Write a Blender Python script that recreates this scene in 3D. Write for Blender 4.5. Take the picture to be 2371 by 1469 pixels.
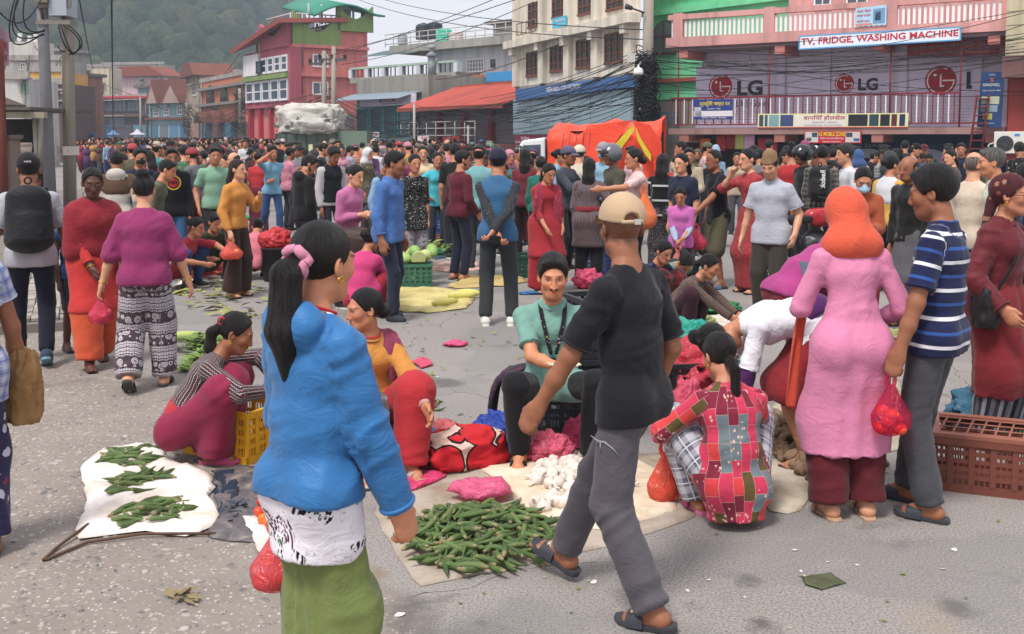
import bpy,bmesh,math,random,colorsys
import numpy as np
from mathutils import Vector,Matrix,Euler
# scene, camera, sky, sun
for _o in list(bpy.data.objects):
 bpy.data.objects.remove(_o)
SC=bpy.context.scene
COL=SC.collection
rad=math.radians
IW,IH,F=2371.0,1469.0,2371.0
HC,HOR,PITCH=1.88,315.0,rad(4.0)
cam=bpy.data.cameras.new('camera')
cam.sensor_width=36.0
cam.lens=36.0*F/IW
PPY=HOR+F*math.tan(PITCH)
cam.shift_y=-(IH/2-PPY)/IW
cam.clip_start,cam.clip_end=0.1,4000
camo=bpy.data.objects.new('camera',cam)
COL.objects.link(camo)
camo.location=(0,0,HC)
camo.rotation_euler=(math.pi/2-PITCH,0,0)
SC.camera=camo
world=bpy.data.worlds.new('World')
SC.world=world
world.use_nodes=True
_nt=world.node_tree
_nt.nodes.clear()
_out=_nt.nodes.new('ShaderNodeOutputWorld')
_bg=_nt.nodes.new('ShaderNodeBackground')
_sky=_nt.nodes.new('ShaderNodeTexSky')
_sky.sky_type='NISHITA'
_sky.sun_disc=False
SUN_EL,SUN_ROT=rad(60),rad(212)
_sky.sun_elevation,_sky.sun_rotation=SUN_EL,SUN_ROT
_sky.air_density,_sky.dust_density=1.2,4.0
_gain=_nt.nodes.new('ShaderNodeMix');_gain.data_type='RGBA'
_gain.inputs[0].default_value=0.93
_gain.inputs[7].default_value=(9.0,8.9,9.4,1)
_nt.links.new(_sky.outputs[0],_gain.inputs[6])
_nt.links.new(_gain.outputs[2],_bg.inputs[0])
_bg.inputs[1].default_value=0.1
_nt.links.new(_bg.outputs[0],_out.inputs[0])
_sl=bpy.data.lights.new('sun','SUN')
_sl.energy,_sl.angle,_sl.color=2.8,rad(14),(1.0,0.96,0.9)
_so=bpy.data.objects.new('sun',_sl)
COL.objects.link(_so)
_so.rotation_euler=(math.pi/2-SUN_EL,0,math.pi-SUN_ROT)
SC.view_settings.view_transform='Standard'
SC.view_settings.look='None'
SC.view_settings.exposure=0.38
SC.view_settings.gamma=1.0
SC.cycles.use_denoising=True
SC.cycles.max_bounces=6
SC.cycles.diffuse_bounces=3
SC.cycles.glossy_bounces=2
SC.cycles.transmission_bounces=4
SC.cycles.transparent_max_bounces=12
SC.cycles.volume_bounces=0
SC.cycles.caustics_reflective=SC.cycles.caustics_refractive=False
_cp,_sp=math.cos(PITCH),math.sin(PITCH)
def ray(px,py):
 x,y=(px-IW/2)/F,(PPY-py)/F
 return Vector((x,_cp+y*_sp,-_sp+y*_cp))
def G(px,py,z=0.0):
 r=ray(px,py)
 t=(z-HC)/r.z
 return Vector((r.x*t,r.y*t,z))
def D(px,py,Y):
 r=ray(px,py)
 t=Y/r.y
 return Vector((r.x*t,Y,HC+r.z*t))
 # small helpers
def tag(o,label=None,cat=None,group=None,kind=None):
 if label:o['label']=label
 if cat:o['category']=cat
 if group:o['group']=group
 if kind:o['kind']=kind
 return o
def empty(name,loc=(0,0,0),rz=0.0):
 o=bpy.data.objects.new(name,None)
 o.empty_display_size=0.1
 COL.objects.link(o);o.location=loc;o.rotation_euler=(0,0,rz)
 return o
def link(name,me,mat=None,parent=None,loc=None,rot=None):
 o=bpy.data.objects.new(name,me)
 COL.objects.link(o)
 if mat is not None and len(me.materials)==0:me.materials.append(mat)
 if parent is not None:o.parent=parent
 if loc is not None:o.location=loc
 if rot is not None:o.rotation_euler=rot
 return o
def copy_tree(o,parent=None):
 c=o.copy();COL.objects.link(c)
 if parent is not None:c.parent=parent
 for ch in o.children:copy_tree(ch,c)
 return c
def mesh_np(name,V,Fc,smooth=True):
 me=bpy.data.meshes.new(name)
 V=np.ascontiguousarray(V,np.float32);Fc=np.ascontiguousarray(Fc,np.int32)
 me.vertices.add(len(V));me.vertices.foreach_set('co',V.ravel())
 k=Fc.shape[1]
 me.loops.add(Fc.size);me.loops.foreach_set('vertex_index',Fc.ravel())
 me.polygons.add(len(Fc))
 me.polygons.foreach_set('loop_start',np.arange(0,Fc.size,k,dtype=np.int32))
 if smooth:me.polygons.foreach_set('use_smooth',np.ones(len(Fc),bool))
 me.update(calc_edges=True);me.validate()
 return me
class MB:
 def __init__(s):s.v=[];s.f=[];s.sm=[]
 def add(s,vs,fs,smooth=False):
  n=len(s.v);s.v+=[tuple(v)for v in vs]
  s.f+=[tuple(i+n for i in f)for f in fs];s.sm+=[smooth]*len(fs)
  return s
 def box(s,c,d,rz=0.0,R=None):
  c=Vector(c);hx,hy,hz=d[0]/2,d[1]/2,d[2]/2
  M=R if R is not None else Matrix.Rotation(rz,3,'Z')
  vs=[c+M@Vector((x*hx,y*hy,z*hz))for z in(-1,1)for y in(-1,1)for x in(-1,1)]
  return s.add(vs,[(0,2,3,1),(4,5,7,6),(0,1,5,4),(2,6,7,3),(0,4,6,2),(1,3,7,5)])
 def bb(s,x0,x1,y0,y1,z0,z1):
  return s.box(((x0+x1)/2,(y0+y1)/2,(z0+z1)/2),(abs(x1-x0),abs(y1-y0),abs(z1-z0)))
 def quad(s,a,b,c,d):return s.add([a,b,c,d],[(0,1,2,3)])
 def tube(s,pts,r,n=6,caps=True,smooth=True):
  pts=[Vector(p)for p in pts];m=len(pts)
  rs=list(r)if hasattr(r,'__len__')else[r]*m
  vs=[];up0=None
  for i,p in enumerate(pts):
   t=(pts[min(i+1,m-1)]-pts[max(i-1,0)])
   t=t.normalized()if t.length>1e-9 else Vector((0,0,1))
   if up0 is None:
    up0=Vector((0,0,1))if abs(t.z)<0.9 else Vector((1,0,0))
   a=t.cross(up0)
   if a.length<1e-6:a=t.cross(Vector((0,1,0.3)))
   a.normalize();b=t.cross(a);up0=-b if(-b).dot(up0)>0 else b
   for k in range(n):
    g=2*math.pi*k/n
    vs.append(p+(a*math.cos(g)+b*math.sin(g))*rs[i])
  fs=[(i*n+k,i*n+(k+1)%n,(i+1)*n+(k+1)%n,(i+1)*n+k)for i in range(m-1)for k in range(n)]
  if caps:fs+=[tuple(range(n))[::-1],tuple((m-1)*n+k for k in range(n))]
  return s.add(vs,fs,smooth)
 def lathe(s,prof,n=16,c=(0,0,0),smooth=True,sx=1.0,sy=1.0):
  c=Vector(c)
  vs=[c+Vector((r*math.cos(2*math.pi*k/n)*sx,r*math.sin(2*math.pi*k/n)*sy,z))for r,z in prof for k in range(n)]
  m=len(prof)
  fs=[(i*n+k,i*n+(k+1)%n,(i+1)*n+(k+1)%n,(i+1)*n+k)for i in range(m-1)for k in range(n)]
  fs+=[tuple(range(n))[::-1],tuple((m-1)*n+k for k in range(n))]
  return s.add(vs,fs,smooth)
 def prism(s,poly,a,b,ax='y'):
  def P(u,v,w):return(w,u,v)if ax=='x' else(u,w,v)if ax=='y' else(u,v,w)
  n=len(poly)
  vs=[P(u,v,a)for u,v in poly]+[P(u,v,b)for u,v in poly]
  fs=[(k,(k+1)%n,n+(k+1)%n,n+k)for k in range(n)]+[tuple(range(n))[::-1],tuple(range(n,2*n))]
  return s.add(vs,fs)
 def mesh(s,name,fix=True):
  me=bpy.data.meshes.new(name)
  me.from_pydata(s.v,[],s.f)
  me.polygons.foreach_set('use_smooth',s.sm)
  if fix:
   bm=bmesh.new();bm.from_mesh(me)
   bmesh.ops.recalc_face_normals(bm,faces=bm.faces)
   bm.to_mesh(me);bm.free()
  me.update()
  return me
 def build(s,name,mat=None,parent=None,loc=None,rot=None,bevel=0.0):
  o=link(name,s.mesh(name),mat,parent,loc,rot)
  if bevel:
   b=o.modifiers.new('bevel','BEVEL');b.width=bevel;b.segments=2;b.limit_method='ANGLE'
  return o
def vnoise(P,seed=0):
 P=np.asarray(P,np.float64);i=np.floor(P).astype(np.int64);f=P-i
 f=f*f*(3-2*f)
 def h(x,y,z):
  n=(x*73856093)^(y*19349663)^(z*83492791)^(seed*2654435761)
  n=(n^(n>>13))*1274126177&0x7fffffff
  n=(n^(n>>15))&0xffff
  return n/32767.5-1.0
 r=0
 for dx in(0,1):
  wx=f[:,0]if dx else 1-f[:,0]
  for dy in(0,1):
   wy=f[:,1]if dy else 1-f[:,1]
   for dz in(0,1):
    wz=f[:,2]if dz else 1-f[:,2]
    r=r+wx*wy*wz*h(i[:,0]+dx,i[:,1]+dy,i[:,2]+dz)
 return r
 # materials
MATS={}
def lin(c):
 if isinstance(c,str):
  c=tuple(int(c[i:i+2],16)for i in(0,2,4))
 return tuple(((x/255)/12.92 if x/255<=0.04045 else((x/255+0.055)/1.055)**2.4)for x in c)
class NT:
 def __init__(s,name,rough=0.8,spec=0.3):
  s.m=bpy.data.materials.new(name);s.m.use_nodes=True
  s.t=s.m.node_tree;s.t.nodes.clear()
  s.out=s.n('OutputMaterial');s.p=s.n('BsdfPrincipled')
  s.l(s.p.outputs[0],s.out.inputs[0])
  s.p.inputs['Roughness'].default_value=rough
  s.p.inputs['Specular IOR Level'].default_value=spec
 def n(s,t,**kw):
  nd=s.t.nodes.new('ShaderNode'+t)
  for k,v in kw.items():setattr(nd,k,v)
  return nd
 def l(s,a,b):s.t.links.new(a,b)
 def set(s,sock,v):
  if hasattr(v,'links')or hasattr(v,'is_linked'):s.l(v,sock)
  else:
   try:sock.default_value=v
   except Exception:sock.default_value=(*v,1)
 def attr(s,name):return s.n('Attribute',attribute_name=name).outputs['Vector']
 def attrc(s,name):return s.n('Attribute',attribute_name=name).outputs['Color']
 def obj(s):return s.n('TexCoord').outputs['Object']
 def geo(s):return s.n('NewGeometry').outputs['Position']
 def map(s,v,sc=(1,1,1),loc=(0,0,0),rot=(0,0,0)):
  m=s.n('Mapping');s.l(v,m.inputs[0])
  m.inputs[3].default_value=sc;m.inputs[1].default_value=loc;m.inputs[2].default_value=rot
  return m.outputs[0]
 def noise(s,v,scale=5,det=3,rough=0.55,dist=0.0):
  n=s.n('TexNoise');s.l(v,n.inputs['Vector'])
  n.inputs['Scale'].default_value=scale;n.inputs['Detail'].default_value=det
  n.inputs['Roughness'].default_value=rough;n.inputs['Distortion'].default_value=dist
  return n.outputs[0]
 def vor(s,v,scale=5,feat='F1',out='Distance',rnd=1.0,metric='EUCLIDEAN'):
  n=s.n('TexVoronoi',feature=feat,distance=metric);s.l(v,n.inputs['Vector'])
  n.inputs['Scale'].default_value=scale;n.inputs['Randomness'].default_value=rnd
  return n.outputs[out]
 def math(s,op,a,b=0.0,c=None):
  n=s.n('Math',operation=op);s.set(n.inputs[0],a);s.set(n.inputs[1],b)
  if c is not None:s.set(n.inputs[2],c)
  return n.outputs[0]
 def ramp(s,f,stops,interp='LINEAR'):
  r=s.n('ValToRGB');s.l(f,r.inputs[0]);cr=r.color_ramp;cr.interpolation=interp
  while len(cr.elements)<len(stops):cr.elements.new(0.5)
  for e,(p,c)in zip(cr.elements,stops):
   e.position=p
  for e,(p,c)in zip(cr.elements,stops):
   e.color=(*c,1)if hasattr(c,'__len__')else(c,c,c,1)
  return r.outputs[0]
 def mix(s,f,a,b,mode='MIX'):
  m=s.n('Mix',data_type='RGBA',blend_type=mode)
  s.set(m.inputs[0],f)
  for sock,v in((m.inputs[6],a),(m.inputs[7],b)):
   if hasattr(v,'is_linked'):s.l(v,sock)
   else:sock.default_value=(*v[:3],1)
  return m.outputs[2]
 def sep(s,v):
  n=s.n('SeparateXYZ');s.l(v,n.inputs[0]);return n.outputs
 def comb(s,x=0,y=0,z=0):
  n=s.n('CombineXYZ')
  for i,v in enumerate((x,y,z)):s.set(n.inputs[i],v)
  return n.outputs[0]
 def base(s,c):
  if hasattr(c,'is_linked'):s.l(c,s.p.inputs['Base Color'])
  else:s.p.inputs['Base Color'].default_value=(*c[:3],1)
  return s
 def bump(s,h,strength=0.3,dist=0.01):
  b=s.n('Bump');b.inputs['Strength'].default_value=strength;b.inputs['Distance'].default_value=dist
  s.l(h,b.inputs['Height']);s.l(b.outputs[0],s.p.inputs['Normal'])
  return s
def mat_cached(fn):
 def w(*a,**k):
  key=(fn.__name__,a,tuple(sorted(k.items())))
  if key not in MATS:MATS[key]=fn(*a,**k)
  return MATS[key]
 return w
@mat_cached
def M_plain(c,rough=0.7,spec=0.3,var=0.12,scale=3.0,bump=0.0,metal=0.0):
 n=NT('plain',rough,spec);cl=lin(c)if not isinstance(c,tuple)or max(c)>1 else c
 v=n.obj();a=n.noise(v,scale,4)
 n.base(n.mix(a,tuple(x*(1-var)for x in cl),tuple(min(1,x*(1+var))for x in cl)))
 n.p.inputs['Metallic'].default_value=metal
 if bump:n.bump(n.noise(v,scale*8,3),bump,0.01)
 return n.m
@mat_cached
def M_wall(c,dirt=0.35,streak=0.3,rough=0.85):
 n=NT('wall_paint',rough,0.2);cl=lin(c);g=n.obj()
 big=n.noise(n.map(g,(0.35,0.35,0.35)),1.0,5,0.6)
 st=n.noise(n.map(g,(2.2,2.2,0.12)),1.0,4,0.6)
 a=n.mix(n.ramp(big,[(0.35,0.0),(0.7,1.0)]),tuple(x*(1-dirt*0.5)for x in cl),cl)
 d=tuple(x*0.45+0.02 for x in cl)
 col=n.mix(n.math('MULTIPLY',n.ramp(st,[(0.46,0.0),(0.7,1.0)]),min(0.9,streak*1.5)),a,d)
 col=n.mix(n.ramp(n.noise(g,1.7,6,0.7),[(0.5,0.0),(0.75,min(0.8,dirt))]),col,tuple(x*0.55+0.03 for x in cl))
 n.base(col)
 n.bump(n.noise(g,25,3),0.15,0.01)
 return n.m
@mat_cached
def M_glass(c=(0.05,0.07,0.09),rough=0.12):
 n=NT('window_glass',rough,0.6);g=n.obj()
 n.base(n.mix(n.noise(g,0.6,3),tuple(x*0.5 for x in c),tuple(x*1.6 for x in c)))
 n.bump(n.noise(g,0.9,2),0.03,0.1)
 return n.m
@mat_cached
def M_film(c,alpha=0.6,rough=0.2):
 n=NT('plastic_film',rough,0.5);cl=lin(c);v=n.obj()
 w=n.math('ABSOLUTE',n.math('SUBTRACT',n.noise(n.map(v,(1,1,0.6)),17,3,0.6,1.6),0.5));w=n.math('MULTIPLY',w,2.4)
 n.base(n.mix(w,tuple(min(1,x*1.0+0.02)for x in cl),tuple(min(1,x*1.35+0.06)for x in cl)))
 n.bump(w,0.6,0.03)
 tr=n.n('BsdfTransparent');tr.inputs[0].default_value=(*[min(1,x*0.6+0.4)for x in cl],1)
 tl=n.n('BsdfTranslucent');tl.inputs[0].default_value=(*cl,1)
 m1=n.n('MixShader');m1.inputs[0].default_value=0.35
 n.l(n.p.outputs[0],m1.inputs[1]);n.l(tl.outputs[0],m1.inputs[2])
 m2=n.n('MixShader');m2.inputs[0].default_value=alpha
 n.l(tr.outputs[0],m2.inputs[1]);n.l(m1.outputs[0],m2.inputs[2])
 n.l(m2.outputs[0],n.out.inputs[0])
 return n.m
 # implicit surfaces -> meshes
def v3(*a):return np.array(a,np.float64)
def nrm(v):
 l=np.linalg.norm(v);return v/l if l>1e-9 else v
class Op:
 __slots__=('t','a','b','ra','rb','s','w','k','cut','R','r','m','bone')
def rc(a,b,ra,rb,k=0.02,s=None,w=1.0,cut='',bone=None,m='+'):
 o=Op();o.t='c';o.a=np.asarray(a,float);o.b=np.asarray(b,float);o.ra=ra;o.rb=rb
 if np.linalg.norm(o.b-o.a)<1e-5:o.b=o.a+v3(0,0,1e-4)
 o.s=None if s is None else nrm(np.asarray(s,float));o.w=w;o.k=k;o.cut=cut;o.bone=bone;o.m=m
 return o
def el(c,r,k=0.02,R=None,m='+',bone=None):
 o=Op();o.t='e';o.a=np.asarray(c,float);o.r=np.asarray(r,float);o.R=R;o.k=k;o.m=m;o.bone=bone;o.cut=''
 return o
def pl(c,n,m='cut',k=0.0):
 o=Op();o.t='p';o.a=np.asarray(c,float);o.b=nrm(np.asarray(n,float));o.m=m;o.k=k;o.bone=None
 return o
def prim_d(o,P):
 x,y,z=P
 f=np.float32
 if o.t=='c':
  ab=o.b-o.a;L2=float(ab@ab);qx,qy,qz=x-f(o.a[0]),y-f(o.a[1]),z-f(o.a[2])
  t=qx*f(ab[0]/L2);t+=qy*f(ab[1]/L2);t+=qz*f(ab[2]/L2)
  tc=np.clip(t,0,1)
  qx-=tc*f(ab[0]);qy-=tc*f(ab[1]);qz-=tc*f(ab[2])
  d2=qx*qx;d2+=qy*qy;d2+=qz*qz
  if o.s is not None and o.w!=1.0:
   qs=qx*f(o.s[0]);qs+=qy*f(o.s[1]);qs+=qz*f(o.s[2]);qs*=qs
   d2+=qs*f(1.0/o.w**2-1.0);np.maximum(d2,0,out=d2)
  d=np.sqrt(d2);tc*=f(o.rb-o.ra);d-=tc;d-=f(o.ra)
  if o.w<1.0:d*=f(o.w)
  if o.cut:
   L=math.sqrt(L2)
   if 'b' in o.cut:d=np.maximum(d,(t-1)*f(L))
   if 'a' in o.cut:d=np.maximum(d,t*f(-L))
  return d
 if o.t=='e':
  qx,qy,qz=x-f(o.a[0]),y-f(o.a[1]),z-f(o.a[2])
  if o.R is not None:
   R=o.R
   qx,qy,qz=[qx*f(R[0,i])+qy*f(R[1,i])+qz*f(R[2,i])for i in range(3)]
  r=o.r
  qx*=f(1/r[0]);qy*=f(1/r[1]);qz*=f(1/r[2])
  k0=np.sqrt(qx*qx+qy*qy+qz*qz)
  qx*=f(1/r[0]);qy*=f(1/r[1]);qz*=f(1/r[2])
  k1=np.sqrt(qx*qx+qy*qy+qz*qz)+f(1e-6)
  return k0*(k0-1)/k1-f(1e-6)
 n=o.b
 return(x-f(o.a[0]))*f(n[0])+(y-f(o.a[1]))*f(n[1])+(z-f(o.a[2]))*f(n[2])
def evalS(ops,P):
 P=np.ascontiguousarray(np.asarray(P,np.float32).T)
 M=P.shape[1];D=np.empty(M,np.float32)
 for c0 in range(0,M,12000):
  D[c0:c0+12000]=_eval(ops,P[:,c0:c0+12000])
 return D
def _eval(ops,P):
 d=np.full(P.shape[1],9.0,np.float32)
 for o in ops:
  e=prim_d(o,P)
  if o.m=='-':e=-e
  if o.m=='+':
   if o.k>1e-4:
    h=np.abs(d-e);np.subtract(np.float32(o.k),h,out=h);np.maximum(h,0,out=h);h*=h;h*=np.float32(0.25/o.k)
    np.minimum(d,e,out=d);d-=h
   else:np.minimum(d,e,out=d)
  elif o.k>1e-4:
   h=np.abs(d-e);np.subtract(np.float32(o.k),h,out=h);np.maximum(h,0,out=h);h*=h;h*=np.float32(0.25/o.k)
   np.maximum(d,e,out=d);d+=h
  else:np.maximum(d,e,out=d)
 return d
_E=[(0,1),(2,3),(4,5),(6,7),(0,2),(1,3),(4,6),(5,7),(0,4),(1,5),(2,6),(3,7)]
_CO=np.array([(x,y,z)for z in(0,1)for y in(0,1)for x in(0,1)],np.int64)
def mesh_sdf(ops,h,box=None,proj=1):
 lo=np.full(3,9e9);hi=-lo
 for o in ops:
  if o.m!='+':continue
  if o.t=='c':
   R=max(o.ra,o.rb)*max(1,o.w)
   lo=np.minimum(lo,np.minimum(o.a,o.b)-R);hi=np.maximum(hi,np.maximum(o.a,o.b)+R)
  else:
   R=o.r.max();lo=np.minimum(lo,o.a-R);hi=np.maximum(hi,o.a+R)
 if box is not None:
  lo=np.maximum(lo,box[0]);hi=np.minimum(hi,box[1])
 lo=lo-2.5*h;hi=hi+2.5*h
 nb=np.ceil((hi-lo)/(4*h)).astype(int)+1
 cx=[lo[i]+(np.arange(nb[i])*4+1.5)*h for i in range(3)]
 Cc=np.stack(np.meshgrid(*cx,indexing='ij'),-1).reshape(-1,3).astype(np.float32)
 dc=evalS(ops,Cc)
 act=np.abs(dc)<3.8*h
 n=nb*4
 Dn=np.broadcast_to(dc.reshape(nb[0],1,nb[1],1,nb[2],1),(nb[0],4,nb[1],4,nb[2],4)).copy()
 ia=np.argwhere(act.reshape(nb))
 if len(ia)==0:return np.zeros((0,3)),np.zeros((0,4),int)
 off=np.stack(np.meshgrid(range(4),range(4),range(4),indexing='ij'),-1).reshape(-1,3)
 idx=(ia[:,None,:]*4+off[None]).reshape(-1,3)
 P=(lo+idx*h).astype(np.float32)
 d=evalS(ops,P)
 Dn=Dn.reshape(n)
 Dn[idx[:,0],idx[:,1],idx[:,2]]=d
 s=Dn<0
 c=s[:-1,:-1,:-1]
 same=np.ones(c.shape,bool)
 for x,y,z in _CO[1:]:
  same&=(s[x:n[0]-1+x,y:n[1]-1+y,z:n[2]-1+z]==c)
 cells=np.argwhere(~same)
 if len(cells)==0:return np.zeros((0,3)),np.zeros((0,4),int)
 vid=np.full(c.shape,-1,np.int64);vid[cells[:,0],cells[:,1],cells[:,2]]=np.arange(len(cells))
 val=np.stack([Dn[cells[:,0]+x,cells[:,1]+y,cells[:,2]+z]for x,y,z in _CO],1)
 acc=np.zeros((len(cells),3));cnt=np.zeros(len(cells))
 for i,j in _E:
  a,b=val[:,i],val[:,j];cr=(a<0)!=(b<0)
  t=np.where(cr,a/np.where(cr,a-b,1),0)
  acc+=np.where(cr[:,None],_CO[i]+(_CO[j]-_CO[i])*t[:,None],0);cnt+=cr
 V=lo+(cells+acc/cnt[:,None])*h
 Fs=[]
 for ax in range(3):
  u,w=(ax+1)%3,(ax+2)%3
  sl0=[slice(None)]*3;sl1=[slice(None)]*3
  sl0[ax]=slice(0,-1);sl1[ax]=slice(1,None)
  e=np.argwhere(s[tuple(sl0)]!=s[tuple(sl1)])
  e=e[(e[:,u]>0)&(e[:,w]>0)&(e[:,u]<n[u]-1)&(e[:,w]<n[w]-1)]
  if len(e)==0:continue
  eu=np.zeros(3,int);eu[u]=1;ew=np.zeros(3,int);ew[w]=1
  q=[vid[tuple((e-a).T)]for a in(eu+ew,ew,0*eu,eu)]
  q=np.stack(q,1)
  fl=~s[tuple(e.T)]
  q[fl]=q[fl][:,::-1]
  Fs.append(q[(q>=0).all(1)])
 Fq=np.concatenate(Fs)
 for _ in range(proj):
  Pv=V.astype(np.float32);e=0.3*h
  d0=evalS(ops,Pv)
  g=np.stack([evalS(ops,Pv+np.eye(3,dtype=np.float32)[i]*e)-d0 for i in range(3)],1)/e
  gl=np.maximum(np.einsum('ij,ij->i',g,g),0.25)
  st=-g*(d0/gl)[:,None]
  sl=np.linalg.norm(st,axis=1);st*=np.minimum(1,0.6*h/np.maximum(sl,1e-9))[:,None]
  V=V+st
 if box is not None:
  cen=V[Fq].mean(1)
  Fq=Fq[((cen>box[0])&(cen<box[1])).all(1)]
 return V,Fq
def vnormals(V,Fq):
 N=np.zeros_like(V)
 fn=np.cross(V[Fq[:,2]]-V[Fq[:,0]],V[Fq[:,3%Fq.shape[1]]]-V[Fq[:,1]])
 for i in range(Fq.shape[1]):np.add.at(N,Fq[:,i],fn)
 return N/np.maximum(np.linalg.norm(N,axis=1),1e-12)[:,None]
BRANCH=[1.0]
JOINTS=[]
class Bone:
 __slots__=('a','d','s','f','v0','r','u0')
 def __init__(b,a,to,side,v0=0.0,r=0.12,u0=0.0):
  b.a=np.asarray(a,float);b.d=nrm(np.asarray(to,float)-b.a)
  side=np.asarray(side,float);b.s=nrm(side-b.d*(side@b.d));b.f=np.cross(b.d,b.s);b.v0=v0;b.r=r;b.u0=u0
def rest_coords(ops,V):
 P=np.ascontiguousarray(V.T.astype(np.float32));best=np.full(len(V),9e9);R=np.zeros((len(V),3))
 for o in ops:
  if o.bone is None:continue
  d=prim_d(o,P);m=d<best
  best[m]=d[m];b=o.bone;q=V[m]-b.a
  x,y=q@b.s,q@b.f
  R[m,0]=np.arctan2(x*BRANCH[0],y*BRANCH[0])*b.r+b.u0;R[m,1]=np.hypot(x,y);R[m,2]=q@b.d+b.v0
 return R
def attr_vec(me,name,A):
 at=me.attributes.new(name,'FLOAT_VECTOR','POINT');at.data.foreach_set('vector',np.ascontiguousarray(A,np.float32).ravel())
def attr_col(me,name,A):
 at=me.attributes.new(name,'FLOAT_COLOR','POINT')
 at.data.foreach_set('color',np.concatenate([A,np.ones((len(A),1))],1).astype(np.float32).ravel())
HS=1.04
HEADP=[None]
def up(v):return HEADP[0]+(np.asarray(v)-HEADP[0])*HS
HEADWEAR={'hair','cap','topi_cap','beanie','helmet','visor','headscarf','kerchief','beard','face_mask'}
def sdf_object(name,ops,h,mat,parent=None,fold=0.0,fs=(9,9,5),seed=0,vf=0.0):
 V,Fq=mesh_sdf(ops,h)
 if len(Fq)==0:return None
 rest=rest_coords(ops,V)
 if fold or vf:
  N=vnormals(V,Fq)
  tilt=vnoise(V*2.4,seed+7)
  u,v=rest[:,0],rest[:,2];z0=0*u+seed
  broad=vnoise(np.stack([u*fs[0]*0.45,v*fs[2]*0.5+tilt,z0],1),seed)
  c1_=vnoise(np.stack([u*6+1.5*tilt,v*17+2.5*tilt+u*5,z0],1),seed+2)
  c2_=vnoise(np.stack([u*9-3*tilt,v*8+9*u,z0],1),seed+9)
  w=np.zeros(len(V))
  for j in JOINTS:w=np.maximum(w,np.exp(-((V-j)**2).sum(1)/0.012))
  dis=fold*(0.55*broad+(0.12+0.85*w)*(1-np.abs(c1_)*2.6)+0.22*(1-np.abs(c2_)*2.6))
  if vf:
   low=np.clip((V[:,2].max()-V[:,2])/max(1e-3,np.ptp(V[:,2])),0,1)
   ang=np.arctan2(V[:,1]-V[:,1].mean(),V[:,0]-V[:,0].mean())
   dis=dis+vf*low*np.sin(ang*9+2.5*vnoise(V*2.3,seed+1)+seed)
  V=V+N*dis[:,None]
 if name in HEADWEAR and parent is not None:V=up(V)
 me=mesh_np(name,V,Fq)
 attr_vec(me,'rest',rest)
 return link(name,me,mat,parent)
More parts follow.
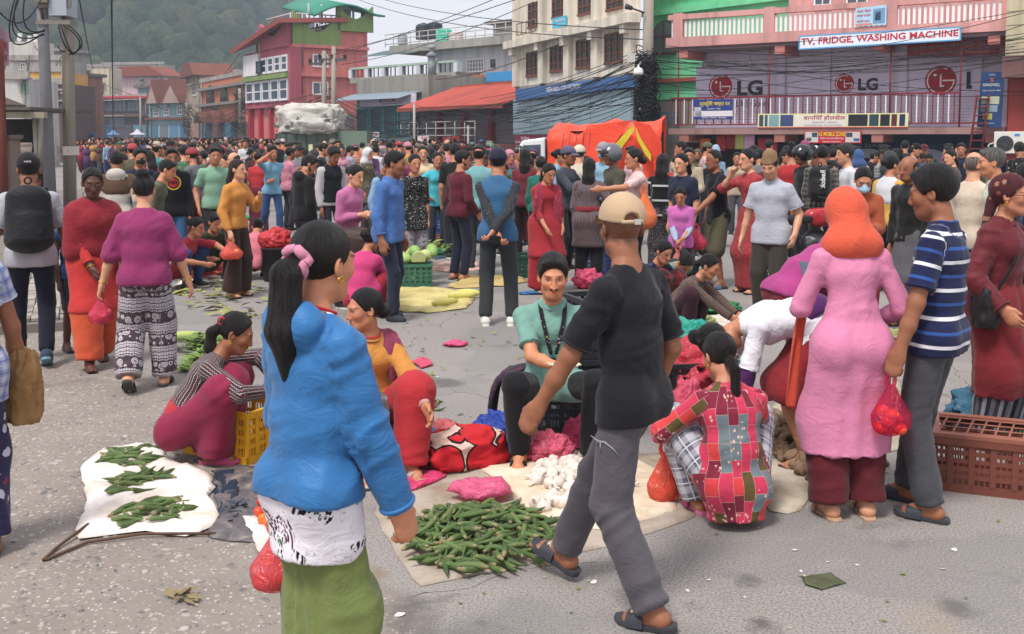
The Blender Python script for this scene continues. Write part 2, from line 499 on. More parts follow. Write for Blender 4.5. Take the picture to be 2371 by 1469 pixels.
 # cloth, skin and hair materials
def fade(c,k=0.14):
 g=0.3*c[0]+0.55*c[1]+0.15*c[2];return tuple((x*(1-k)+g*k)*0.94 for x in c)
@mat_cached
def cloth(kind,*c,sc=1.0,rough=0.85,sheen=0.25,wr=0.3):
 n=NT('cloth_'+kind,rough,0.2)
 r=n.attr('rest');X=n.sep(r);C=[fade(lin(x))for x in c]
 uv=n.comb(X[0],X[2],0.0)
 vary=n.noise(uv,7,4,0.6)
 if kind=='plain':col=n.mix(1.0,C[0],C[0])
 elif kind=='obj':col=n.n('ObjectInfo').outputs['Color']
 elif kind=='objf':
  ob=n.n('ObjectInfo').outputs['Color'];d=n.vor(uv,16);m=n.math('LESS_THAN',n.math('ADD',d,n.math('MULTIPLY',n.noise(uv,50,2),0.4)),0.5);col=n.mix(m,ob,n.mix(0.55,ob,n.ramp(n.sep(n.vor(uv,16,out='Color'))[0],[(0,(0.5,0.45,0.42)),(0.5,(0.05,0.04,0.05)),(0.8,(0.4,0.3,0.1))],'CONSTANT')))
 elif kind=='objs':
  ob=n.n('ObjectInfo').outputs['Color'];f=n.math('FRACT',n.math('MULTIPLY',X[2],14));g2=n.math('FRACT',n.math('MULTIPLY',X[0],14));col=n.mix(n.math('MULTIPLY',n.math('ADD',n.math('LESS_THAN',f,0.3),n.math('LESS_THAN',g2,0.3)),0.35),ob,(0.5,0.48,0.46))
 elif kind=='hstripe':
  f=n.math('FRACT',n.math('MULTIPLY',X[2],1.0/(0.1*sc)))
  st=[(0.0,C[0])]
  k=len(C)-1
  for i in range(k):
   st+=[(0.12+i/k,C[i+1]),(0.12+i/k+0.26/k*(1.0 if i==0 else 0.9),C[0])]
  col=n.ramp(f,st,'CONSTANT')
 elif kind=='vstripe':
  f=n.math('FRACT',n.math('MULTIPLY',X[0],1.0/(0.06*sc)))
  k=len(C);col=n.ramp(f,[(i/k,C[i])for i in range(k)],'CONSTANT')
 elif kind=='plaid':
  def band(x,p,w):return n.math('LESS_THAN',n.math('FRACT',n.math('MULTIPLY',x,1/(p*sc))),w)
  a=n.math('ADD',band(X[0],0.085,0.45),band(X[2],0.085,0.45))
  col=n.ramp(n.math('MULTIPLY',a,0.5),[(0.0,C[0]),(0.3,tuple((x+y)/2 for x,y in zip(C[0],C[1]))),(0.8,C[1])],'CONSTANT')
  l=n.math('MAXIMUM',band(n.math('ADD',X[0],0.02),0.085,0.06),band(n.math('ADD',X[2],0.02),0.085,0.06))
  col=n.mix(l,col,C[2]if len(C)>2 else C[0])
 elif kind=='zig':
  f=n.math('MULTIPLY',X[0],1/(0.085*sc))
  zz=n.math('PINGPONG',n.math('MULTIPLY',X[2],1/(0.035*sc)),0.5)
  ff=n.math('FRACT',n.math('ADD',f,n.math('MULTIPLY',zz,0.2)))
  col=n.ramp(ff,[(0,C[0]),(0.1,C[1]),(0.19,C[0]),(0.34,C[2]),(0.46,C[0]),(0.6,C[1]),(0.67,C[0]),(0.8,C[3]),(0.93,C[0])],'CONSTANT')
  ch=n.math('GREATER_THAN',n.math('FRACT',n.math('MULTIPLY',X[2],1/(0.02*sc))),0.25)
  dk=n.math('GREATER_THAN',ff,0.7);col=n.mix(n.math('MULTIPLY',dk,n.math('SUBTRACT',1.0,ch)),col,C[0])
 elif kind in('floral','dots'):
  d=n.vor(uv,(11 if kind=='floral' else 45)/sc);cc=n.vor(uv,(11 if kind=='floral' else 45)/sc,out='Color')
  edge=n.math('ADD',d,n.math('MULTIPLY',n.noise(uv,40/sc,2),0.35))
  m=n.math('LESS_THAN',edge,0.5 if kind=='floral' else 0.42)
  k=len(C)-1
  pc=n.ramp(n.sep(cc)[0],[(i/k,C[i+1])for i in range(k)],'CONSTANT')
  col=n.mix(m,C[0],pc)
 elif kind=='leaf':
  w=n.map(uv,(1.0,0.45,1));ww=n.n('VectorMath',operation='ADD');n.l(w,ww.inputs[0])
  nz=n.n('TexNoise');n.l(uv,nz.inputs['Vector']);nz.inputs['Scale'].default_value=5;nz.inputs['Detail'].default_value=0;n.l(nz.outputs[1],ww.inputs[1])
  m=n.math('LESS_THAN',n.vor(ww.outputs[0],30/sc,rnd=0.8),0.47)
  cl=n.math('GREATER_THAN',n.noise(uv,9/sc,1),0.53)
  sel=n.ramp(n.sep(n.vor(ww.outputs[0],7/sc,out='Color'))[1],[(0,C[1]),(0.6,C[2]),(0.8,C[3]),(0.92,C[4])],'CONSTANT')
  col=n.mix(n.math('MULTIPLY',m,cl),C[0],sel)
  col=n.mix(n.math('LESS_THAN',n.math('ABSOLUTE',n.math('SUBTRACT',n.noise(uv,8,3,0.6),0.5)),0.003),col,tuple(x*0.6 for x in C[0]))
 elif kind=='patch':
  b=n.n('TexBrick');n.l(n.map(uv,(1,1,1),rot=(0,0,math.pi/2)),b.inputs[0])
  b.offset=0.37;b.squash=0.6;b.squash_frequency=2
  b.inputs['Scale'].default_value=5.2/sc;b.inputs['Mortar Size'].default_value=0.006
  b.inputs['Color1'].default_value=(0,0,0,1);b.inputs['Color2'].default_value=(1,1,1,1);b.inputs['Mortar'].default_value=(0.5,0.5,0.5,1)
  b.inputs['Brick Width'].default_value=0.9;b.inputs['Row Height'].default_value=0.42
  k=len(C)-1
  pc=n.ramp(n.sep(b.outputs['Color'])[0],[(i/k,C[i])for i in range(k)],'CONSTANT')
  d=n.vor(uv,26/sc);m=n.math('LESS_THAN',n.math('ADD',d,n.math('MULTIPLY',n.noise(uv,60,2),0.4)),0.45)
  fl=n.math('MULTIPLY',m,n.math('GREATER_THAN',n.noise(uv,5,1),0.52))
  pc=n.mix(n.math('MULTIPLY',fl,0.8),pc,C[k])
  col=n.mix(n.math('MULTIPLY',b.outputs['Fac'],0.6),pc,C[k])
 elif kind=='paisley':
  f=n.math('FRACT',n.math('MULTIPLY',X[2],1/(0.2*sc)))
  wv=n.math('ADD',f,n.math('MULTIPLY',n.math('SINE',n.math('MULTIPLY',X[0],150/sc)),0.012))
  base=n.ramp(wv,[(0,C[0]),(0.05,C[1]),(0.08,C[0]),(0.16,C[2]),(0.19,C[0]),(0.24,C[1]),(0.28,C[2]),(0.66,C[1]),(0.7,C[0]),(0.78,C[2]),(0.8,C[0]),(0.9,C[1]),(0.94,C[0])],'CONSTANT')
  ctr=n.math('LESS_THAN',n.math('ABSOLUTE',n.math('SUBTRACT',f,0.47)),0.17)
  d=n.vor(n.map(uv,(1,0.75,1)),24/sc,rnd=0.5)
  ring=n.ramp(d,[(0,C[1]),(0.14,C[0]),(0.26,C[1]),(0.32,C[0]),(0.46,C[1])],'CONSTANT')
  base=n.mix(ctr,base,ring)
  dd=n.vor(uv,70/sc,rnd=0.1);col=n.mix(n.math('MULTIPLY',n.math('LESS_THAN',dd,0.25),n.math('SUBTRACT',1.0,ctr)),base,C[1])
 elif kind=='camo':
  col=n.ramp(n.noise(n.map(uv,(1,2.2,1)),22/sc,5,0.7),[(0.0,C[0]),(0.45,C[1]),(0.55,C[0]),(0.62,C[2])],'CONSTANT')
 elif kind=='knit':
  col=n.ramp(n.noise(uv,30/sc,4,0.7),[(0.3,C[0]),(0.5,C[1]),(0.7,C[0])])
 col=n.mix(0.55,col,n.mix(vary,(0.62,0.62,0.63),(1.25,1.24,1.22)),'MULTIPLY')
 n.base(col)
 n.p.inputs['Sheen Weight'].default_value=sheen*0.4
 wri=n.noise(n.map(r,(2.6,2.6,4.2)),2.4,3,0.5,2.2)
 fine=n.noise(r,260,2)
 hgt=n.math('ADD',n.math('ABSOLUTE',n.math('SUBTRACT',wri,0.5)),n.math('MULTIPLY',fine,0.02))
 n.bump(hgt,wr*0.55,0.05)
 return n.m
@mat_cached
def M_skin():
 n=NT('skin',0.5,0.35);o=n.obj()
 c=n.mix(0.5,n.attrc('col'),n.mix(n.noise(o,22,4),(0.8,0.76,0.74),(1.15,1.1,1.08)),'MULTIPLY')
 n.base(c);n.bump(n.noise(o,160,3),0.12,0.004)
 n.p.inputs['Subsurface Weight'].default_value=0.0
 return n.m
@mat_cached
def M_hair(c='120d0c',rough=0.45):
 n=NT('hair',0.5,0.22);r=n.attr('rest')
 s=n.noise(n.map(r,(1.0,0.3,0.05)),110,4,0.75,0.3);cl=lin(c)
 n.base(n.mix(n.ramp(s,[(0.35,0.0),(0.65,1.0)]),tuple(x*0.3 for x in cl),tuple(x*2.0+0.006 for x in cl)))
 n.p.inputs['Roughness'].default_value=0.38;n.p.inputs['Specular IOR Level'].default_value=0.35
 n.bump(s,1.0,0.03)
 return n.m
@mat_cached
def M_eye():
 n=NT('eye',0.15,0.5);X=n.sep(n.obj())
 r=n.math('SQRT',n.math('ADD',n.math('POWER',X[0],2.0),n.math('POWER',X[2],2.0)))
 c=n.ramp(n.math('MULTIPLY',r,50),[(0,(0.004,0.003,0.003)),(0.14,(0.03,0.015,0.008)),(0.30,(0.62,0.57,0.54))],'CONSTANT')
 c=n.mix(n.math('GREATER_THAN',X[2],0.0042),c,(0.01,0.007,0.006))
 n.base(c);return n.m
EYE=None
def eye_mesh():
 global EYE
 if EYE is None:
  m=MB();n=12
  prof=[(0.0165*math.sin(t),0.0165*math.cos(t))for t in np.linspace(0.05,math.pi-0.05,9)]
  m.lathe(prof,n,smooth=True)
  me=m.mesh('eye')
  V=np.empty(len(me.vertices)*3,np.float32);me.vertices.foreach_get('co',V);V=V.reshape(-1,3)
  V[:,1]*=0.62;V[:,2]*=0.47
  me.vertices.foreach_set('co',V.ravel());me.materials.append(M_eye());EYE=me
 return EYE
 # the human figure
def Rx(a):c,s=math.cos(a),math.sin(a);return np.array([[1,0,0],[0,c,-s],[0,s,c]])
def Ry(a):c,s=math.cos(a),math.sin(a);return np.array([[c,0,s],[0,1,0],[-s,0,c]])
def Rz(a):c,s=math.cos(a),math.sin(a);return np.array([[c,-s,0],[s,c,0],[0,0,1]])
def ik(a,tgt,l1,l2,pole):
 d=tgt-a;L=min(np.linalg.norm(d),0.998*(l1+l2));L=max(L,abs(l1-l2)+0.01);u=nrm(d)
 ca=(l1*l1+L*L-l2*l2)/(2*l1*L);ca=max(-1,min(1,ca))
 p=np.asarray(pole,float);p=nrm(p-u*(p@u))
 return a+u*l1*ca+p*l1*math.sqrt(1-ca*ca),a+u*L
X3,Y3,Z3=v3(1,0,0),v3(0,1,0),v3(0,0,1)
class Pose:
 def __init__(s,pel=(0,0,0.95),lean=(3,0,0),head=(0,5,0),lh=None,rh=None,lf=None,rf=None,lp=None,rp=None,lk=None,rk=None,lhd=None,rhd=None,curl=0.35,fat=1.0,sex='m',lcurl=None,rcurl=None,pyaw=0):
  s.pel=v3(*pel);f,sd,tw=[rad(x)for x in lean]
  s.Rp=Rz(rad(pyaw))@Rx(-f*0.35)
  s.Rm=Rz(rad(pyaw)+tw*0.4)@Rx(-f*0.75)@Ry(sd*0.6);s.Rc=Rz(rad(pyaw)+tw)@Rx(-f)@Ry(sd)
  s.fat=fat=0.84*(1+(fat-1)*0.7);s.sex=sex
  s.waist=s.pel+s.Rm@v3(0,0,0.17);s.chest=s.waist+s.Rc@v3(0,0,0.18);s.nb=s.chest+s.Rc@v3(0,0,0.135)
  y,p,r=[rad(x)for x in head]
  s.Rh=Rz(y)@Rx(-p)@Ry(r)
  s.hb=s.nb+nrm(s.Rc@Z3+s.Rh@Z3)*0.078+s.Rc@v3(0,0.012,0)
  s.hc=s.hb+s.Rh@v3(0,0.022,0.088)
  sw=0.172 if sex=='m' else 0.152
  s.sh={};s.elb={};s.wr={};s.hip={};s.kn={};s.an={};s.hd={};s.ft={};s.cl={};s.pn={}
  for sd_,g,tgt,pole,hd,cu in(('l',-1,lh,lp,lhd,lcurl),('r',1,rh,rp,rhd,rcurl)):
   a=s.nb+s.Rc@v3(g*sw,0,-0.072);s.sh[sd_]=a
   if tgt is None:
    dn=nrm(s.Rc@v3(0,0,-0.4)+v3(0,0,-0.6));t=a+dn*0.525+v3(g*(0.03+0.09*max(0,fat-1)),0.05,0)
   else:t=v3(*tgt)
   po=s.Rc@v3(g*0.5,-1,-0.25)if pole is None else v3(*pole)
   s.elb[sd_],s.wr[sd_]=ik(a,t,0.285,0.25,po)
   fd=nrm(s.wr[sd_]-s.elb[sd_]);s.hd[sd_]=fd if hd is None else nrm(v3(*hd));s.cl[sd_]=curl if cu is None else cu
  for sd_,g,ft,kp in(('l',-1,lf,lk),('r',1,rf,rk)):
   h=s.pel+s.Rp@v3(g*0.088,0,-0.03);s.hip[sd_]=h
   ft=ft or(g*0.1,0,0.085);t=v3(*ft[:3]);yaw=rad(ft[3])if len(ft)>3 else-g*rad(8);pit=rad(ft[4])if len(ft)>4 else 0.0
   s.kn[sd_],s.an[sd_]=ik(h,t,0.43,0.42,v3(g*0.12,1,0.1)if kp is None else v3(*kp))
   s.ft[sd_]=Rz(yaw)@Rx(-pit)
def body_ops(p,near):
 F_=p.fat;X=p.Rc@X3;o=[]
 tr=0.088*F_
 o+=[rc(p.pel,p.waist,tr,tr*0.93,0.04,p.Rm@X3,1.4),rc(p.waist,p.chest,tr*0.93,0.095*F_,0.04,X,1.35),rc(p.chest,p.nb,0.092*F_,0.05,0.04,X,1.45)]
 o.append(rc(p.nb-p.Rc@v3(0,0,0.03),p.hb+p.Rh@v3(0,0,0.02),0.058 if p.sex=='m' else 0.05,0.053 if p.sex=='m' else 0.046,0.035))
 for s in 'lr':
  g=-1 if s=='l' else 1
  o.append(rc(p.nb+p.Rc@v3(0,0,-0.045),p.sh[s],0.042,0.04,0.04))
  o.append(rc(p.sh[s],p.elb[s],0.043,0.037,0.04));o.append(rc(p.elb[s],p.elb[s]*0.55+p.wr[s]*0.45,0.037,0.037,0.02))
  o.append(rc(p.elb[s]*0.55+p.wr[s]*0.45,p.wr[s],0.037,0.025,0.02))
  o.append(rc(p.hip[s],p.kn[s],0.08*F_,0.052,0.03));o.append(rc(p.kn[s],p.kn[s]*0.6+p.an[s]*0.4,0.052,0.05,0.01));o.append(rc(p.kn[s]*0.6+p.an[s]*0.4,p.an[s],0.05,0.034,0.01))
 return o
def hand_ops(p,s,near):
 g=-1 if s=='l' else 1;w=p.wr[s];d=p.hd[s];cu=p.cl[s]
 fore=nrm(p.wr[s]-p.elb[s])
 inn=p.Rc@v3(-g,0,0)
 inn=nrm(inn-d*(inn@d))if abs(inn@d)<0.95 else nrm(np.cross(d,X3))
 if s in p.pn:inn=nrm(v3(*p.pn[s]));inn=nrm(inn-d*(inn@d))
 th=np.cross(d,inn)*(-g)
 if s not in p.pn and th@(p.Rc@v3(0,1,0.2))<0:th=-th
 o=[]
 kn=w+d*0.085
 if not near:
  o.append(rc(w,kn,0.026,0.032,0.02,inn,0.6));o.append(rc(kn,kn+nrm(d+inn*cu)*0.07,0.03,0.02,0.02,inn,0.55))
  o.append(rc(w+d*0.03+th*0.03,w+d*0.085+th*0.045,0.012,0.009,0.012));return o
 o.append(rc(w-fore*0.01,w+d*0.03,0.025,0.03,0.02,inn,0.75));o.append(rc(w+d*0.03,kn,0.036,0.041,0.02,inn,0.42))
 for i,L in enumerate((0.066,0.076,0.072,0.056)):
  off=th*(0.031-i*0.0205);a=kn+off-d*(0.006 if i in(0,3)else 0)
  ang=cu*(1.0+0.18*i);q=[a];t=0
  for L2,k in((L*0.5,0.55),(L*0.32,0.9),(L*0.28,0.7)):
   t+=ang*k;q.append(q[-1]+(d*math.cos(t)+inn*math.sin(t))*L2)
  o.append(rc(a-d*0.012,q[1],0.0105,0.0096,0.008));o.append(rc(q[1],q[2],0.0094,0.0086,0.003));o.append(rc(q[2],q[3],0.0086,0.0074,0.003))
 b=w+d*0.02+th*0.022;m=b+nrm(d*0.75+th*0.6+inn*0.35*(0.3+cu))*0.042;e=m+nrm(d*0.9+th*0.15+inn*0.6*cu)*0.042
 o.append(rc(b,m,0.017,0.0125,0.015));o.append(rc(m,e,0.012,0.009,0.006))
 return o
def foot_ops(p,s,shod=False):
 R=p.ft[s];a=p.an[s];o=[]
 if shod:return[rc(a,a+R@v3(0,0.06,-0.045),0.03,0.022,0.02)]
 heel=a+R@v3(0,-0.035,-0.045);ball=a+R@v3(0,0.105,-0.058)
 o.append(rc(a,heel,0.036,0.03,0.02));o.append(rc(heel,ball,0.031,0.024,0.03,R@X3,1.25));o.append(rc(a+R@v3(0,0.01,0),ball,0.032,0.02,0.03))
 for i in range(5):
  g=(i-2)*(1 if s=='l' else-1)
  q=ball+R@v3(-g*0.0155,0.012-abs(i-0.6)*0.008,-0.004)
  L=(0.042,0.036,0.032,0.028,0.024)[i]
  o.append(rc(q,q+R@v3(-g*0.001,L,-0.005),0.0125 if i else 0.0145,0.0085 if i else 0.012,0.008))
 return o
def head_ops(p,detail,sex):
 R,c=p.Rh,p.hc;r_=random.Random(len(PEOPLE)*7+3);fw,jw,nl,nw,ck,fl=[1+r_.uniform(-a,a)for a in(0.07,0.2,0.2,0.2,0.12,0.05)]
 def P(x,y,z):return c+R@v3(x,y,z)
 m=sex=='m';o=[el(P(0,-0.014,0.034),(0.073,0.093,0.083),0.0,R),el(P(0,0.024,-0.03),((0.06 if m else 0.057)*fw,0.066,0.083*fl),0.04,R),el(P(0,0.054,-0.088*fl),((0.034 if m else 0.028)*jw,0.028*jw,0.026),0.035,R),rc(P(-0.043,0.0,-0.06),P(-0.016,0.06,-0.092),0.017,0.015,0.03),rc(P(0.043,0.0,-0.06),P(0.016,0.06,-0.092),0.017,0.015,0.03)]
 if detail:
  o+=[rc(P(-0.034,0.08,0.022),P(0.034,0.08,0.022),0.0125,0.0125,0.02),el(P(-0.037,0.06,-0.02),(0.023*ck,0.02*ck,0.02),0.03,R),el(P(0.037,0.06,-0.02),(0.023*ck,0.02*ck,0.02),0.03,R),el(P(-0.031,0.1,0.003),(0.019,0.018,0.014),0.012,R,'-'),el(P(0.031,0.1,0.003),(0.019,0.018,0.014),0.012,R,'-'),rc(P(0,0.088,0.01),P(0,0.09+0.014*nl,-0.034*nl),0.0085,0.0125*nw,0.014),el(P(-0.012,0.093,-0.037),(0.0085,0.01,0.008),0.008,R),el(P(0.012,0.093,-0.037),(0.0085,0.01,0.008),0.008,R),rc(P(-0.019,0.082,-0.061),P(0,0.09,-0.058),0.0062,0.008,0.008),rc(P(0.019,0.082,-0.061),P(0,0.09,-0.058),0.0062,0.008,0.006),rc(P(-0.015,0.082,-0.07),P(0.015,0.082,-0.07),0.0075,0.0075,0.008),rc(P(-0.02,0.093,-0.0645),P(0.02,0.093,-0.0645),0.0022,0.0022,0.004,m='-')]
 else:o.append(rc(P(0,0.085,0.0),P(0,0.102,-0.034),0.009,0.013,0.014))
 for g in(-1,1):
  Re=R@Rz(g*0.35)
  o.append(el(P(g*0.075,-0.012,-0.006),(0.011,0.019,0.031),0.008,Re))
  if detail:o.append(el(P(g*0.084,-0.006,-0.002),(0.008,0.011,0.018),0.006,Re,'-'))
 return o
SKIN=dict(l=(198,146,116),m=(176,120,92),d=(142,93,68),k=(84,53,41),r=(190,130,98))
def build_body(name,p,near,d,skin,sex,lip=1.0,shave=False,shod=False):
 HEADP[0]=p.hb
 hb=min(0.03,max(0.012,d*0.0028));hf=min(0.016,max(0.0048,d*0.00115));hh=min(0.013,max(0.0042,d*0.0009))
 det=near
 full=body_ops(p,near)
 hd=head_ops(p,det,sex);parts=[]
 neck=full[3]
 hset=[neck]+hd
 zc=p.hb-nrm(p.hc-p.hb)*0.075
 nd=nrm(p.hc-p.hb)
 parts.append(mesh_sdf([rc(p.nb,p.hb,0.056 if sex=='m' else 0.049,0.053 if sex=='m' else 0.046,0.0)]+hd+[pl(zc,-nd)],hh))
 for s in 'lr':
  a=p.elb[s]*0.5+p.sh[s]*0.5
  parts.append(mesh_sdf([rc(a,p.elb[s],0.042,0.038,0.0),rc(p.elb[s],p.elb[s]*0.55+p.wr[s]*0.45,0.038,0.037,0.02),rc(p.elb[s]*0.55+p.wr[s]*0.45,p.wr[s],0.037,0.0255,0.01)]+hand_ops(p,s,near),hf if near else hb*0.6))
  parts.append(mesh_sdf([rc(p.kn[s]*0.3+p.an[s]*0.7,p.an[s],0.044,0.033,0.01)]+foot_ops(p,s,shod),max(hf,0.008)if near and not shod else hb*0.6))
 parts.append(mesh_sdf(full,hb*1.25,proj=1))
 Vs=[];Fs=[];n=0
 for V,Fq in parts:
  Vs.append(V);Fs.append(Fq+n);n+=len(V)
 V=np.concatenate(Vs);Fq=np.concatenate(Fs)
 q=(V-p.hc)@p.Rh
 nh=len(parts[0][0]);V[:nh]=up(V[:nh])
 base=np.array(lin(SKIN[skin])if skin in SKIN else lin(skin))
 C=np.tile(base,(len(V),1))
 inh=np.linalg.norm(q,axis=1)<0.16
 def blend(m,c,a):C[:]=C*(1-(m*a)[:,None])+np.array(c)*(m*a)[:,None]
 lips=inh*np.exp(-((q[:,0]/0.022)**4+((q[:,2]+0.064)/0.0105)**4))*(q[:,1]>0.05)
 blend(lips,base*np.array([1.0,0.62,0.6])*0.85,0.85*lip)
 ck=inh*np.exp(-(((np.abs(q[:,0])-0.038)/0.024)**2+((q[:,2]+0.025)/0.024)**2))*(q[:,1]>0.03)
 blend(ck,base*np.array([1.12,0.9,0.88]),0.5)
 eyes=inh*np.exp(-(((np.abs(q[:,0])-0.031)/0.02)**2+((q[:,2]-0.004)/0.011)**2))*(q[:,1]>0.03)
 blend(eyes,base*0.62,0.45)
 if sex=='m':
  be=inh*(q[:,2]<-0.045)*(q[:,1]>0.0)*(np.abs(q[:,0])<0.07)*(lips<0.4)*(q[:,2]>-0.13)
  blend(be,base*0.62,0.55)
 if shave:
  hl=(q[:,1]*0.88-q[:,2]*0.48<0.03)*inh*(q[:,2]>-0.055)
  blend(hl.astype(float),base*0.45+0.004,0.7)
 if not det:
  e=inh*(((np.abs(q[:,0])-0.031)/0.017)**2+((q[:,2]-0.006)/0.009)**2<1)*(q[:,1]>0.04)
  blend(e,(0.02,0.013,0.01),0.75)
 br=inh*(((np.abs(q[:,0])-0.033)/0.023)**2+((q[:,2]-0.0265+6*(np.abs(q[:,0])-0.033)**2)/0.0043)**2<1)*(q[:,1]>0.04)
 blend(br,(0.016,0.011,0.009),0.7)
 pal=np.zeros(len(V))
 me=mesh_np(name,V,Fq);attr_col(me,'col',C)
 o=link(name,me,M_skin())
 if det:
  for g in(-1,1):
   e=link('eye',eye_mesh(),None,o)
   e.matrix_local=Matrix.Translation(Vector(up(p.hc+p.Rh@v3(g*0.0305,0.0755,0.0055))))@Matrix((p.Rh@Rz(-g*0.18)).tolist()).to_4x4()
 return o
def hair_ops(p,style,sex,hat=False):
 R,c=p.Rh,p.hc
 def P(x,y,z):return c+R@v3(x,y,z)
 b=Bone(P(0,-0.02,0.13),P(0,-0.02,-0.1),R@X3,0,0.09)
 cap=el(P(0,-0.016,0.036),(0.083,0.103,0.094),0.0,R,bone=b);o=[cap];t=style
 front=pl(P(0,0.072,0.082),R@v3(0,0.86,-0.5),k=0.012)
 if t in('short','puffy','thin'):
  r=1.0 if t=='short' else 1.09 if t=='puffy' else 0.965
  o=[el(P(0,-0.016,0.038+(0.006 if t=='puffy' else 0)),np.array((0.083,0.102,0.094))*r,0,R,bone=b)]
  if t!='thin' and not hat:o.append(el(P(0.01,0.06,0.088),(0.058,0.034,0.03),0.02,R,bone=b))
  o+=[pl(P(0,0.08 if t!='thin' else 0.05,0.082),R@v3(0,0.86,-0.5),k=0.012),pl(P(0,0,-0.068),R@v3(0,0.3,-1),k=0.01)]
  for g in(-1,1):o.append(el(P(g*0.086,0.0,-0.028),(0.02,0.034,0.042),0.01,R,'-'))
  return o
 if t=='fringe':
  o=[el(P(0,-0.018,0.02),(0.081,0.098,0.085),0,R,bone=b),pl(P(0,0.015,0.03),R@v3(0,0.9,0.2),k=0.02),pl(P(0,0,0.055),R@v3(0,0.45,1),k=0.02),pl(P(0,0,-0.06),R@v3(0,0.3,-1),k=0.01)]
  return o
 o+=[front,pl(P(0,0,-0.085),R@v3(0,0.25,-1),k=0.02)]
 for g in(-1,1):o.append(el(P(g*0.088,0.012,-0.03),(0.022,0.03,0.04),0.012,R,'-'))
 if t=='bun':o+=[el(P(0,-0.118,0.03),(0.05,0.042,0.047),0.02,R,bone=b)]
 elif t=='highbun':o+=[el(P(0,-0.07,0.125),(0.05,0.045,0.042),0.02,R,bone=b)]
 elif t=='lowbun':o+=[el(P(0,-0.115,-0.03),(0.05,0.045,0.045),0.02,R,bone=b)]
 elif t in('pony','ponylong','braid','ponyhigh'):
  z0={'pony':0.0,'ponylong':0.0,'braid':-0.05,'ponyhigh':0.05}[t]
  L={'pony':0.2,'ponylong':0.36,'braid':0.42,'ponyhigh':0.22}[t]
  a=P(0,-0.1,z0);back=R@v3(0,-1,0);back[2]=0;back=nrm(back)
  m1=a+back*0.05+v3(0,0,-0.03);m2=m1+back*0.012+v3(0,0,-L*0.45);e=m2-back*0.02+v3(0,0,-L*0.5)
  w=0.05 if t=='ponylong' else 0.036 if t!='braid' else 0.026
  b2=Bone(m1,e,R@X3,0,0.04)
  o+=[rc(a,m1,0.032,w*0.85,0.015,bone=b2),rc(m1,m2,w*0.85,w,0.02,R@X3,1.15,bone=b2),rc(m2,e,w,0.012,0.02,R@X3,1.15,bone=b2)]
 elif t in('long','verylong'):
  L=0.2 if t=='long' else 0.42
  a=P(0,-0.05,0.0);back=R@v3(0,-1,0);back[2]=0;back=nrm(back)
  m1=a+back*0.045+v3(0,0,-0.13);e=m1+back*0.025+v3(0,0,-L)
  b2=Bone(a,e,R@X3,0,0.08)
  o=o[:2]+o[3:]
  o+=[rc(a,m1,0.062,0.052,0.02,R@X3,1.35,bone=b2),rc(m1,e,0.05,0.03,0.02,R@X3,1.7,bone=b2)]
 return o
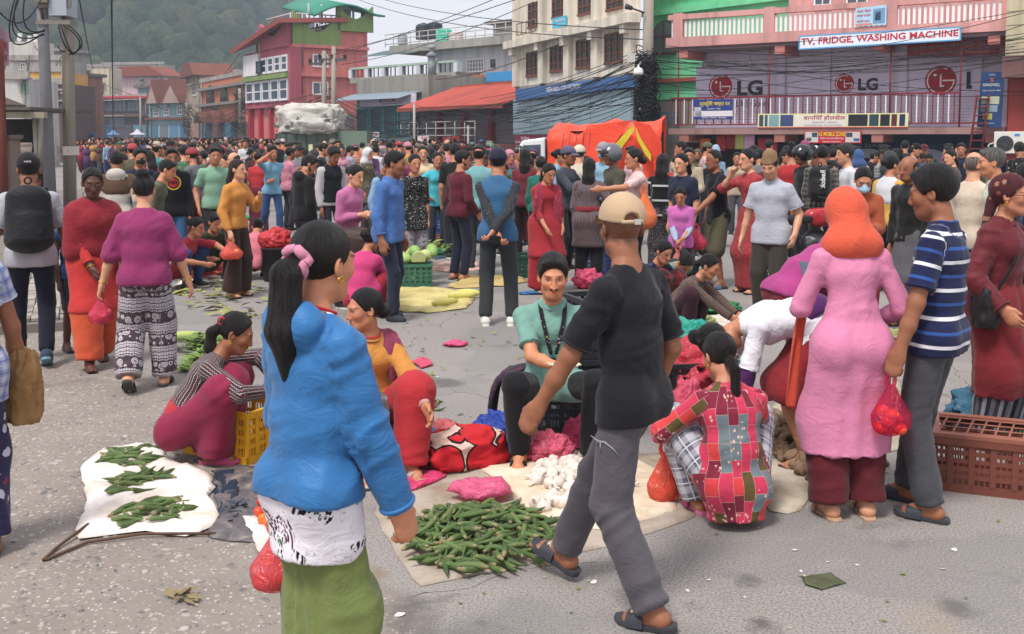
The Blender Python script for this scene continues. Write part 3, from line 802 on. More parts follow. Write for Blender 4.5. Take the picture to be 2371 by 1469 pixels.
def cap_parts(p,kind,col,parent,h,col2=None):
 R,c=p.Rh,p.hc
 def P(x,y,z):return c+R@v3(x,y,z)
 b=Bone(P(0,-0.02,0.12),P(0,-0.02,0),R@X3,0,0.09);hh=max(0.006,h*0.6)
 if kind in('cap','capback'):
  o=[el(P(0,-0.014,0.042),(0.091,0.111,0.1),0,R,bone=b),pl(P(0,0.06,0.044),R@v3(0,0.17,-1),k=0.004)]
  if kind=='capback':o.append(el(P(0,-0.13,0.026),(0.033,0.05,0.03),0.003,R,'-'))
  m=col if not isinstance(col,str)else cloth('plain',col,wr=0.2)
  cr=sdf_object('cap',o,hh,m,parent)
  mb=MB();n=9;vs=[];fs=[]
  for j in range(5):
   for i in range(n):
    a=(i/(n-1)-0.5)*2.3
    rr=j/4
    x=math.sin(a)*(0.088+0.0*rr);y=0.06+math.cos(a)*(0.03+0.088*rr)-0.012*rr
    z=0.046-0.022*rr-0.35*abs(x)*abs(x)*6*rr
    vs.append(up(P(x,y,z)))
  for k in(0,1):
   for j in range(4):
    for i in range(n-1):
     q=(j*n+i,j*n+i+1,(j+1)*n+i+1,(j+1)*n+i);fs.append(q)
   break
  top=[v+R@v3(0,0,0.006)for v in vs];N=len(vs)
  fs=fs+[tuple(N+i for i in f[::-1])for f in fs]
  rim=[4*n+i for i in range(n)]
  fs+=[(rim[i],rim[i+1],N+rim[i+1],N+rim[i])for i in range(n-1)]
  mb.add(vs+top,fs,True)
  br=mb.build('brim',m,cr)
  if kind=='capback':
   st=MB();pts=[up(P(0.088*math.sin(a),-0.014-0.113*math.cos(a),0.024))for a in np.linspace(-0.5,0.5,9)]
   for dz in(0,):st.tube([q+R@v3(0,0,-0.004)for q in pts],0.009,6)
   st.build('strap',m,cr)
   bk=MB();bk.box(up(P(0.014,-0.133,0.02)),(0.026,0.008,0.022),R=Matrix(R.tolist()));bk.build('buckle',M_plain('b8b4ac',0.35,0.6,metal=0.8),cr)
  return cr
 m=col if not isinstance(col,str)else cloth('plain',col,wr=0.25)
 if kind=='topi':
  o=[rc(P(0,-0.016,0.03),P(0.0,-0.025,0.098),0.094,0.07,0.0,R@Y3,1.2,bone=b),pl(P(0,0.06,0.044),R@v3(0,-0.3,-1),k=0.004)]
  return sdf_object('topi_cap',o,hh,m,parent,0.002)
 if kind=='beanie':
  o=[el(P(0,-0.014,0.045),(0.09,0.109,0.105),0,R,bone=b),pl(P(0,0.06,0.04),R@v3(0,-0.35,-1),k=0.01)]
  return sdf_object('beanie',o,hh,m,parent,0.003)
 if kind=='helmet':
  o=[el(P(0,-0.01,0.02),(0.125,0.148,0.138),0,R,bone=b),el(P(0,0.12,-0.045),(0.09,0.1,0.07),0.01,R,'-'),pl(P(0,0,-0.07),R@v3(0,0.1,-1),k=0.01)]
  hm=sdf_object('helmet',o,hh,m,parent)
  vz=[el(P(0,-0.006,0.02),(0.128,0.152,0.12),0,R,bone=b),pl(P(0,0.06,0),R@v3(0,-1,0.1),k=0.0),pl(P(0,0,0.09),R@v3(0,-0.4,1)),pl(P(0,0,0.035),R@v3(0,0,-1))]
  sdf_object('visor',vz,hh,M_plain('101216',0.1,0.6),hm)
  return hm
 if kind=='scarf':
  b2=Bone(P(0,0,0.14),p.nb,R@X3,0,0.12)
  o=[el(P(0,-0.018,0.032),(0.096,0.116,0.106),0,R,bone=b2),rc(P(0,-0.035,-0.02),p.nb+p.Rc@v3(0,-0.02,0.02),0.088,0.1,0.05,R@X3,1.12,bone=b2),rc(p.nb+p.Rc@v3(-0.08,-0.01,0.0),p.nb+p.Rc@v3(0.08,-0.01,0.0),0.075,0.075,0.05,bone=b2),el(P(0,0.085,-0.03),(0.058,0.075,0.1),0.02,R,'-'),pl(p.nb-p.Rc@v3(0,0,0.05),p.Rc@v3(0,0.3,-1),k=0.02)]
  return sdf_object('headscarf',o,hh,m,parent,0.006,(16,9,7),3)
 if kind=='band':
  o=[el(P(0,-0.02,0.038),(0.089,0.109,0.1),0,R,bone=b),pl(P(0,0.075,0.075),R@v3(0,0.8,-0.6),k=0.01),pl(P(0,0,-0.05),R@v3(0,0.5,-1),k=0.01),rc(P(0,-0.1,-0.04),P(0.03,-0.13,-0.2),0.035,0.02,0.03,bone=b)]
  return sdf_object('kerchief',o,hh,m,parent,0.004,(20,9,12),5)
def torso_ops(p,t,hem=0.1,w=1.0,nk=0.0):
 F_=p.fat*w;X=p.Rc@X3;lo=p.pel+p.Rp@v3(0,0,-hem)
 b=Bone(p.pel+p.Rm@v3(0,0,-0.1),p.nb,X,0,0.16)
 f=p.sex=='f'
 o=[rc(lo,p.waist,0.112*F_+t,0.098*F_+t,0.05,p.Rm@X3,1.32,bone=b)]
 for g in(-1,1):o.append(el(p.hip['l' if g<0 else 'r']+p.Rp@v3(-g*0.01,-0.045,-0.02),np.array((0.085,0.07,0.09))*p.fat+t,0.06,bone=b))
 for g in(-1,1):o.append(rc(p.hip['l' if g<0 else 'r'],p.hip['l' if g<0 else 'r']*0.6+p.kn['l' if g<0 else 'r']*0.4,0.093*p.fat+t,0.086*p.fat+t,0.05,bone=b))
 o+=[pl(lo,p.Rp@v3(0,0,-1)),rc(p.waist,p.chest,0.098*F_+t,0.103*F_+t,0.05,X,1.3,bone=b),rc(p.chest,p.nb-p.Rc@v3(0,0,0.02),0.1*F_+t,0.05+t*0.6,0.05,X,1.5,bone=b)]
 if f:
  for g in(-1,1):o.append(el(p.chest+p.Rc@v3(g*0.066,0.075*F_,-0.015),(0.062*F_,0.055*F_,0.06*F_),0.06,p.Rc,bone=b))
 if p.fat>1.08:o.append(el(p.waist+p.Rm@v3(0,0.04*F_,-0.02),np.array((0.125,0.1,0.12))*F_,0.06,p.Rm,bone=b))
 for s in 'lr':
  o.append(rc(p.nb+p.Rc@v3(0,-0.005,-0.045),p.sh[s],0.038+t*0.5,0.036+t*0.5,0.05,bone=b))
 o.append(el(p.nb+p.Rc@v3(0,0.022,0.06-nk),(0.058,0.07,0.062),0.006,p.Rc,'-'))
 return o
def sleeve_ops(p,t,sl,loose=1.0):
 o=[]
 for s in 'lr':
  sd=p.Rc@X3+v3(0.2,0.1,0.15)
  b=Bone(p.sh[s],p.elb[s],sd,0.6,0.07)
  f=min(1,sl);e=p.sh[s]+(p.elb[s]-p.sh[s])*f
  o.append(rc(p.sh[s],e,0.04+t*0.7,(0.04+t*0.8)*loose,0.04,cut='b' if sl<=1 else '',bone=b))
  if sl>1:
   e2=p.elb[s]+(p.wr[s]-p.elb[s])*min(1.02,sl-1)
   b2=Bone(p.elb[s],p.wr[s],sd,0.6+0.285,0.06)
   o.append(rc(p.elb[s],e2,(0.04+t*0.8)*loose,(0.03+t*0.6)*loose,0.012,cut='b',bone=b2))
 return o
def pants_ops(p,t,hem=1.0,loose=1.0,flare=1.0):
 F_=p.fat;o=[]
 b=Bone(p.pel,p.pel+p.Rp@v3(0,0,-1),p.Rp@X3,0,0.16)
 o.append(rc(p.pel+p.Rp@v3(0,0,-0.03),p.pel+p.Rm@v3(0,0,0.07),0.1*F_+t*0.8,0.086*F_+t*0.4,0.03,p.Rp@X3,1.27,bone=b))
 for s in 'lr':
  g=-1 if s=='l' else 1
  b1=Bone(p.hip[s],p.kn[s],p.Rp@X3*g,0.0,0.09,g*0.4);b2=Bone(p.kn[s],p.an[s],p.Rp@X3*g,0.43,0.08,g*0.4)
  f1=min(1,hem*2)
  rk=(0.054+t)*loose
  e1=p.hip[s]+(p.kn[s]-p.hip[s])*f1
  o.append(rc(p.hip[s],e1,0.086*F_+t,rk+(0.086*F_+t-rk)*(1-f1),0.05,cut='b' if hem<=0.5 else '',bone=b1))
  o.append(el(p.hip[s]+p.Rp@v3(-g*0.01,-0.045,-0.02),np.array((0.082,0.07,0.087))*F_+t*0.6,0.05,bone=b))
  if hem>0.5:
   f2=(hem-0.5)*2;e2=p.kn[s]+(p.an[s]-p.kn[s])*f2
   r2=(0.044+t)*loose*flare
   o.append(rc(p.kn[s],e2,rk,r2,0.012,cut='b',bone=b2))
 return o
def skirt_ops(p,t,z,flare=1.0,top=0.1,clear=0.0):
 F_=p.fat;t=t+clear;o=[]
 b=Bone(p.pel+v3(0,0,0.1),p.pel+v3(0,0,-1),X3,0,0.2)
 o.append(rc(p.pel+p.Rp@v3(0,0,-0.03),p.pel+p.Rm@v3(0,0,top),0.106*F_+t,0.092*F_+t*0.6,0.04,p.Rp@X3,1.3,bone=b))
 mk=(p.kn['l']+p.kn['r'])/2;ma=(p.an['l']+p.an['r'])/2
 for s in 'lr':
  o.append(rc(p.hip[s],p.kn[s],0.095*F_+t,(0.075+t)*flare,0.09,bone=b));o.append(rc(p.kn[s],p.an[s]+v3(0,0,-0.1),(0.075+t)*flare,(0.085+t)*flare,0.09,bone=b))
  o.append(el(p.hip[s]+p.Rp@v3(0,-0.05,-0.02),np.array((0.084,0.072,0.095))*F_+t*0.6,0.05,bone=b))
 o.append(rc((p.pel+mk)/2,mk,0.09+t,0.09+t,0.09,bone=b));o.append(rc(mk,ma,0.09+t,(0.1+t)*flare,0.09,bone=b))
 o.append(pl(v3(0,0,z),v3(0,0,-1)))
 return o
_SOLE=[(0.0,-0.095),(0.028,-0.086),(0.038,-0.055),(0.036,-0.01),(0.040,0.04),(0.050,0.09),(0.049,0.125),(0.036,0.155),(0.01,0.168),(-0.015,0.163),(-0.034,0.14),(-0.043,0.1),(-0.038,0.045),(-0.032,0.0),(-0.036,-0.055),(-0.026,-0.087)]
def footwear(p,kind,col,parent,col2='2a2a2a',h=0.01):
 for s in 'lr':
  R=p.ft[s];a=p.an[s];g=1 if s=='l' else-1
  def W(x,y,z):return Vector(a+R@v3(x,y,z))
  m=cloth('plain',col,rough=0.7,wr=0.15)if kind!='flat' else M_plain(col,0.6)
  if kind in('slide','flip','sandal','flat'):
   th=0.026 if kind=='slide' else 0.016;z0=-0.086
   n=len(_SOLE);mb=MB()
   rise=lambda y:0.012*max(0,(y-0.09)/0.07)**2
   for sc_,zz in((1.0,0.0),(1.03,th)):pass
   vs=[W(g*x,y,z0+rise(y))for x,y in _SOLE]+[W(g*x*1.06,y*1.02,z0+th*0.6+rise(y))for x,y in _SOLE]+[W(g*x*1.0,y,z0+th+rise(y))for x,y in _SOLE]
   fs=[(k*n+i,k*n+(i+1)%n,(k+1)*n+(i+1)%n,(k+1)*n+i)for k in(0,1)for i in range(n)]+[tuple(range(n))[::-1],tuple(range(2*n,3*n))]
   mb.add(vs,fs)
   so=mb.build('sandal' if kind!='flat' else 'shoe',m,parent)
   st=MB()
   if kind=='flip':
    for sg in(-1,1):st.tube([W(0.012*g,0.11,z0+th),W(g*0.012+sg*0.022,0.085,z0+th+0.04),W(sg*0.04,0.03,z0+th+0.015)],0.006,6)
   else:
    y0,y1=(0.03,0.105)if kind=='slide' else(0.06,0.1);nn=9
    tops=(0.062,0.05)
    for rr in(0,0.005):
     vs=[]
     for y,tp in((y0,tops[0]),((y0+y1)/2,0.058),(y1,tops[1])):
      for i in range(nn):
       t=math.pi*i/(nn-1)
       vs.append(W((0.047+rr)*math.cos(t),y,z0+th*0.5+(tp+rr-0.005)*math.sin(t)**0.8))
     st.add(vs,[(j*nn+i,j*nn+i+1,(j+1)*nn+i+1,(j+1)*nn+i)for j in(0,1)for i in range(nn-1)],True)
   st.build('strap',M_plain(col2,0.6),so)
  else:
   b=Bone(a+R@v3(0,-0.1,-0.05),a+R@v3(0,0.2,-0.05),R@X3,0,0.05)
   o=[rc(a+R@v3(0,-0.045,-0.045),a+R@v3(0,0.115,-0.055),0.042,0.038,0.02,R@X3,1.12,bone=b),rc(a+R@v3(0,-0.01,-0.01),a+R@v3(0,0.07,-0.045),0.042,0.036,0.03,bone=b),pl(a+R@v3(0,0,-0.075),R@v3(0,0,-1)),pl(a+R@v3(0,0,0.025),R@v3(0,0,1))]
   so=sdf_object('shoe',o,max(0.009,h*0.7),m,parent)
   mb=MB();n=len(_SOLE)
   vs=[W(g*x*1.02,y*1.0,zz)for zz in(-0.086,-0.066)for x,y in _SOLE]
   mb.add(vs,[(i,(i+1)%n,n+(i+1)%n,n+i)for i in range(n)]+[tuple(range(n))[::-1],tuple(range(n,2*n))])
   mb.build('sole',M_plain(col2,0.7),so)
PEOPLE=[]
def person(label,x,Y,H,th,pose=None,skin='m',sex='m',hair='short',hairc='120d0c',top=None,bot=None,over=None,shoes=('shoe','2a2a2c','d8d4cc'),hat=None,extra=None,group=None,near=None,lip=1.0,beard=None,mask=None,shave=False,feet_py=None,at=None,cat='person',name='person'):
 pos=Vector(at)if at is not None else(G(x,feet_py)if feet_py else None)
 if pos is None:
  pos=D(x,600,Y);pos.z=0.0
 d=pos.y
 if near is None:near=d<9.5
 pk=dict(pose or{});pk.setdefault('sex',sex)
 pn=pk.pop('pn',None)
 p=Pose(**pk)
 if pn:p.pn.update(pn)
 h=min(0.032,max(0.0105,d*0.0025))
 o=build_body(name,p,near,d,skin,sex,lip if sex=='m' else 1.0,shave,bool(shoes)and shoes[0]=='shoe')
 seed=len(PEOPLE)*13+5
 JOINTS[:]=[p.elb['l'],p.elb['r'],p.kn['l'],p.kn['r'],p.sh['l']-v3(-0.05,0,0.06),p.sh['r']-v3(0.05,0,0.06),p.waist,p.an['l']+v3(0,0,0.05),p.an['r']+v3(0,0,0.05)]
 BRANCH[0]=-1.0 if abs((th+180)%360-180)>90 else 1.0
 ho=None
 if hair:
  ho=sdf_object('hair',hair_ops(p,hair,sex,bool(hat))+([pl(p.hc+p.Rh@v3(0,0,0.062),p.Rh@v3(0,0,1))]if hat else[]),max(0.006,h*0.6),M_hair(hairc),o,0.003 if near else 0.002,(70,1,3),seed)
 if hat:cap_parts(p,hat[0],hat[1],o,h,hat[2]if len(hat)>2 else None)
 if bot:
  k=dict(bot);kind=k.pop('k');m=k.pop('m');fo=k.pop('fold',0.006);vf=k.pop('vf',0.0)
  if kind=='pants':ops=pants_ops(p,k.pop('t',0.012),**k);nm='trousers' if k.get('hem',1.0)>0.7 else 'shorts'
  else:ops=skirt_ops(p,k.pop('t',0.015),**k);nm='skirt'
  sdf_object(nm,ops,h,m,o,fo,(10,9,7),seed+1,vf*0.6)
 for tp,nm in((top,'top'),(over,'jacket')):
  if not tp:continue
  k=dict(tp);m=k.pop('m');t=k.pop('t',0.014)*0.9;sl=k.pop('sl',0.6);hem=k.pop('hem',0.1);fo=k.pop('fold',0.006);nm=k.pop('n',nm);loose=k.pop('loose',1.05)
  ops=torso_ops(p,t,hem,k.pop('w',1.0),k.pop('nk',0.0))
  sk=k.pop('skirt',None);ex=k.pop('ops',None);vf=k.pop('vf',0.0)
  if sk is not None:
   lo_=(bot or{}).get('loose',1.0);base=skirt_ops(p,t+0.004+0.026*max(0,lo_-1.0)+(bot or{}).get('t',0.0)*0.5,sk,k.pop('flare',1.0))
   ops=base+[q for q in ops[5:]if q.t!='p']
  if sl:ops=ops[:-1]+sleeve_ops(p,t,sl,loose)+ops[-1:]
  if ex:ops=ops[:-1]+ex(p,t)+ops[-1:]
  g=sdf_object(nm,ops,h,m,o,fo,(9,9,8),seed+2,vf*0.6)
  if near and nm!='jacket' or nm=='jacket' and near and sl:
   ring(o,'neckband',p.nb+p.Rc@v3(0,0.018,0.004-0.35*0.0),p.Rc@v3(0,0.3,1),0.064,0.0065,m,1.0)
   for s_ in 'lr':
    if not sl:continue
    e_,ax_=(p.sh[s_]+(p.elb[s_]-p.sh[s_])*sl,p.elb[s_]-p.sh[s_])if sl<=1 else(p.elb[s_]+(p.wr[s_]-p.elb[s_])*min(1.0,sl-1),p.wr[s_]-p.elb[s_])
    R_=(0.04+t*0.8)*loose if sl<=1 else(0.03+t*0.6)*loose
    ring(o,'cuff',e_-nrm(ax_)*0.008,ax_,R_+0.001,0.005 if sl<=1 else 0.008,m)
 if shoes:footwear(p,shoes[0],shoes[1],o,shoes[2]if len(shoes)>2 else '2a2a2a',h)
 R,c=p.Rh,p.hc
 def P(x_,y_,z_):return c+R@v3(x_,y_,z_)
 if beard:
  bo=[]
  b=Bone(P(0,0.1,0),P(0,0.1,-0.1),R@X3,0,0.05)
  if 'm' in beard:bo+=[rc(P(-0.021,0.084,-0.054),P(0,0.0955,-0.0475),0.0045,0.006,0.004,bone=b),rc(P(0.021,0.084,-0.054),P(0,0.0955,-0.0475),0.0045,0.006,0.004,bone=b)]
  if 'g' in beard:bo+=[el(P(0,0.075,-0.096),(0.02,0.014,0.017),0.006,R,bone=b)]
  if 'b' in beard:bo+=[rc(P(-0.052,0.012,-0.05),P(-0.02,0.06,-0.094),0.02,0.021,0.02,bone=b),rc(P(0.052,0.012,-0.05),P(0.02,0.06,-0.094),0.02,0.021,0.02,bone=b),el(P(0,0.064,-0.094),(0.03,0.024,0.022),0.02,R,bone=b)]
  sdf_object('beard',bo,0.0035 if near else 0.006,M_hair('1a1411',0.7),o)
 if mask:
  b=Bone(P(0,0.1,0),P(0,0.1,-0.1),R@X3,0,0.05)
  sdf_object('face_mask',[el(P(0,0.03,-0.058),(0.068,0.08,0.05),0,R,bone=b),rc(P(0,0.09,-0.01),P(0,0.105,-0.05),0.02,0.03,0.02,bone=b),pl(P(0,0.035,0),R@v3(0,-1,0))],max(0.006,h*0.5),cloth('plain',mask,wr=0.2),o)
 if extra:extra(o,p,h)
 s=H/1.70
 phi=math.pi+rad(th)-math.atan2(pos.x,pos.y)
 o.matrix_world=Matrix.Translation(pos)@Matrix.Rotation(phi,4,'Z')@Matrix.Scale(s,4)
 tag(o,label,cat,group)
 o['_p']=0;del o['_p']
 PEOPLE.append(o)
 return o,p
def world_pt(o,v):return o.matrix_world@Vector(v)
# ground
def wobble(n,g,sc,amt):
 nz=n.n('TexNoise');n.l(g,nz.inputs['Vector']);nz.inputs['Scale'].default_value=sc;nz.inputs['Detail'].default_value=4;s=n.n('VectorMath',operation='SCALE');n.l(nz.outputs[1],s.inputs[0]);s.inputs['Scale'].default_value=amt
 a=n.n('VectorMath',operation='ADD');n.l(g,a.inputs[0]);n.l(s.outputs[0],a.inputs[1]);return a.outputs[0]
SPOTS=[(G(1805,1425)[:2],0.13,(0.09,0.075,0.065)),(G(905,1415)[:2],0.34,(0.07,0.063,0.06)),(G(870,1320)[:2],0.2,(0.2,0.15,0.1)),(G(1640,1380)[:2],0.1,(0.1,0.09,0.085)),(G(1760,1320)[:2],0.13,(0.07,0.065,0.062)),(G(1560,1255)[:2],0.07,(0.12,0.1,0.09)),(G(1180,1425)[:2],0.12,(0.1,0.09,0.085)),(G(1060,880)[:2],0.2,(0.1,0.095,0.09)),(G(1310,1440)[:2],0.09,(0.1,0.09,0.085)),(G(700,820)[:2],0.3,(0.1,0.095,0.095)),(G(2250,1380)[:2],0.14,(0.11,0.1,0.095))]
def M_road():
 n=NT('asphalt',0.9,0.2);g=n.geo();X=n.sep(g)
 n1=n.noise(g,0.45,5,0.6);n2=n.noise(g,3.2,4,0.6);sp=n.noise(g,90,3,0.8)
 col=n.mix(n.ramp(n1,[(0.3,0.0),(0.7,1.0)]),(0.132,0.114,0.102),(0.212,0.187,0.167))
 col=n.mix(n.ramp(sp,[(0.38,0.0),(0.64,1.0)]),col,(0.33,0.31,0.30));col=n.mix(n.ramp(sp,[(0.28,1.0),(0.42,0.0)]),col,(0.09,0.085,0.085))
 stain=n.ramp(n.noise(g,1.7,6,0.62,0.8),[(0.60,0.0),(0.68,0.8),(0.75,0.55)]);col=n.mix(n.math('MULTIPLY',stain,0.6),col,(0.075,0.068,0.066))
 mud=n.ramp(n.noise(n.map(g,loc=(7,3,0)),1.1,6,0.65,0.5),[(0.62,0.0),(0.72,0.6)]);col=n.mix(mud,col,(0.27,0.21,0.15))
 cr_=n.vor(n.map(wobble(n,g,1.3,0.5),(0.55,0.4,1)),1.0,'DISTANCE_TO_EDGE');col=n.mix(n.math('MULTIPLY',n.math('LESS_THAN',cr_,0.0012),n.math('GREATER_THAN',n1,0.5)),col,(0.06,0.055,0.05))
 col=n.mix(n.ramp(n.noise(n.map(g,loc=(3,9,0)),0.8,3),[(0.52,0.0),(0.56,0.35)]),col,(0.16,0.155,0.155))
 for(sx,sy),r_,c_ in SPOTS:
  q=n.n('VectorMath',operation='DISTANCE');n.l(wobble(n,g,9,0.18),q.inputs[0]);q.inputs[1].default_value=(sx,sy,0)
  col=n.mix(n.ramp(n.math('DIVIDE',q.outputs['Value'],r_),[(0.6,0.8),(1.0,0.0)]),col,c_)
 side=n.math('ADD',n.math('ADD',X[0],n.math('MULTIPLY',X[1],0.574)),n.math('MULTIPLY',n.noise(g,0.9,5,0.65),2.2))
 side=n.math('MULTIPLY',n.math('SUBTRACT',3.15,side),3.0)
 m=n.n('Clamp');n.l(side,m.inputs[0]);m=m.outputs[0]
 wob=n.n('VectorMath',operation='ADD');n.l(g,wob.inputs[0])
 nz=n.n('TexNoise');n.l(g,nz.inputs['Vector']);nz.inputs['Scale'].default_value=6;sc=n.n('VectorMath',operation='SCALE');n.l(nz.outputs[1],sc.inputs[0]);sc.inputs['Scale'].default_value=0.12;n.l(sc.outputs[0],wob.inputs[1])
 vd=n.vor(wob.outputs[0],19);vc=n.sep(n.vor(wob.outputs[0],19,out='Color'))
 peb=n.ramp(vd,[(0.2,1.0),(0.42,0.0)])
 show=n.math('MULTIPLY',peb,n.ramp(vc[1],[(0.35,0.0),(0.55,1.0)]))
 pc=n.ramp(vc[0],[(0.0,(0.12,0.115,0.125)),(0.3,(0.24,0.21,0.19)),(0.6,(0.31,0.27,0.235)),(0.85,(0.4,0.365,0.335))])
 vd2=n.vor(g,60);vc2=n.sep(n.vor(g,60,out='Color'))
 cement=n.mix(n.noise(g,2.0,6,0.65),(0.165,0.14,0.122),(0.295,0.257,0.229))
 cement=n.mix(n.math('MULTIPLY',n.ramp(vd2,[(0.3,1.0),(0.45,0.0)]),n.math('GREATER_THAN',vc2[0],0.6)),cement,n.ramp(vc2[1],[(0,(0.1,0.1,0.1)),(0.5,(0.3,0.27,0.25)),(1,(0.5,0.47,0.44))]))
 conc=n.mix(n.math('MULTIPLY',show,0.85),cement,pc)
 conc=n.mix(n.math('MULTIPLY',stain,0.4),conc,(0.10,0.09,0.085))
 n.base(n.mix(m,col,conc))
 h=n.math('ADD',n.math('MULTIPLY',sp,0.25),n.math('MULTIPLY',n.math('MULTIPLY',m,show),0.8));h=n.math('ADD',h,n.math('MULTIPLY',n2,0.7))
 n.bump(h,0.6,0.012)
 n.l(n.ramp(stain,[(0,0.92),(1,0.6)]),n.p.inputs['Roughness'])
 return n.m
mb=MB();mb.quad((-420,-6,0),(420,-6,0),(420,900,0),(-420,900,0))
tag(mb.build('road',M_road()),kind='structure')
def pebble_field():
 rng=np.random.default_rng(4);m=MB()
 for i in range(1500):
  y=2.6+8.5*rng.random()**1.6;x=-0.62*y+rng.random()*0.62*y*1.0
  if x+y*0.574>1.6-0.4*rng.random():continue
  r=0.007+0.016*rng.random()**2.2;a=rng.random()*6.28;e=0.6+0.5*rng.random();n=6
  ring=lambda s,z:[(x+math.cos(a)*math.cos(t)*r*s-math.sin(a)*math.sin(t)*r*s*e,y+math.sin(a)*math.cos(t)*r*s+math.cos(a)*math.sin(t)*r*s*e,z)for t in[6.283*k/n for k in range(n)]]
  vs=ring(1.0,-0.004)+ring(0.95,r*0.18)+ring(0.5,r*0.34)
  m.add(vs,[(k*n+j,k*n+(j+1)%n,(k+1)*n+(j+1)%n,(k+1)*n+j)for k in(0,1)for j in range(n)]+[tuple(range(2*n,3*n))],True)
 nt=NT('pebble',0.8,0.3);c=nt.vor(nt.geo(),28,out='Color')
 nt.base(nt.ramp(nt.sep(c)[0],[(0,(0.1,0.1,0.11)),(0.35,(0.22,0.2,0.19)),(0.7,(0.28,0.25,0.22)),(1,(0.4,0.36,0.33))]));nt.bump(nt.noise(nt.geo(),120,3),0.3,0.004)
 tag(m.build('gravel',nt.m),'river pebbles bedded in the worn concrete at the left','gravel',kind='stuff')
pebble_field()
P0,P1=G(212,762),G(196,522)
pd=(P1-P0);plen=pd.length;pd.normalize();prz=math.atan2(pd.y,pd.x)
pave=empty('pavement',P0,prz);tag(pave,kind='structure')
m=MB();m.bb(0,plen+14,0.0,3.2,-0.05,0.085);m.build('bedding',M_wall('7d7670'),pave)
pm=[M_plain(c,0.9,0.2,0.3,9.0,0.4)for c in('8b847c','9a928a','7a746e','928a84')]
bm_=MB().bb(0,0.21,0,0.115,0,0.03);pv=bm_.mesh('paver');rng=random.Random(2)
pvm=[]
for c in pm:
 q=pv.copy();q.materials.append(c);pvm.append(q)
for i in range(40):
 for j in range(7):
  o=link('paver',pvm[rng.randrange(4)],None,pave,(0.12+i*0.22,0.17+j*0.125+rng.uniform(-.004,.004),0.086+rng.uniform(-0.008,0.006)),(rng.uniform(-.02,.02),rng.uniform(-.02,.02),rng.uniform(-.02,.02)))
km=M_wall('8a847e')
for i in range(26):
 m=MB().bb(i*0.6,i*0.6+0.585,-0.01,0.145,-0.02,0.118);m.build('kerbstone',km,pave,bevel=0.012)
 # lettering
def text_mesh(body,bold=0.0,ext=0.0):
 c=bpy.data.curves.new('lettering','FONT');c.body=body;c.offset=bold;c.extrude=ext;c.resolution_u=3
 o=bpy.data.objects.new('lettering',c);COL.objects.link(o)
 dg=bpy.context.evaluated_depsgraph_get();dg.update()
 me=bpy.data.meshes.new_from_object(o.evaluated_get(dg));bpy.data.objects.remove(o);bpy.data.curves.remove(c)
 me.name='lettering'
 return me
def fit_text(me,M):
 V=np.empty(len(me.vertices)*3,np.float32);me.vertices.foreach_get('co',V);V=V.reshape(-1,3)
 lo,hi=V.min(0),V.max(0);out=np.empty_like(V)
 for i,v in enumerate(V):out[i]=M((v[0]-lo[0])/(hi[0]-lo[0]),(v[1]-lo[1])/max(1e-6,hi[1]-lo[1]))
 me.vertices.foreach_set('co',out.ravel());me.update()
 return me
@mat_cached
def M_ink(c,rough=0.6):
 n=NT('ink',rough,0.3);cl=lin(c);n.base(n.mix(n.noise(n.obj(),6,3),tuple(x*0.85 for x in cl),cl));return n.m
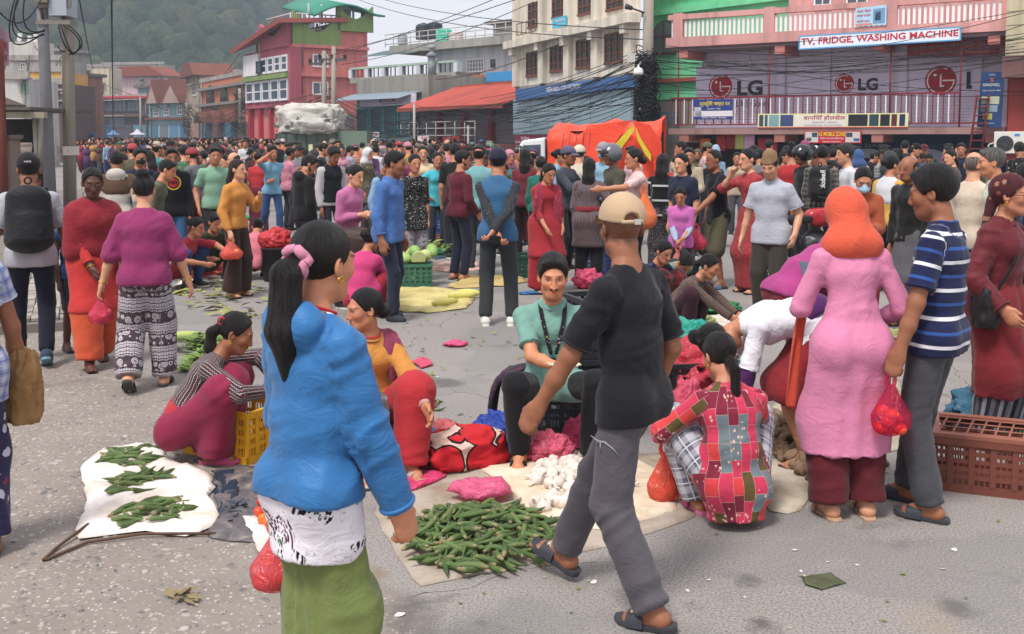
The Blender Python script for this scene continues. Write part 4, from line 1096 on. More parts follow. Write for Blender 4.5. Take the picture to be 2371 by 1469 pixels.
class Fac:
 def __init__(s,name,xl,dl,xr,dr,label=None,cat='building',group=None,host=None):
  s.A=D(xl,HOR,dl);s.A.z=0;s.B=D(xr,HOR,dr);s.B.z=0
  u=s.B-s.A;s.W=u.length;s.u=u.normalized();s.n=Vector((-s.u.y,s.u.x,0));s.rz=math.atan2(s.u.y,s.u.x)
  s.M=None
  if host is not None:
   s.root=host.root
   s.M=(Matrix.Translation(host.A)@Matrix.Rotation(host.rz,4,'Z')).inverted()@Matrix.Translation(s.A)@Matrix.Rotation(s.rz,4,'Z')
   return
  s.root=empty(name,s.A,s.rz)
  if label:tag(s.root,label,cat,group)
 def uz(s,px,py,dep=0.0):
  r=ray(px,py);o=s.A+s.n*dep;c=Vector((0,0,HC))
  t=(o-c).dot(s.n)/r.dot(s.n);p=c+r*t
  return(p-s.A).dot(s.u),p.z
 def box(s,name,mat,u0,u1,z0,z1,y0=0.0,y1=0.2,parent=None,bevel=0.0):
  return s.fin(MB().bb(u0,u1,y0,y1,z0,z1).build(name,mat,parent or s.root,bevel=bevel))
 def fin(s,o):
  if s.M is not None and o.parent==s.root:o.matrix_local=s.M
  return o
 def mb(s,name,m,mat,parent=None):return s.fin(m.build(name,mat,parent or s.root))
 def rect(s,x0,y0,x1,y1,dep=0.0):
  xm=(x0+x1)/2
  return s.uz(x0,(y0+y1)/2,dep)[0],s.uz(x1,(y0+y1)/2,dep)[0],s.uz(xm,y1,dep)[1],s.uz(xm,y0,dep)[1]
 def pbox(s,name,mat,x0,y0,x1,y1,dep=0.0,th=0.2,parent=None):
  u0,u1,z0,z1=s.rect(x0,y0,x1,y1,dep)
  return s.box(name,mat,u0,u1,z0,z1,dep,dep+th,parent)
 def window(s,x0,y0,x1,y1,fm,nx=2,ny=2,dep=-0.02,gl=None,bar=0.05,name='window'):
  u0,u1,z0,z1=s.rect(x0,y0,x1,y1,dep);return s.win_uz(u0,u1,z0,z1,fm,nx,ny,dep,gl,bar,name)
 def win_uz(s,u0,u1,z0,z1,fm,nx=2,ny=2,dep=-0.02,gl=None,bar=0.05,name='window'):
  b=bar;m=MB();y0,y1=dep-0.04,dep+0.1
  m.bb(u0,u1,y0,y1,z1-b,z1);m.bb(u0,u1,y0-0.03,y1,z0-0.02,z0+b);m.bb(u0,u0+b,y0,y1,z0+b,z1-b);m.bb(u1-b,u1,y0,y1,z0+b,z1-b)
  for i in range(1,nx):x=u0+(u1-u0)*i/nx;m.bb(x-b*0.35,x+b*0.35,y0+0.01,y1,z0+b,z1-b)
  for j in range(1,ny):z=z0+(z1-z0)*j/ny;m.bb(u0+b,u1-b,y0+0.015,y1,z-b*0.3,z+b*0.3)
  w=s.fin(m.build(name,fm,s.root))
  MB().bb(u0+b*0.5,u1-b*0.5,y0+0.05,y0+0.07,z0+b*0.5,z1-b*0.5).build('pane',gl or M_glass(),w)
  return w
 def shutter(s,u0,u1,z0,z1,mat,dep=0.0,pitch=0.09,name='roller_shutter'):
  m=MB();n=max(3,int((z1-z0)/pitch));vs=[];fs=[]
  for i in range(n):
   a=z0+(z1-z0)*i/n;b=z0+(z1-z0)*(i+1)/n;k=len(vs)
   vs+=[(u0,dep,a),(u1,dep,a),(u1,dep-0.02,a+(b-a)*0.25),(u0,dep-0.02,a+(b-a)*0.25),(u1,dep-0.02,a+(b-a)*0.75),(u0,dep-0.02,a+(b-a)*0.75),(u1,dep,b),(u0,dep,b)]
   fs+=[(k,k+1,k+2,k+3),(k+3,k+2,k+4,k+5),(k+5,k+4,k+6,k+7)]
  m.add(vs,fs);return s.fin(m.build(name,mat,s.root))
 def quadM(s,c4,dep):
  q=[s.uz(*c,dep)for c in c4]
  def M(a,b):
   u=(q[3][0]*(1-a)+q[2][0]*a)*(1-b)+(q[0][0]*(1-a)+q[1][0]*a)*b
   z=(q[3][1]*(1-a)+q[2][1]*a)*(1-b)+(q[0][1]*(1-a)+q[1][1]*a)*b
   return u,z
  return M
 def sign(s,name,label,c4,mat,dep=-0.1,th=0.05,texts=(),border=None,group=None,parent=None):
  if len(c4)==2:(x0,y0),(x1,y1)=c4;c4=[(x0,y0),(x1,y0),(x1,y1),(x0,y1)]
  M=s.quadM(c4,dep);q=[M(0,0),M(1,0),M(1,1),M(0,1)]
  m=MB();m.add([(u,dep,z)for u,z in q]+[(u,dep+th,z)for u,z in q],[(0,1,2,3),(7,6,5,4),(0,4,5,1),(1,5,6,2),(2,6,7,3),(3,7,4,0)])
  o=m.build(name,mat,parent)
  if parent is None:
   o.location=s.A;o.rotation_euler=(0,0,s.rz);tag(o,label,'sign',group)
  if border:
   bm=MB();bw=border[1];W_=abs(q[1][0]-q[0][0]);H_=abs(q[3][1]-q[0][1])
   for a0,a1,b0,b1 in((0,1,0,bw),(0,1,1-bw,1),(0,bw*H_/W_,bw,1-bw),(1-bw*H_/W_,1,bw,1-bw)):
    p4=[M(a0,b0),M(a1,b0),M(a1,b1),M(a0,b1)];bm.add([(u,dep-0.006,z)for u,z in p4],[(0,1,2,3)])
   bm.build('border',border[0],o)
  for body,a0,a1,b0,b1,tm,bold in texts:
   if body is None:
    p4=[M(a0,b0),M(a1,b0),M(a1,b1),M(a0,b1)]
    MB().add([(u,dep-0.004,z)for u,z in p4],[(0,1,2,3)]).build('printed_panel',tm,o);continue
   me=text_mesh(body,bold)
   def T(a,b):
    u,z=M(a0+(a1-a0)*a,b0+(b1-b0)*b);return(u,dep-0.008,z)
   link('lettering',fit_text(me,T),tm,o)
  return o
  # pink corner building with the appliance shop (right)
def shutter_mat(c):return M_plain(c,0.55,0.35,0.1,1.5)
lg=Fac('shop_building',1568,35,2318,29.6,'pink two storey shop building with barred balcony above blue shutters')
def U(px,dep=0.0):return lg.uz(px,250,dep)[0]
pinkm,pinkd=M_wall('d8a09b',0.4,0.6),M_wall('c98079',0.3,0.3)
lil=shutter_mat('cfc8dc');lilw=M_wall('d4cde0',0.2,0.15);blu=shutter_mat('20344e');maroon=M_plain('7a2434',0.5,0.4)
whitep=M_plain('e4dfe0',0.5,0.3);W0=lg.W
lg.box('wall',M_wall('2c4058',0.3,0.3),0.2,W0,0,1.93,1.45,6.0)
lg.box('wall',lilw,0.3,W0,2.13,4.75,1.42,6.0)
lg.box('wall',pinkm,U(1822,4.0),W0+0.1,5.3,8.5,4.0,9.0)
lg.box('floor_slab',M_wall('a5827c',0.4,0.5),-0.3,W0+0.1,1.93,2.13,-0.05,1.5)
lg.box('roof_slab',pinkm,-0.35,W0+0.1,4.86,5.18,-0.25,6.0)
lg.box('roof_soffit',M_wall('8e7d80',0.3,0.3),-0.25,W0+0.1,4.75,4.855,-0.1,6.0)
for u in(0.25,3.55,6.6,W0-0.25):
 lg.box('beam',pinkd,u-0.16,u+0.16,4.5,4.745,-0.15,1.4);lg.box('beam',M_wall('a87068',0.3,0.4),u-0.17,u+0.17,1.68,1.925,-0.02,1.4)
for a,b in((1611,1775),(1823,1912),(1924,2066),(2104,2263)):lg.shutter(U(a,1.4),U(b,1.4),2.14,4.3,lil,1.40)
for a,b in((1804,1898),(1907,2069),(2087,2225)):lg.shutter(U(a,1.4),U(b,1.4),0.02,1.66,blu,1.43)
for a in(1808,1912,2088,2260):lg.box('pilaster',lilw,U(a,1.35)-0.13,U(a,1.35)+0.13,2.13,4.7,1.34,1.46)
for a,l in((1860,'g'),(2010,'g'),(2150,'c')):
 u=U(a,1.38);m=MB();n=28;r0,r1,dep=0.62,0.95,1.395
 vs=[(u+math.cos(t)*r,dep,0.62+math.sin(t)*r*0.9)for r in(r0,r1)for t in[math.pi*1.1*k/n-0.15 for k in range(n+1)]]
 m.add(vs,[(k,k+1,n+2+k,n+1+k)for k in range(n)]);m.build('painted_ring',M_ink('8d98a8'),lg.root)
m=MB();m.bb(-0.25,U(2222),-0.03,0.03,3.12,3.18);m.bb(-0.25,W0-0.2,-0.02,0.02,2.24,2.28)
rl=m.build('balcony_rail',maroon,lg.root)
nb_=62
barm=MB().bb(-0.016,0.016,-0.012,0.012,2.28,3.12).mesh('bar');barw=barm.copy();barm.materials.append(maroon);barw.materials.append(whitep)
for i in range(nb_):link('bar',barw if i%2 else barm,None,rl,(-0.2+(U(2222)+0.2)*i/(nb_-1),0,0))
for a in(1570,1780,2060,2222):MB().tube([(U(a),0,2.13),(U(a),0,4.75)],0.028,8).build('post',maroon,lg.root)
balm=MB().bb(-0.04,0.04,-0.03,0.03,0,0.52).mesh('baluster');balm.materials.append(whitep)
rb=lg.box('roof_parapet',pinkm,-0.3,W0+0.1,5.78,5.95,-0.2,0.02)
i=0;u=-0.15
while u<W0:
 link('baluster',balm,None,rb,(u,-0.1,5.2));u+=0.155
for a in(1573,1782,2062):lg.box('parapet_post',pinkm,U(a)-0.17,U(a)+0.17,5.18,5.99,-0.22,0.05)
lg.window(1885,-16,1925,14,whitep,2,1,3.95);lg.window(1960,-18,2010,10,whitep,2,1,3.95)
red=M_ink('c4303a');ink=M_ink('2e2c34');white=M_ink('ece8e6');yellow=M_ink('e3c845')
lg.sign('shop_sign','long white banner with red TV FRIDGE WASHING MACHINE lettering',[(1850.6,83),(2226,61.6),(2225,94),(1848.5,116)],M_plain('d9e2ec',0.5,0.3,0.05),-0.35,0.03,[('TV, FRIDGE, WASHING MACHINE',0.015,0.985,0.24,0.80,red,0.025)],(M_ink('5aa0d0'),0.09))
lg.sign('shop_sign','dark red signboard with ochre script hanging under the pink eave',[(2100,103),(2313,88),(2313,126),(2100,133)],M_plain('7d2230',0.6),0.4,0.05,[('सूर्य इलेक्ट्रोनिक्स सेन्टर',0.06,0.97,0.42,0.86,M_ink('a06a3a'),0.01),('अधिकृत विक्रेता काठमाडौं',0.15,0.9,0.1,0.3,M_ink('b08a6a'),0)])
def round_logo(px,py,rpx,dep):
 u,z=lg.uz(px,py,dep);r=abs(lg.uz(px+rpx,py,dep)[0]-u)
 def disc(r0,r1,a0,a1,y,mat,name,par,n=40,c=(0,0)):
  vs=[(u+c[0]+math.cos(t)*q,y,z+c[1]+math.sin(t)*q)for q in(r0,r1)for t in[a0+(a1-a0)*k/n for k in range(n+1)]]
  return MB().add(vs,[(k,k+1,n+2+k,n+1+k)for k in range(n)]).build(name,mat,par)
 o=disc(0.001,r,0,2*math.pi,dep,M_ink('a8202c'),'logo_disc',None)
 o.location=lg.A;o.rotation_euler=(0,0,lg.rz)
 disc(r*0.80,r*0.88,rad(62),rad(360),dep-0.006,white,'ring',o);w=r*0.05
 MB().add([(u+x,dep-0.006,z+y)for x,y in((0.12*r,-w),(0.88*r,-w),(0.88*r,w),(0.12*r,w))],[(0,1,2,3)]).build('ring_bar',white,o)
 MB().add([(u+x,dep-0.006,z+y)for x,y in((-w,-0.42*r),(0.24*r,-0.42*r),(0.24*r,-0.42*r+2*w),(w,-0.42*r+2*w),(w,0.42*r),(-w,0.42*r))],[(0,1,2,3),(3,4,5,0)]).build('nose',white,o)
 disc(0.001,r*0.11,0,2*math.pi,dep-0.006,white,'eye_dot',o,14,(-0.36*r,0.36*r))
 return o
for px,py,rp,nm,tx in((1668,201,27,'left',((1707,186,1766,222),(1705,232,1776,247))),(1955,194,22.5,'middle',((1987,181,2033,210),(1985,213,2040,222))),(2178,187,37,'right',((2238,166,2264,206),None))):
 o=round_logo(px,py,rp,1.37)
 tag(o,f'round red logo with white lines painted on the {nm} pale shutter','logo')
 for body,rc_,bold in(('LG' if nm!='right' else 'L',tx[0],0.035),("Life's Good",tx[1],0.0)):
  if rc_ is None:continue
  u0,u1,z0,z1=lg.rect(*rc_,1.37)
  link('lettering',fit_text(text_mesh(body,bold),lambda a,b:(u0+(u1-u0)*a,1.364,z0+(z1-z0)*b)),ink,o)
blue=M_plain('2c3c7c',0.5,0.3,0.08)
lg.sign('banner','blue and white cloth banner with yellow script tied on the balcony rail',[(1605,231),(1697,230),(1696,276),(1607,277)],blue,-0.08,0.01,[(None,0.0,1.0,0.14,0.42,M_ink('dcd8dc'),0),('त्रशिुली चश्मा घर',0.16,0.93,0.62,0.92,yellow,0.012),('नुवाकोट, विदुर',0.35,0.7,0.48,0.57,white,0),('पावर वाला चश्मा',0.2,0.85,0.02,0.1,white,0),(None,0.02,0.2,0.15,0.62,M_ink('b9b4c0'),0)])
o=lg.sign('banner','long yellow edged banner with phones and red script along the balcony foot',[(1755,264),(2104,262),(2102,296),(1754,297)],M_plain('d8d4a0',0.5),-0.09,0.01,[(None,0.0,1.0,0.0,0.06,red,0),(None,0.26,0.61,0.08,0.9,M_ink('dfdad0'),0),('बानियाँ होलसेल',0.32,0.60,0.5,0.9,M_ink('b02030'),0.01),('नुवाकोट, बट्टार',0.38,0.55,0.3,0.44,M_ink('6a4a8a'),0),('९८४१२३४५६७, ९८५१०१२३४५',0.33,0.58,0.1,0.24,M_ink('3a5aa0'),0)])
for a,b,c in((0.01,0.04,'3a4860'),(0.05,0.07,'28586e'),(0.08,0.15,'7aa0a8'),(0.16,0.25,'3c4a78'),(0.62,0.745,'262830'),(0.755,0.815,'2c4650'),(0.825,0.885,'22242c'),(0.895,0.93,'5a2a34'),(0.945,0.98,'2a3458')):
 M=lg.quadM([(1755,264),(2104,262),(2102,296),(1754,297)],-0.094);q=[M(a,0.12),M(b,0.12),M(b,0.92),M(a,0.92)]
 MB().add([(u,-0.096,z)for u,z in q],[(0,1,2,3)]).build('printed_panel',M_ink(c),o)
lg.sign('shop_sign','small red board with yellow capitals below the balcony slab',[(1862,304),(1994,304),(1994,332),(1862,332)],M_plain('b82030',0.5),-0.12,0.04,[(None,0.02,0.25,0.08,0.94,M_ink('c8c4c4'),0),(None,0.73,0.98,0.08,0.94,M_ink('c8c4c4'),0),('A2 MOBILE ZONE',0.26,0.72,0.58,0.94,yellow,0.02),('मोबाईल मर्मत तथा बिक्री केन्द्र',0.28,0.70,0.28,0.5,white,0.0),('TRISHULI NUWAKOT',0.33,0.65,0.06,0.18,white,0.0),(None,0.03,0.13,0.14,0.46,M_ink('30343c'),0),(None,0.14,0.24,0.5,0.88,M_ink('3c5870'),0),(None,0.74,0.85,0.5,0.88,M_ink('2c3038'),0),(None,0.87,0.97,0.14,0.4,M_ink('4a6ab0'),0)])
for body,r_ in(('A2 MOBILE ZONE',(1925,333,2043,341)),('आयुर्वेद',(1812,318,1850,331)),('YODONDER',(1828,334,1872,341))):
 u0,u1,z0,z1=lg.rect(*r_,1.40)
 link('lettering',fit_text(text_mesh(body),lambda a,b:(u0+(u1-u0)*a,1.385,z0+(z1-z0)*b)),M_ink('8f98a4'),lg.root)
lg.sign('banner','tall dark blue vertical banner beside the red pillar',[(2272,167),(2326,166),(2318,296),(2262,294)],M_plain('24406e',0.5),-0.3,0.02,[('GANGWELL',0.12,0.85,0.74,0.79,white,0.0),('JAGDPL',0.36,0.62,0.93,0.955,white,0),(None,0.1,0.85,0.42,0.56,M_ink('b8c0a8'),0),(None,0.08,0.8,0.28,0.4,M_ink('8aa0b0'),0),(None,0.2,0.6,0.14,0.25,M_ink('a8b060'),0),(None,0.42,0.56,0.83,0.88,M_ink('d0663a'),0),('प्यान हाउस सेवा',0.12,0.9,0.63,0.68,white,0),('www.gangwell.com',0.1,0.7,0.06,0.085,white,0)])
lg.sign('poster','small pale blue poster with red script on the roof parapet',[(1981,20),(2053,11),(2052,58),(1979,62)],M_plain('a8c8dc',0.5),-0.3,0.02,[('मेला मेला',0.06,0.5,0.72,0.9,red,0.01),('बम्पर उपहार',0.06,0.5,0.46,0.62,red,0.01),('सीमित समय',0.06,0.48,0.2,0.34,red,0.01),(None,0.58,0.95,0.1,0.85,M_ink('7098b8'),0),(None,0.64,0.82,0.25,0.7,M_ink('384868'),0),(None,0.04,0.55,0.04,0.14,M_ink('d88a7a'),0)])
for px,py,dep in((1635,152,0.9),(1737,149,0.9),(2145,346,0.3)):
 u,z=lg.uz(px,py,dep);m=MB();m.lathe([(0.0,-0.075),(0.035,-0.07),(0.055,-0.035),(0.05,0.0),(0.026,0.04),(0.024,0.085),(0.008,0.09)],12,(u,dep,z))
 o=m.build('light_bulb',M_plain('e8e4dc',0.3,0.5));o.location=lg.A;o.rotation_euler=(0,0,lg.rz)
 MB().tube([(u,dep,z+0.08),(u,dep,4.745 if z>3 else 1.93)],0.008,5).build('cord',M_plain('202020'),o)
 tag(o,{1635:'white bulb hanging under the eave left of the red left logo',1737:'white bulb hanging under the eave above the left dark letters',2145:'white bulb hanging before the dark blue shutters'}[px],'light bulb')
u0,u1,z0,z1=lg.rect(2301,305,2378,356,-0.5)
ac=MB().bb(u0,u1,-0.5,-0.2,z0,z1).build('air_conditioner',M_plain('d6d2cc',0.45,0.4,0.06),bevel=0.02);ac.location=lg.A;ac.rotation_euler=(0,0,lg.rz)
tag(ac,'white outdoor air conditioner unit mounted at the right edge','air conditioner')
uc,zc=lg.uz(2327,333,-0.5);m=MB();n=32;rr=(z1-z0)*0.36
m.add([(uc+math.cos(6.283*k/n)*rr,-0.512,zc+math.sin(6.283*k/n)*rr)for k in range(n)],[tuple(range(n))]);m.build('fan_opening',M_plain('3a3a3c',0.7),ac)
g_=MB()
for k in range(1,7):g_.tube([(uc+math.cos(t)*rr*k/6.5,-0.52,zc+math.sin(t)*rr*k/6.5)for t in np.linspace(0,6.283,25)],0.006,4)
for k in range(8):g_.tube([(uc,-0.522,zc),(uc+math.cos(k*0.785)*rr,-0.522,zc+math.sin(k*0.785)*rr)],0.006,4)
g_.build('fan_grille',M_plain('55565a',0.5),ac)
MB().bb(u0+(u1-u0)*0.62,u0+(u1-u0)*0.78,-0.506,-0.5,z0+(z1-z0)*0.78,z0+(z1-z0)*0.9).build('maker_badge',M_ink('4a90c8'),ac)
MB().tube([(u0-0.02,-0.3,z0+0.3),(u0-0.15,-0.3,z0+0.25),(u0-0.2,-0.3,z0),(u0-0.18,-0.28,z0-0.5)],0.025,8).build('pipe',M_plain('cfcac2'),ac)
lg.pbox('pillar',M_wall('a03838',0.5,0.5),2332,145,2366,310,-0.15,0.5)
st=MB()
a,b=lg.uz(2262,220,-0.4),lg.uz(2240,392,-0.4);c,d=lg.uz(2290,220,-0.4),lg.uz(2268,392,-0.4)
for p_,q_ in((a,b),(c,d)):st.tube([(p_[0],-0.4,p_[1]),(q_[0],-0.4,max(0.05,q_[1]))],0.035,6)
for k in range(9):
 t=(k+0.5)/9;st.bb(a[0]+(b[0]-a[0])*t,c[0]+(d[0]-c[0])*t,-0.5,-0.3,a[1]+(b[1]-a[1])*t-0.015,a[1]+(b[1]-a[1])*t+0.015)
o=st.build('steel_ladder',M_plain('6e2a30',0.6));o.location=lg.A;o.rotation_euler=(0,0,lg.rz);tag(o,'steep dark red steel ladder left of the air conditioner','ladder')
for i,(x0,y0,x1,y1,mt,nm)in enumerate(((1620,321,1645,358,cloth('plain','e06820'),'plain orange'),(1659,311,1681,350,cloth('dots','b01828','e8c070','d83030',sc=1.4),'dark red dotted'),(1682,308,1702,345,cloth('dots','9a2028','d8a848','c04030',sc=1.2),'maroon gold dotted'),(1702,308,1724,346,cloth('dots','b8c46a','dce0a0','c8d080',sc=1.6),'pale green'),(1724,310,1747,349,cloth('dots','e0a8d0','f4e4f0','c070a8',sc=2),'pink floral'),(1755,320,1800,372,cloth('plain','b03048'),'crimson'))):
 u0,u1,z0,z1=lg.rect(x0,y0,x1,y1,0.5);m=MB();n=8;vs=[];fs=[]
 for j in range(n+1):
  for k in range(5):vs.append((u0+(u1-u0)*j/n,0.5+0.03*math.sin(j*2.1+i)*(0.3+0.2*k),z1-(z1-z0)*k/4))
 fs=[(j*5+k,j*5+k+1,(j+1)*5+k+1,(j+1)*5+k)for j in range(n)for k in range(4)]
 m.add(vs,fs,True);me=m.mesh('hanging_cloth');V=np.array(vs);attr_vec(me,'rest',V[:,[0,1,2]])
 o=link('hanging_cloth',me,mt);o.location=lg.A;o.rotation_euler=(0,0,lg.rz)
 so=o.modifiers.new('thickness','SOLIDIFY');so.thickness=0.01
 tag(o,f'{nm} cloth length hung on show under the balcony','cloth','cloths hung at the shop front')
lg.box('interior_shade_panel',M_plain('2a2220',0.9),U(1590,1.4),U(1800,1.4),0,1.66,1.40,1.44)  # thin panel, shade inside the open shop painted as near-black colour
# cream building with brown windows
cr=Fac('commercial_building',1196,52,1480,40,'cream three storey building with brown wooden windows and blue shop band')
cream=M_wall('dfd6c6',0.3,0.5);brown=M_plain('6e4434',0.6,0.3,0.25,6)
W1=cr.W
zc0=cr.uz(1335,217,0)[1]
cr.mb('wall',MB().prism([(0,0),(W1,0),(W1-7.4,4.0),(0,4.0)],0,12.5,'z'),cream)
cr.box('shop_back',M_plain('3a3c44'),0.2,W1,0,2.1,-0.06,-0.01)
for(x0,y0,x1,y1)in((1223.5,5,1252,64),(1279,-20,1310.6,41),(1339,-26,1375.5,34),(1404.6,-36,1445.4,23),(1219,120,1248,178),(1274,106,1306.5,167),(1334.6,91,1370.5,159),(1400.5,76,1442.7,147)):
 cr.window(x0,y0,x1,y1,brown,3,3,-0.02,M_glass((0.05,0.045,0.045),0.2),0.09)
_,zl=cr.uz(1335,70,-0.5);cr.box('ledge',cream,-0.5,W1+0.1,zl-0.15,zl+0.22,-0.55,-0.003)
for a in(1200,1260,1320,1385,1462):
 u=cr.uz(a,150)[0];cr.box('pilaster',cream,u-0.28,u+0.28,zc0+0.6,12.4,-0.22,-0.003)
 cr.box('bracket',cream,u-0.2,u+0.2,zl-0.5,zl-0.153,-0.45,-0.225)
cr.box('blue_band_backing',M_wall('9a968e'),-0.05,W1,2.05,zc0+0.6,-0.05,-0.004)
cr.sign('shop_sign','long faded blue shop band with white lettering above pale shutters',[(1193.6,208),(1474,172),(1474,200),(1193.6,234)],M_plain('44699c',0.5,0.3,0.15,1.0),-0.5,0.3,[('MEN KIDS COLLECTION',0.31,0.6,0.42,0.84,M_ink('d4d8e4'),0.03),('Shoes, Readymade & Cosmetics',0.34,0.58,0.12,0.28,M_ink('9fb0cc'),0)])
ub=[cr.uz(x,260)[0]for x in(1201,1243,1284,1331,1383,1433,1478)]
for a,b in zip(ub,ub[1:]):
 zt=3.5 if a<6 else 3.6
 o=cr.box('shutter_panel',M_plain('8fa5ae',0.5,0.35,0.12,0.8),a+0.03,b-0.03,1.95,zc0-0.05,-0.32,-0.2)
cr.sign('shop_sign','maroon jeweller board with white lettering below the blue shutters',[(1191,314),(1246,313),(1246,341),(1191,341)],M_plain('7a2840',0.5),-0.6,0.05,[('Sri Shree',0.3,0.65,0.62,0.9,white,0.01),('Subharina Jewellers',0.04,0.96,0.22,0.55,M_ink('e0d0c8'),0.02),('TRISHULI-1, NUWAKOT',0.3,0.75,0.04,0.12,white,0)])
cr.sign('shop_sign','maroon board with gilded lettering left of the orange canvas',[(1247,313),(1290,312),(1290,341),(1247,341)],M_plain('7a2840',0.5),-0.6,0.05,[('Tyarsha',0.1,0.6,0.3,0.75,M_ink('d8b070'),0.02)])
cr.sign('shop_sign','small sky blue board with white script between upper windows',[(1279,43),(1310.6,36),(1310.6,61),(1279,67)],M_plain('50b0cc',0.5),-0.3,0.04,[('शान्तिमार्ग',0.2,0.95,0.5,0.85,white,0.01),('पब्लिक स्कुल',0.25,0.9,0.2,0.38,white,0)])
m=MB();q=cr.uz(1211,80,-0.3)[1]
u0,u1=cr.uz(1212,70)[0],cr.uz(1256,70)[0]
for z in(q,q+0.55):m.tube([(u0,-0.35,z),(u1,-0.35,z)],0.025,5)
for k in range(5):m.tube([(u0+(u1-u0)*k/4,-0.35,q),(u0+(u1-u0)*k/4,-0.35,q+0.55)],0.02,5)
m.build('balcony_rail',M_plain('6a665e'),cr.root)
# green building behind the pole
gr=Fac('green_house',1481,44,1860,37.5,'mint green house with arched window behind the cable pole')
green=M_wall('79d3a0',0.25,0.25)
gr.box('wall',green,0.0,gr.W,3.4,12,0.3,6);gr.box('ground_wall',M_wall('8b8680',0.4,0.5),0,gr.W,0,3.38,0.35,5.5)
_,z=gr.uz(1560,24,0);gr.box('cornice',green,0,gr.W,z-0.12,z+0.12,0.05,0.297);gr.box('cornice',green,0,gr.W,z+0.85,z+1.1,0.0,0.297)
_,z2=gr.uz(1560,140,0);gr.box('floor_band',M_wall('a0524a'),0,gr.W,z2-0.9,z2-0.72,0.1,0.297)
u0,u1,z0,z1=gr.rect(1511,48,1565,128,0.2);m=MB();n=14;ra=(u1-u0)/2;ca=(u0+u1)/2
arch=[(u0,z0),(u1,z0)]+[(ca+ra*math.cos(t),z1-ra+ra*math.sin(t))for t in np.linspace(0,math.pi,n)]
m.prism(arch,0.18,0.27);aw=m.build('arched_window',M_plain('5a3038'),gr.root)
inn=[(ca+(x-ca)*0.86,z0+0.1+(z_-z0)*0.9)for x,z_ in arch]
MB().prism(inn,0.15,0.172).build('pane',M_glass((0.1,0.12,0.13),0.2),aw)
MB().bb(ca-0.03,ca+0.03,0.13,0.149,z0+0.1,z1-0.1).build('mullion',M_plain('5a3038'),aw);MB().bb(u0+0.1,u1-0.1,0.13,0.149,z1-ra-0.04,z1-ra+0.02).build('transom',M_plain('5a3038'),aw)
m=MB()
u0,u1,z0,z1=gr.rect(1510,262,1562,300,-0.2)
for k in range(4):m.bb(u0,u1,-0.2,-0.16,z0+(z1-z0)*k/3-0.03,z0+(z1-z0)*k/3+0.03)
for k in range(4):m.bb(u0+(u1-u0)*k/3-0.02,u0+(u1-u0)*k/3+0.02,-0.205,-0.155,z0+0.035,z1-0.035)
m.build('gate',M_plain('3a6a88',0.6),gr.root)
# red tin roof shops
tr=Fac('tin_roof_shop',958,62,1200,53,'low row of shuttered shops under a rusty red tin roof')
W2=tr.W;rust=NT('rusty_red_tin',0.6,0.3)
_g=rust.obj();rust.base(rust.mix(rust.ramp(rust.noise(rust.map(_g,(1,0.3,0.3)),1.2,5,0.65),[(0.4,0.0),(0.7,1.0)]),lin('b04a3c'),lin('8a4034')));rust=rust.m
_,ze=tr.uz(1075,245,-0.9);_,zr=tr.uz(1130,196,3.0)
def corrugated(f,name,mat,u0,u1,y0,z0,y1,z1,pitch=0.16,amp=0.022,parent=None):
 n=int((u1-u0)/pitch*4);m=MB();vs=[]
 for i in range(n+1):
  u=u0+(u1-u0)*i/n;o_=amp*math.sin(i*math.pi/2)
  vs+=[(u,y0,z0+o_),(u,y1,z1+o_)]
 m.add(vs,[(2*i,2*i+2,2*i+3,2*i+1)for i in range(n)],True)
 return f.mb(name,m,mat,parent)
corrugated(tr,'roof',rust,-0.3,W2+0.1,-1.0,ze,3.2,zr);tr.box('ridge',rust,-0.3,W2,zr-0.08,zr+0.06,3.1,3.35)
tr.box('fascia',M_plain('8a4438'),-0.3,W2,ze-0.2,ze-0.03,-1.0,-0.96)
tr.box('wall',M_wall('6e6a6c',0.4,0.4),0,W2,0,ze+0.2,0.3,5)
for k in range(4):
 tr.shutter(0.3+k*W2/4,(k+1)*W2/4-0.25,1.5,ze-0.5,shutter_mat(('6c6a70','777478','66646a','706e72')[k]),0.27)
 tr.box('pillar',M_wall('8a3638',0.4,0.4),k*W2/4-0.15,k*W2/4+0.2,0,ze-0.25,0.0,0.25)
tr.box('floor_slab',M_wall('9a6a64',0.4,0.4),0,W2,1.15,1.45,-1.2,0.2)
m=MB()
for z in(1.9,2.3,2.65):m.tube([(0.4,-1.1,z),(W2*0.78,-1.1,z)],0.03,6)
for k in range(9):m.tube([(0.4+(W2*0.78-0.4)*k/8,-1.1,1.45),(0.4+(W2*0.78-0.4)*k/8,-1.1,2.65)],0.03,6)
m.build('balcony_rail',M_plain('a8a6a4',0.4,0.4),tr.root)
tr.sign('shop_sign','black signboard with red and white lettering on the low balcony',[(1024,315),(1067,313),(1067,329),(1024,331)],M_plain('201a1c',0.5),-1.3,0.05,[('DAISY STYLE',0.06,0.94,0.2,0.85,M_ink('d84848'),0.02)])
tr.sign('shop_sign','small white board with red capitals right of the iron post',[(967,316),(992,315),(992,334),(967,334)],M_plain('d8d4d8',0.5),-1.6,0.05,[('WELCOME',0.3,0.95,0.6,0.92,red,0.02),('SALOON',0.35,0.9,0.2,0.45,M_ink('4a60a0'),0.01)])
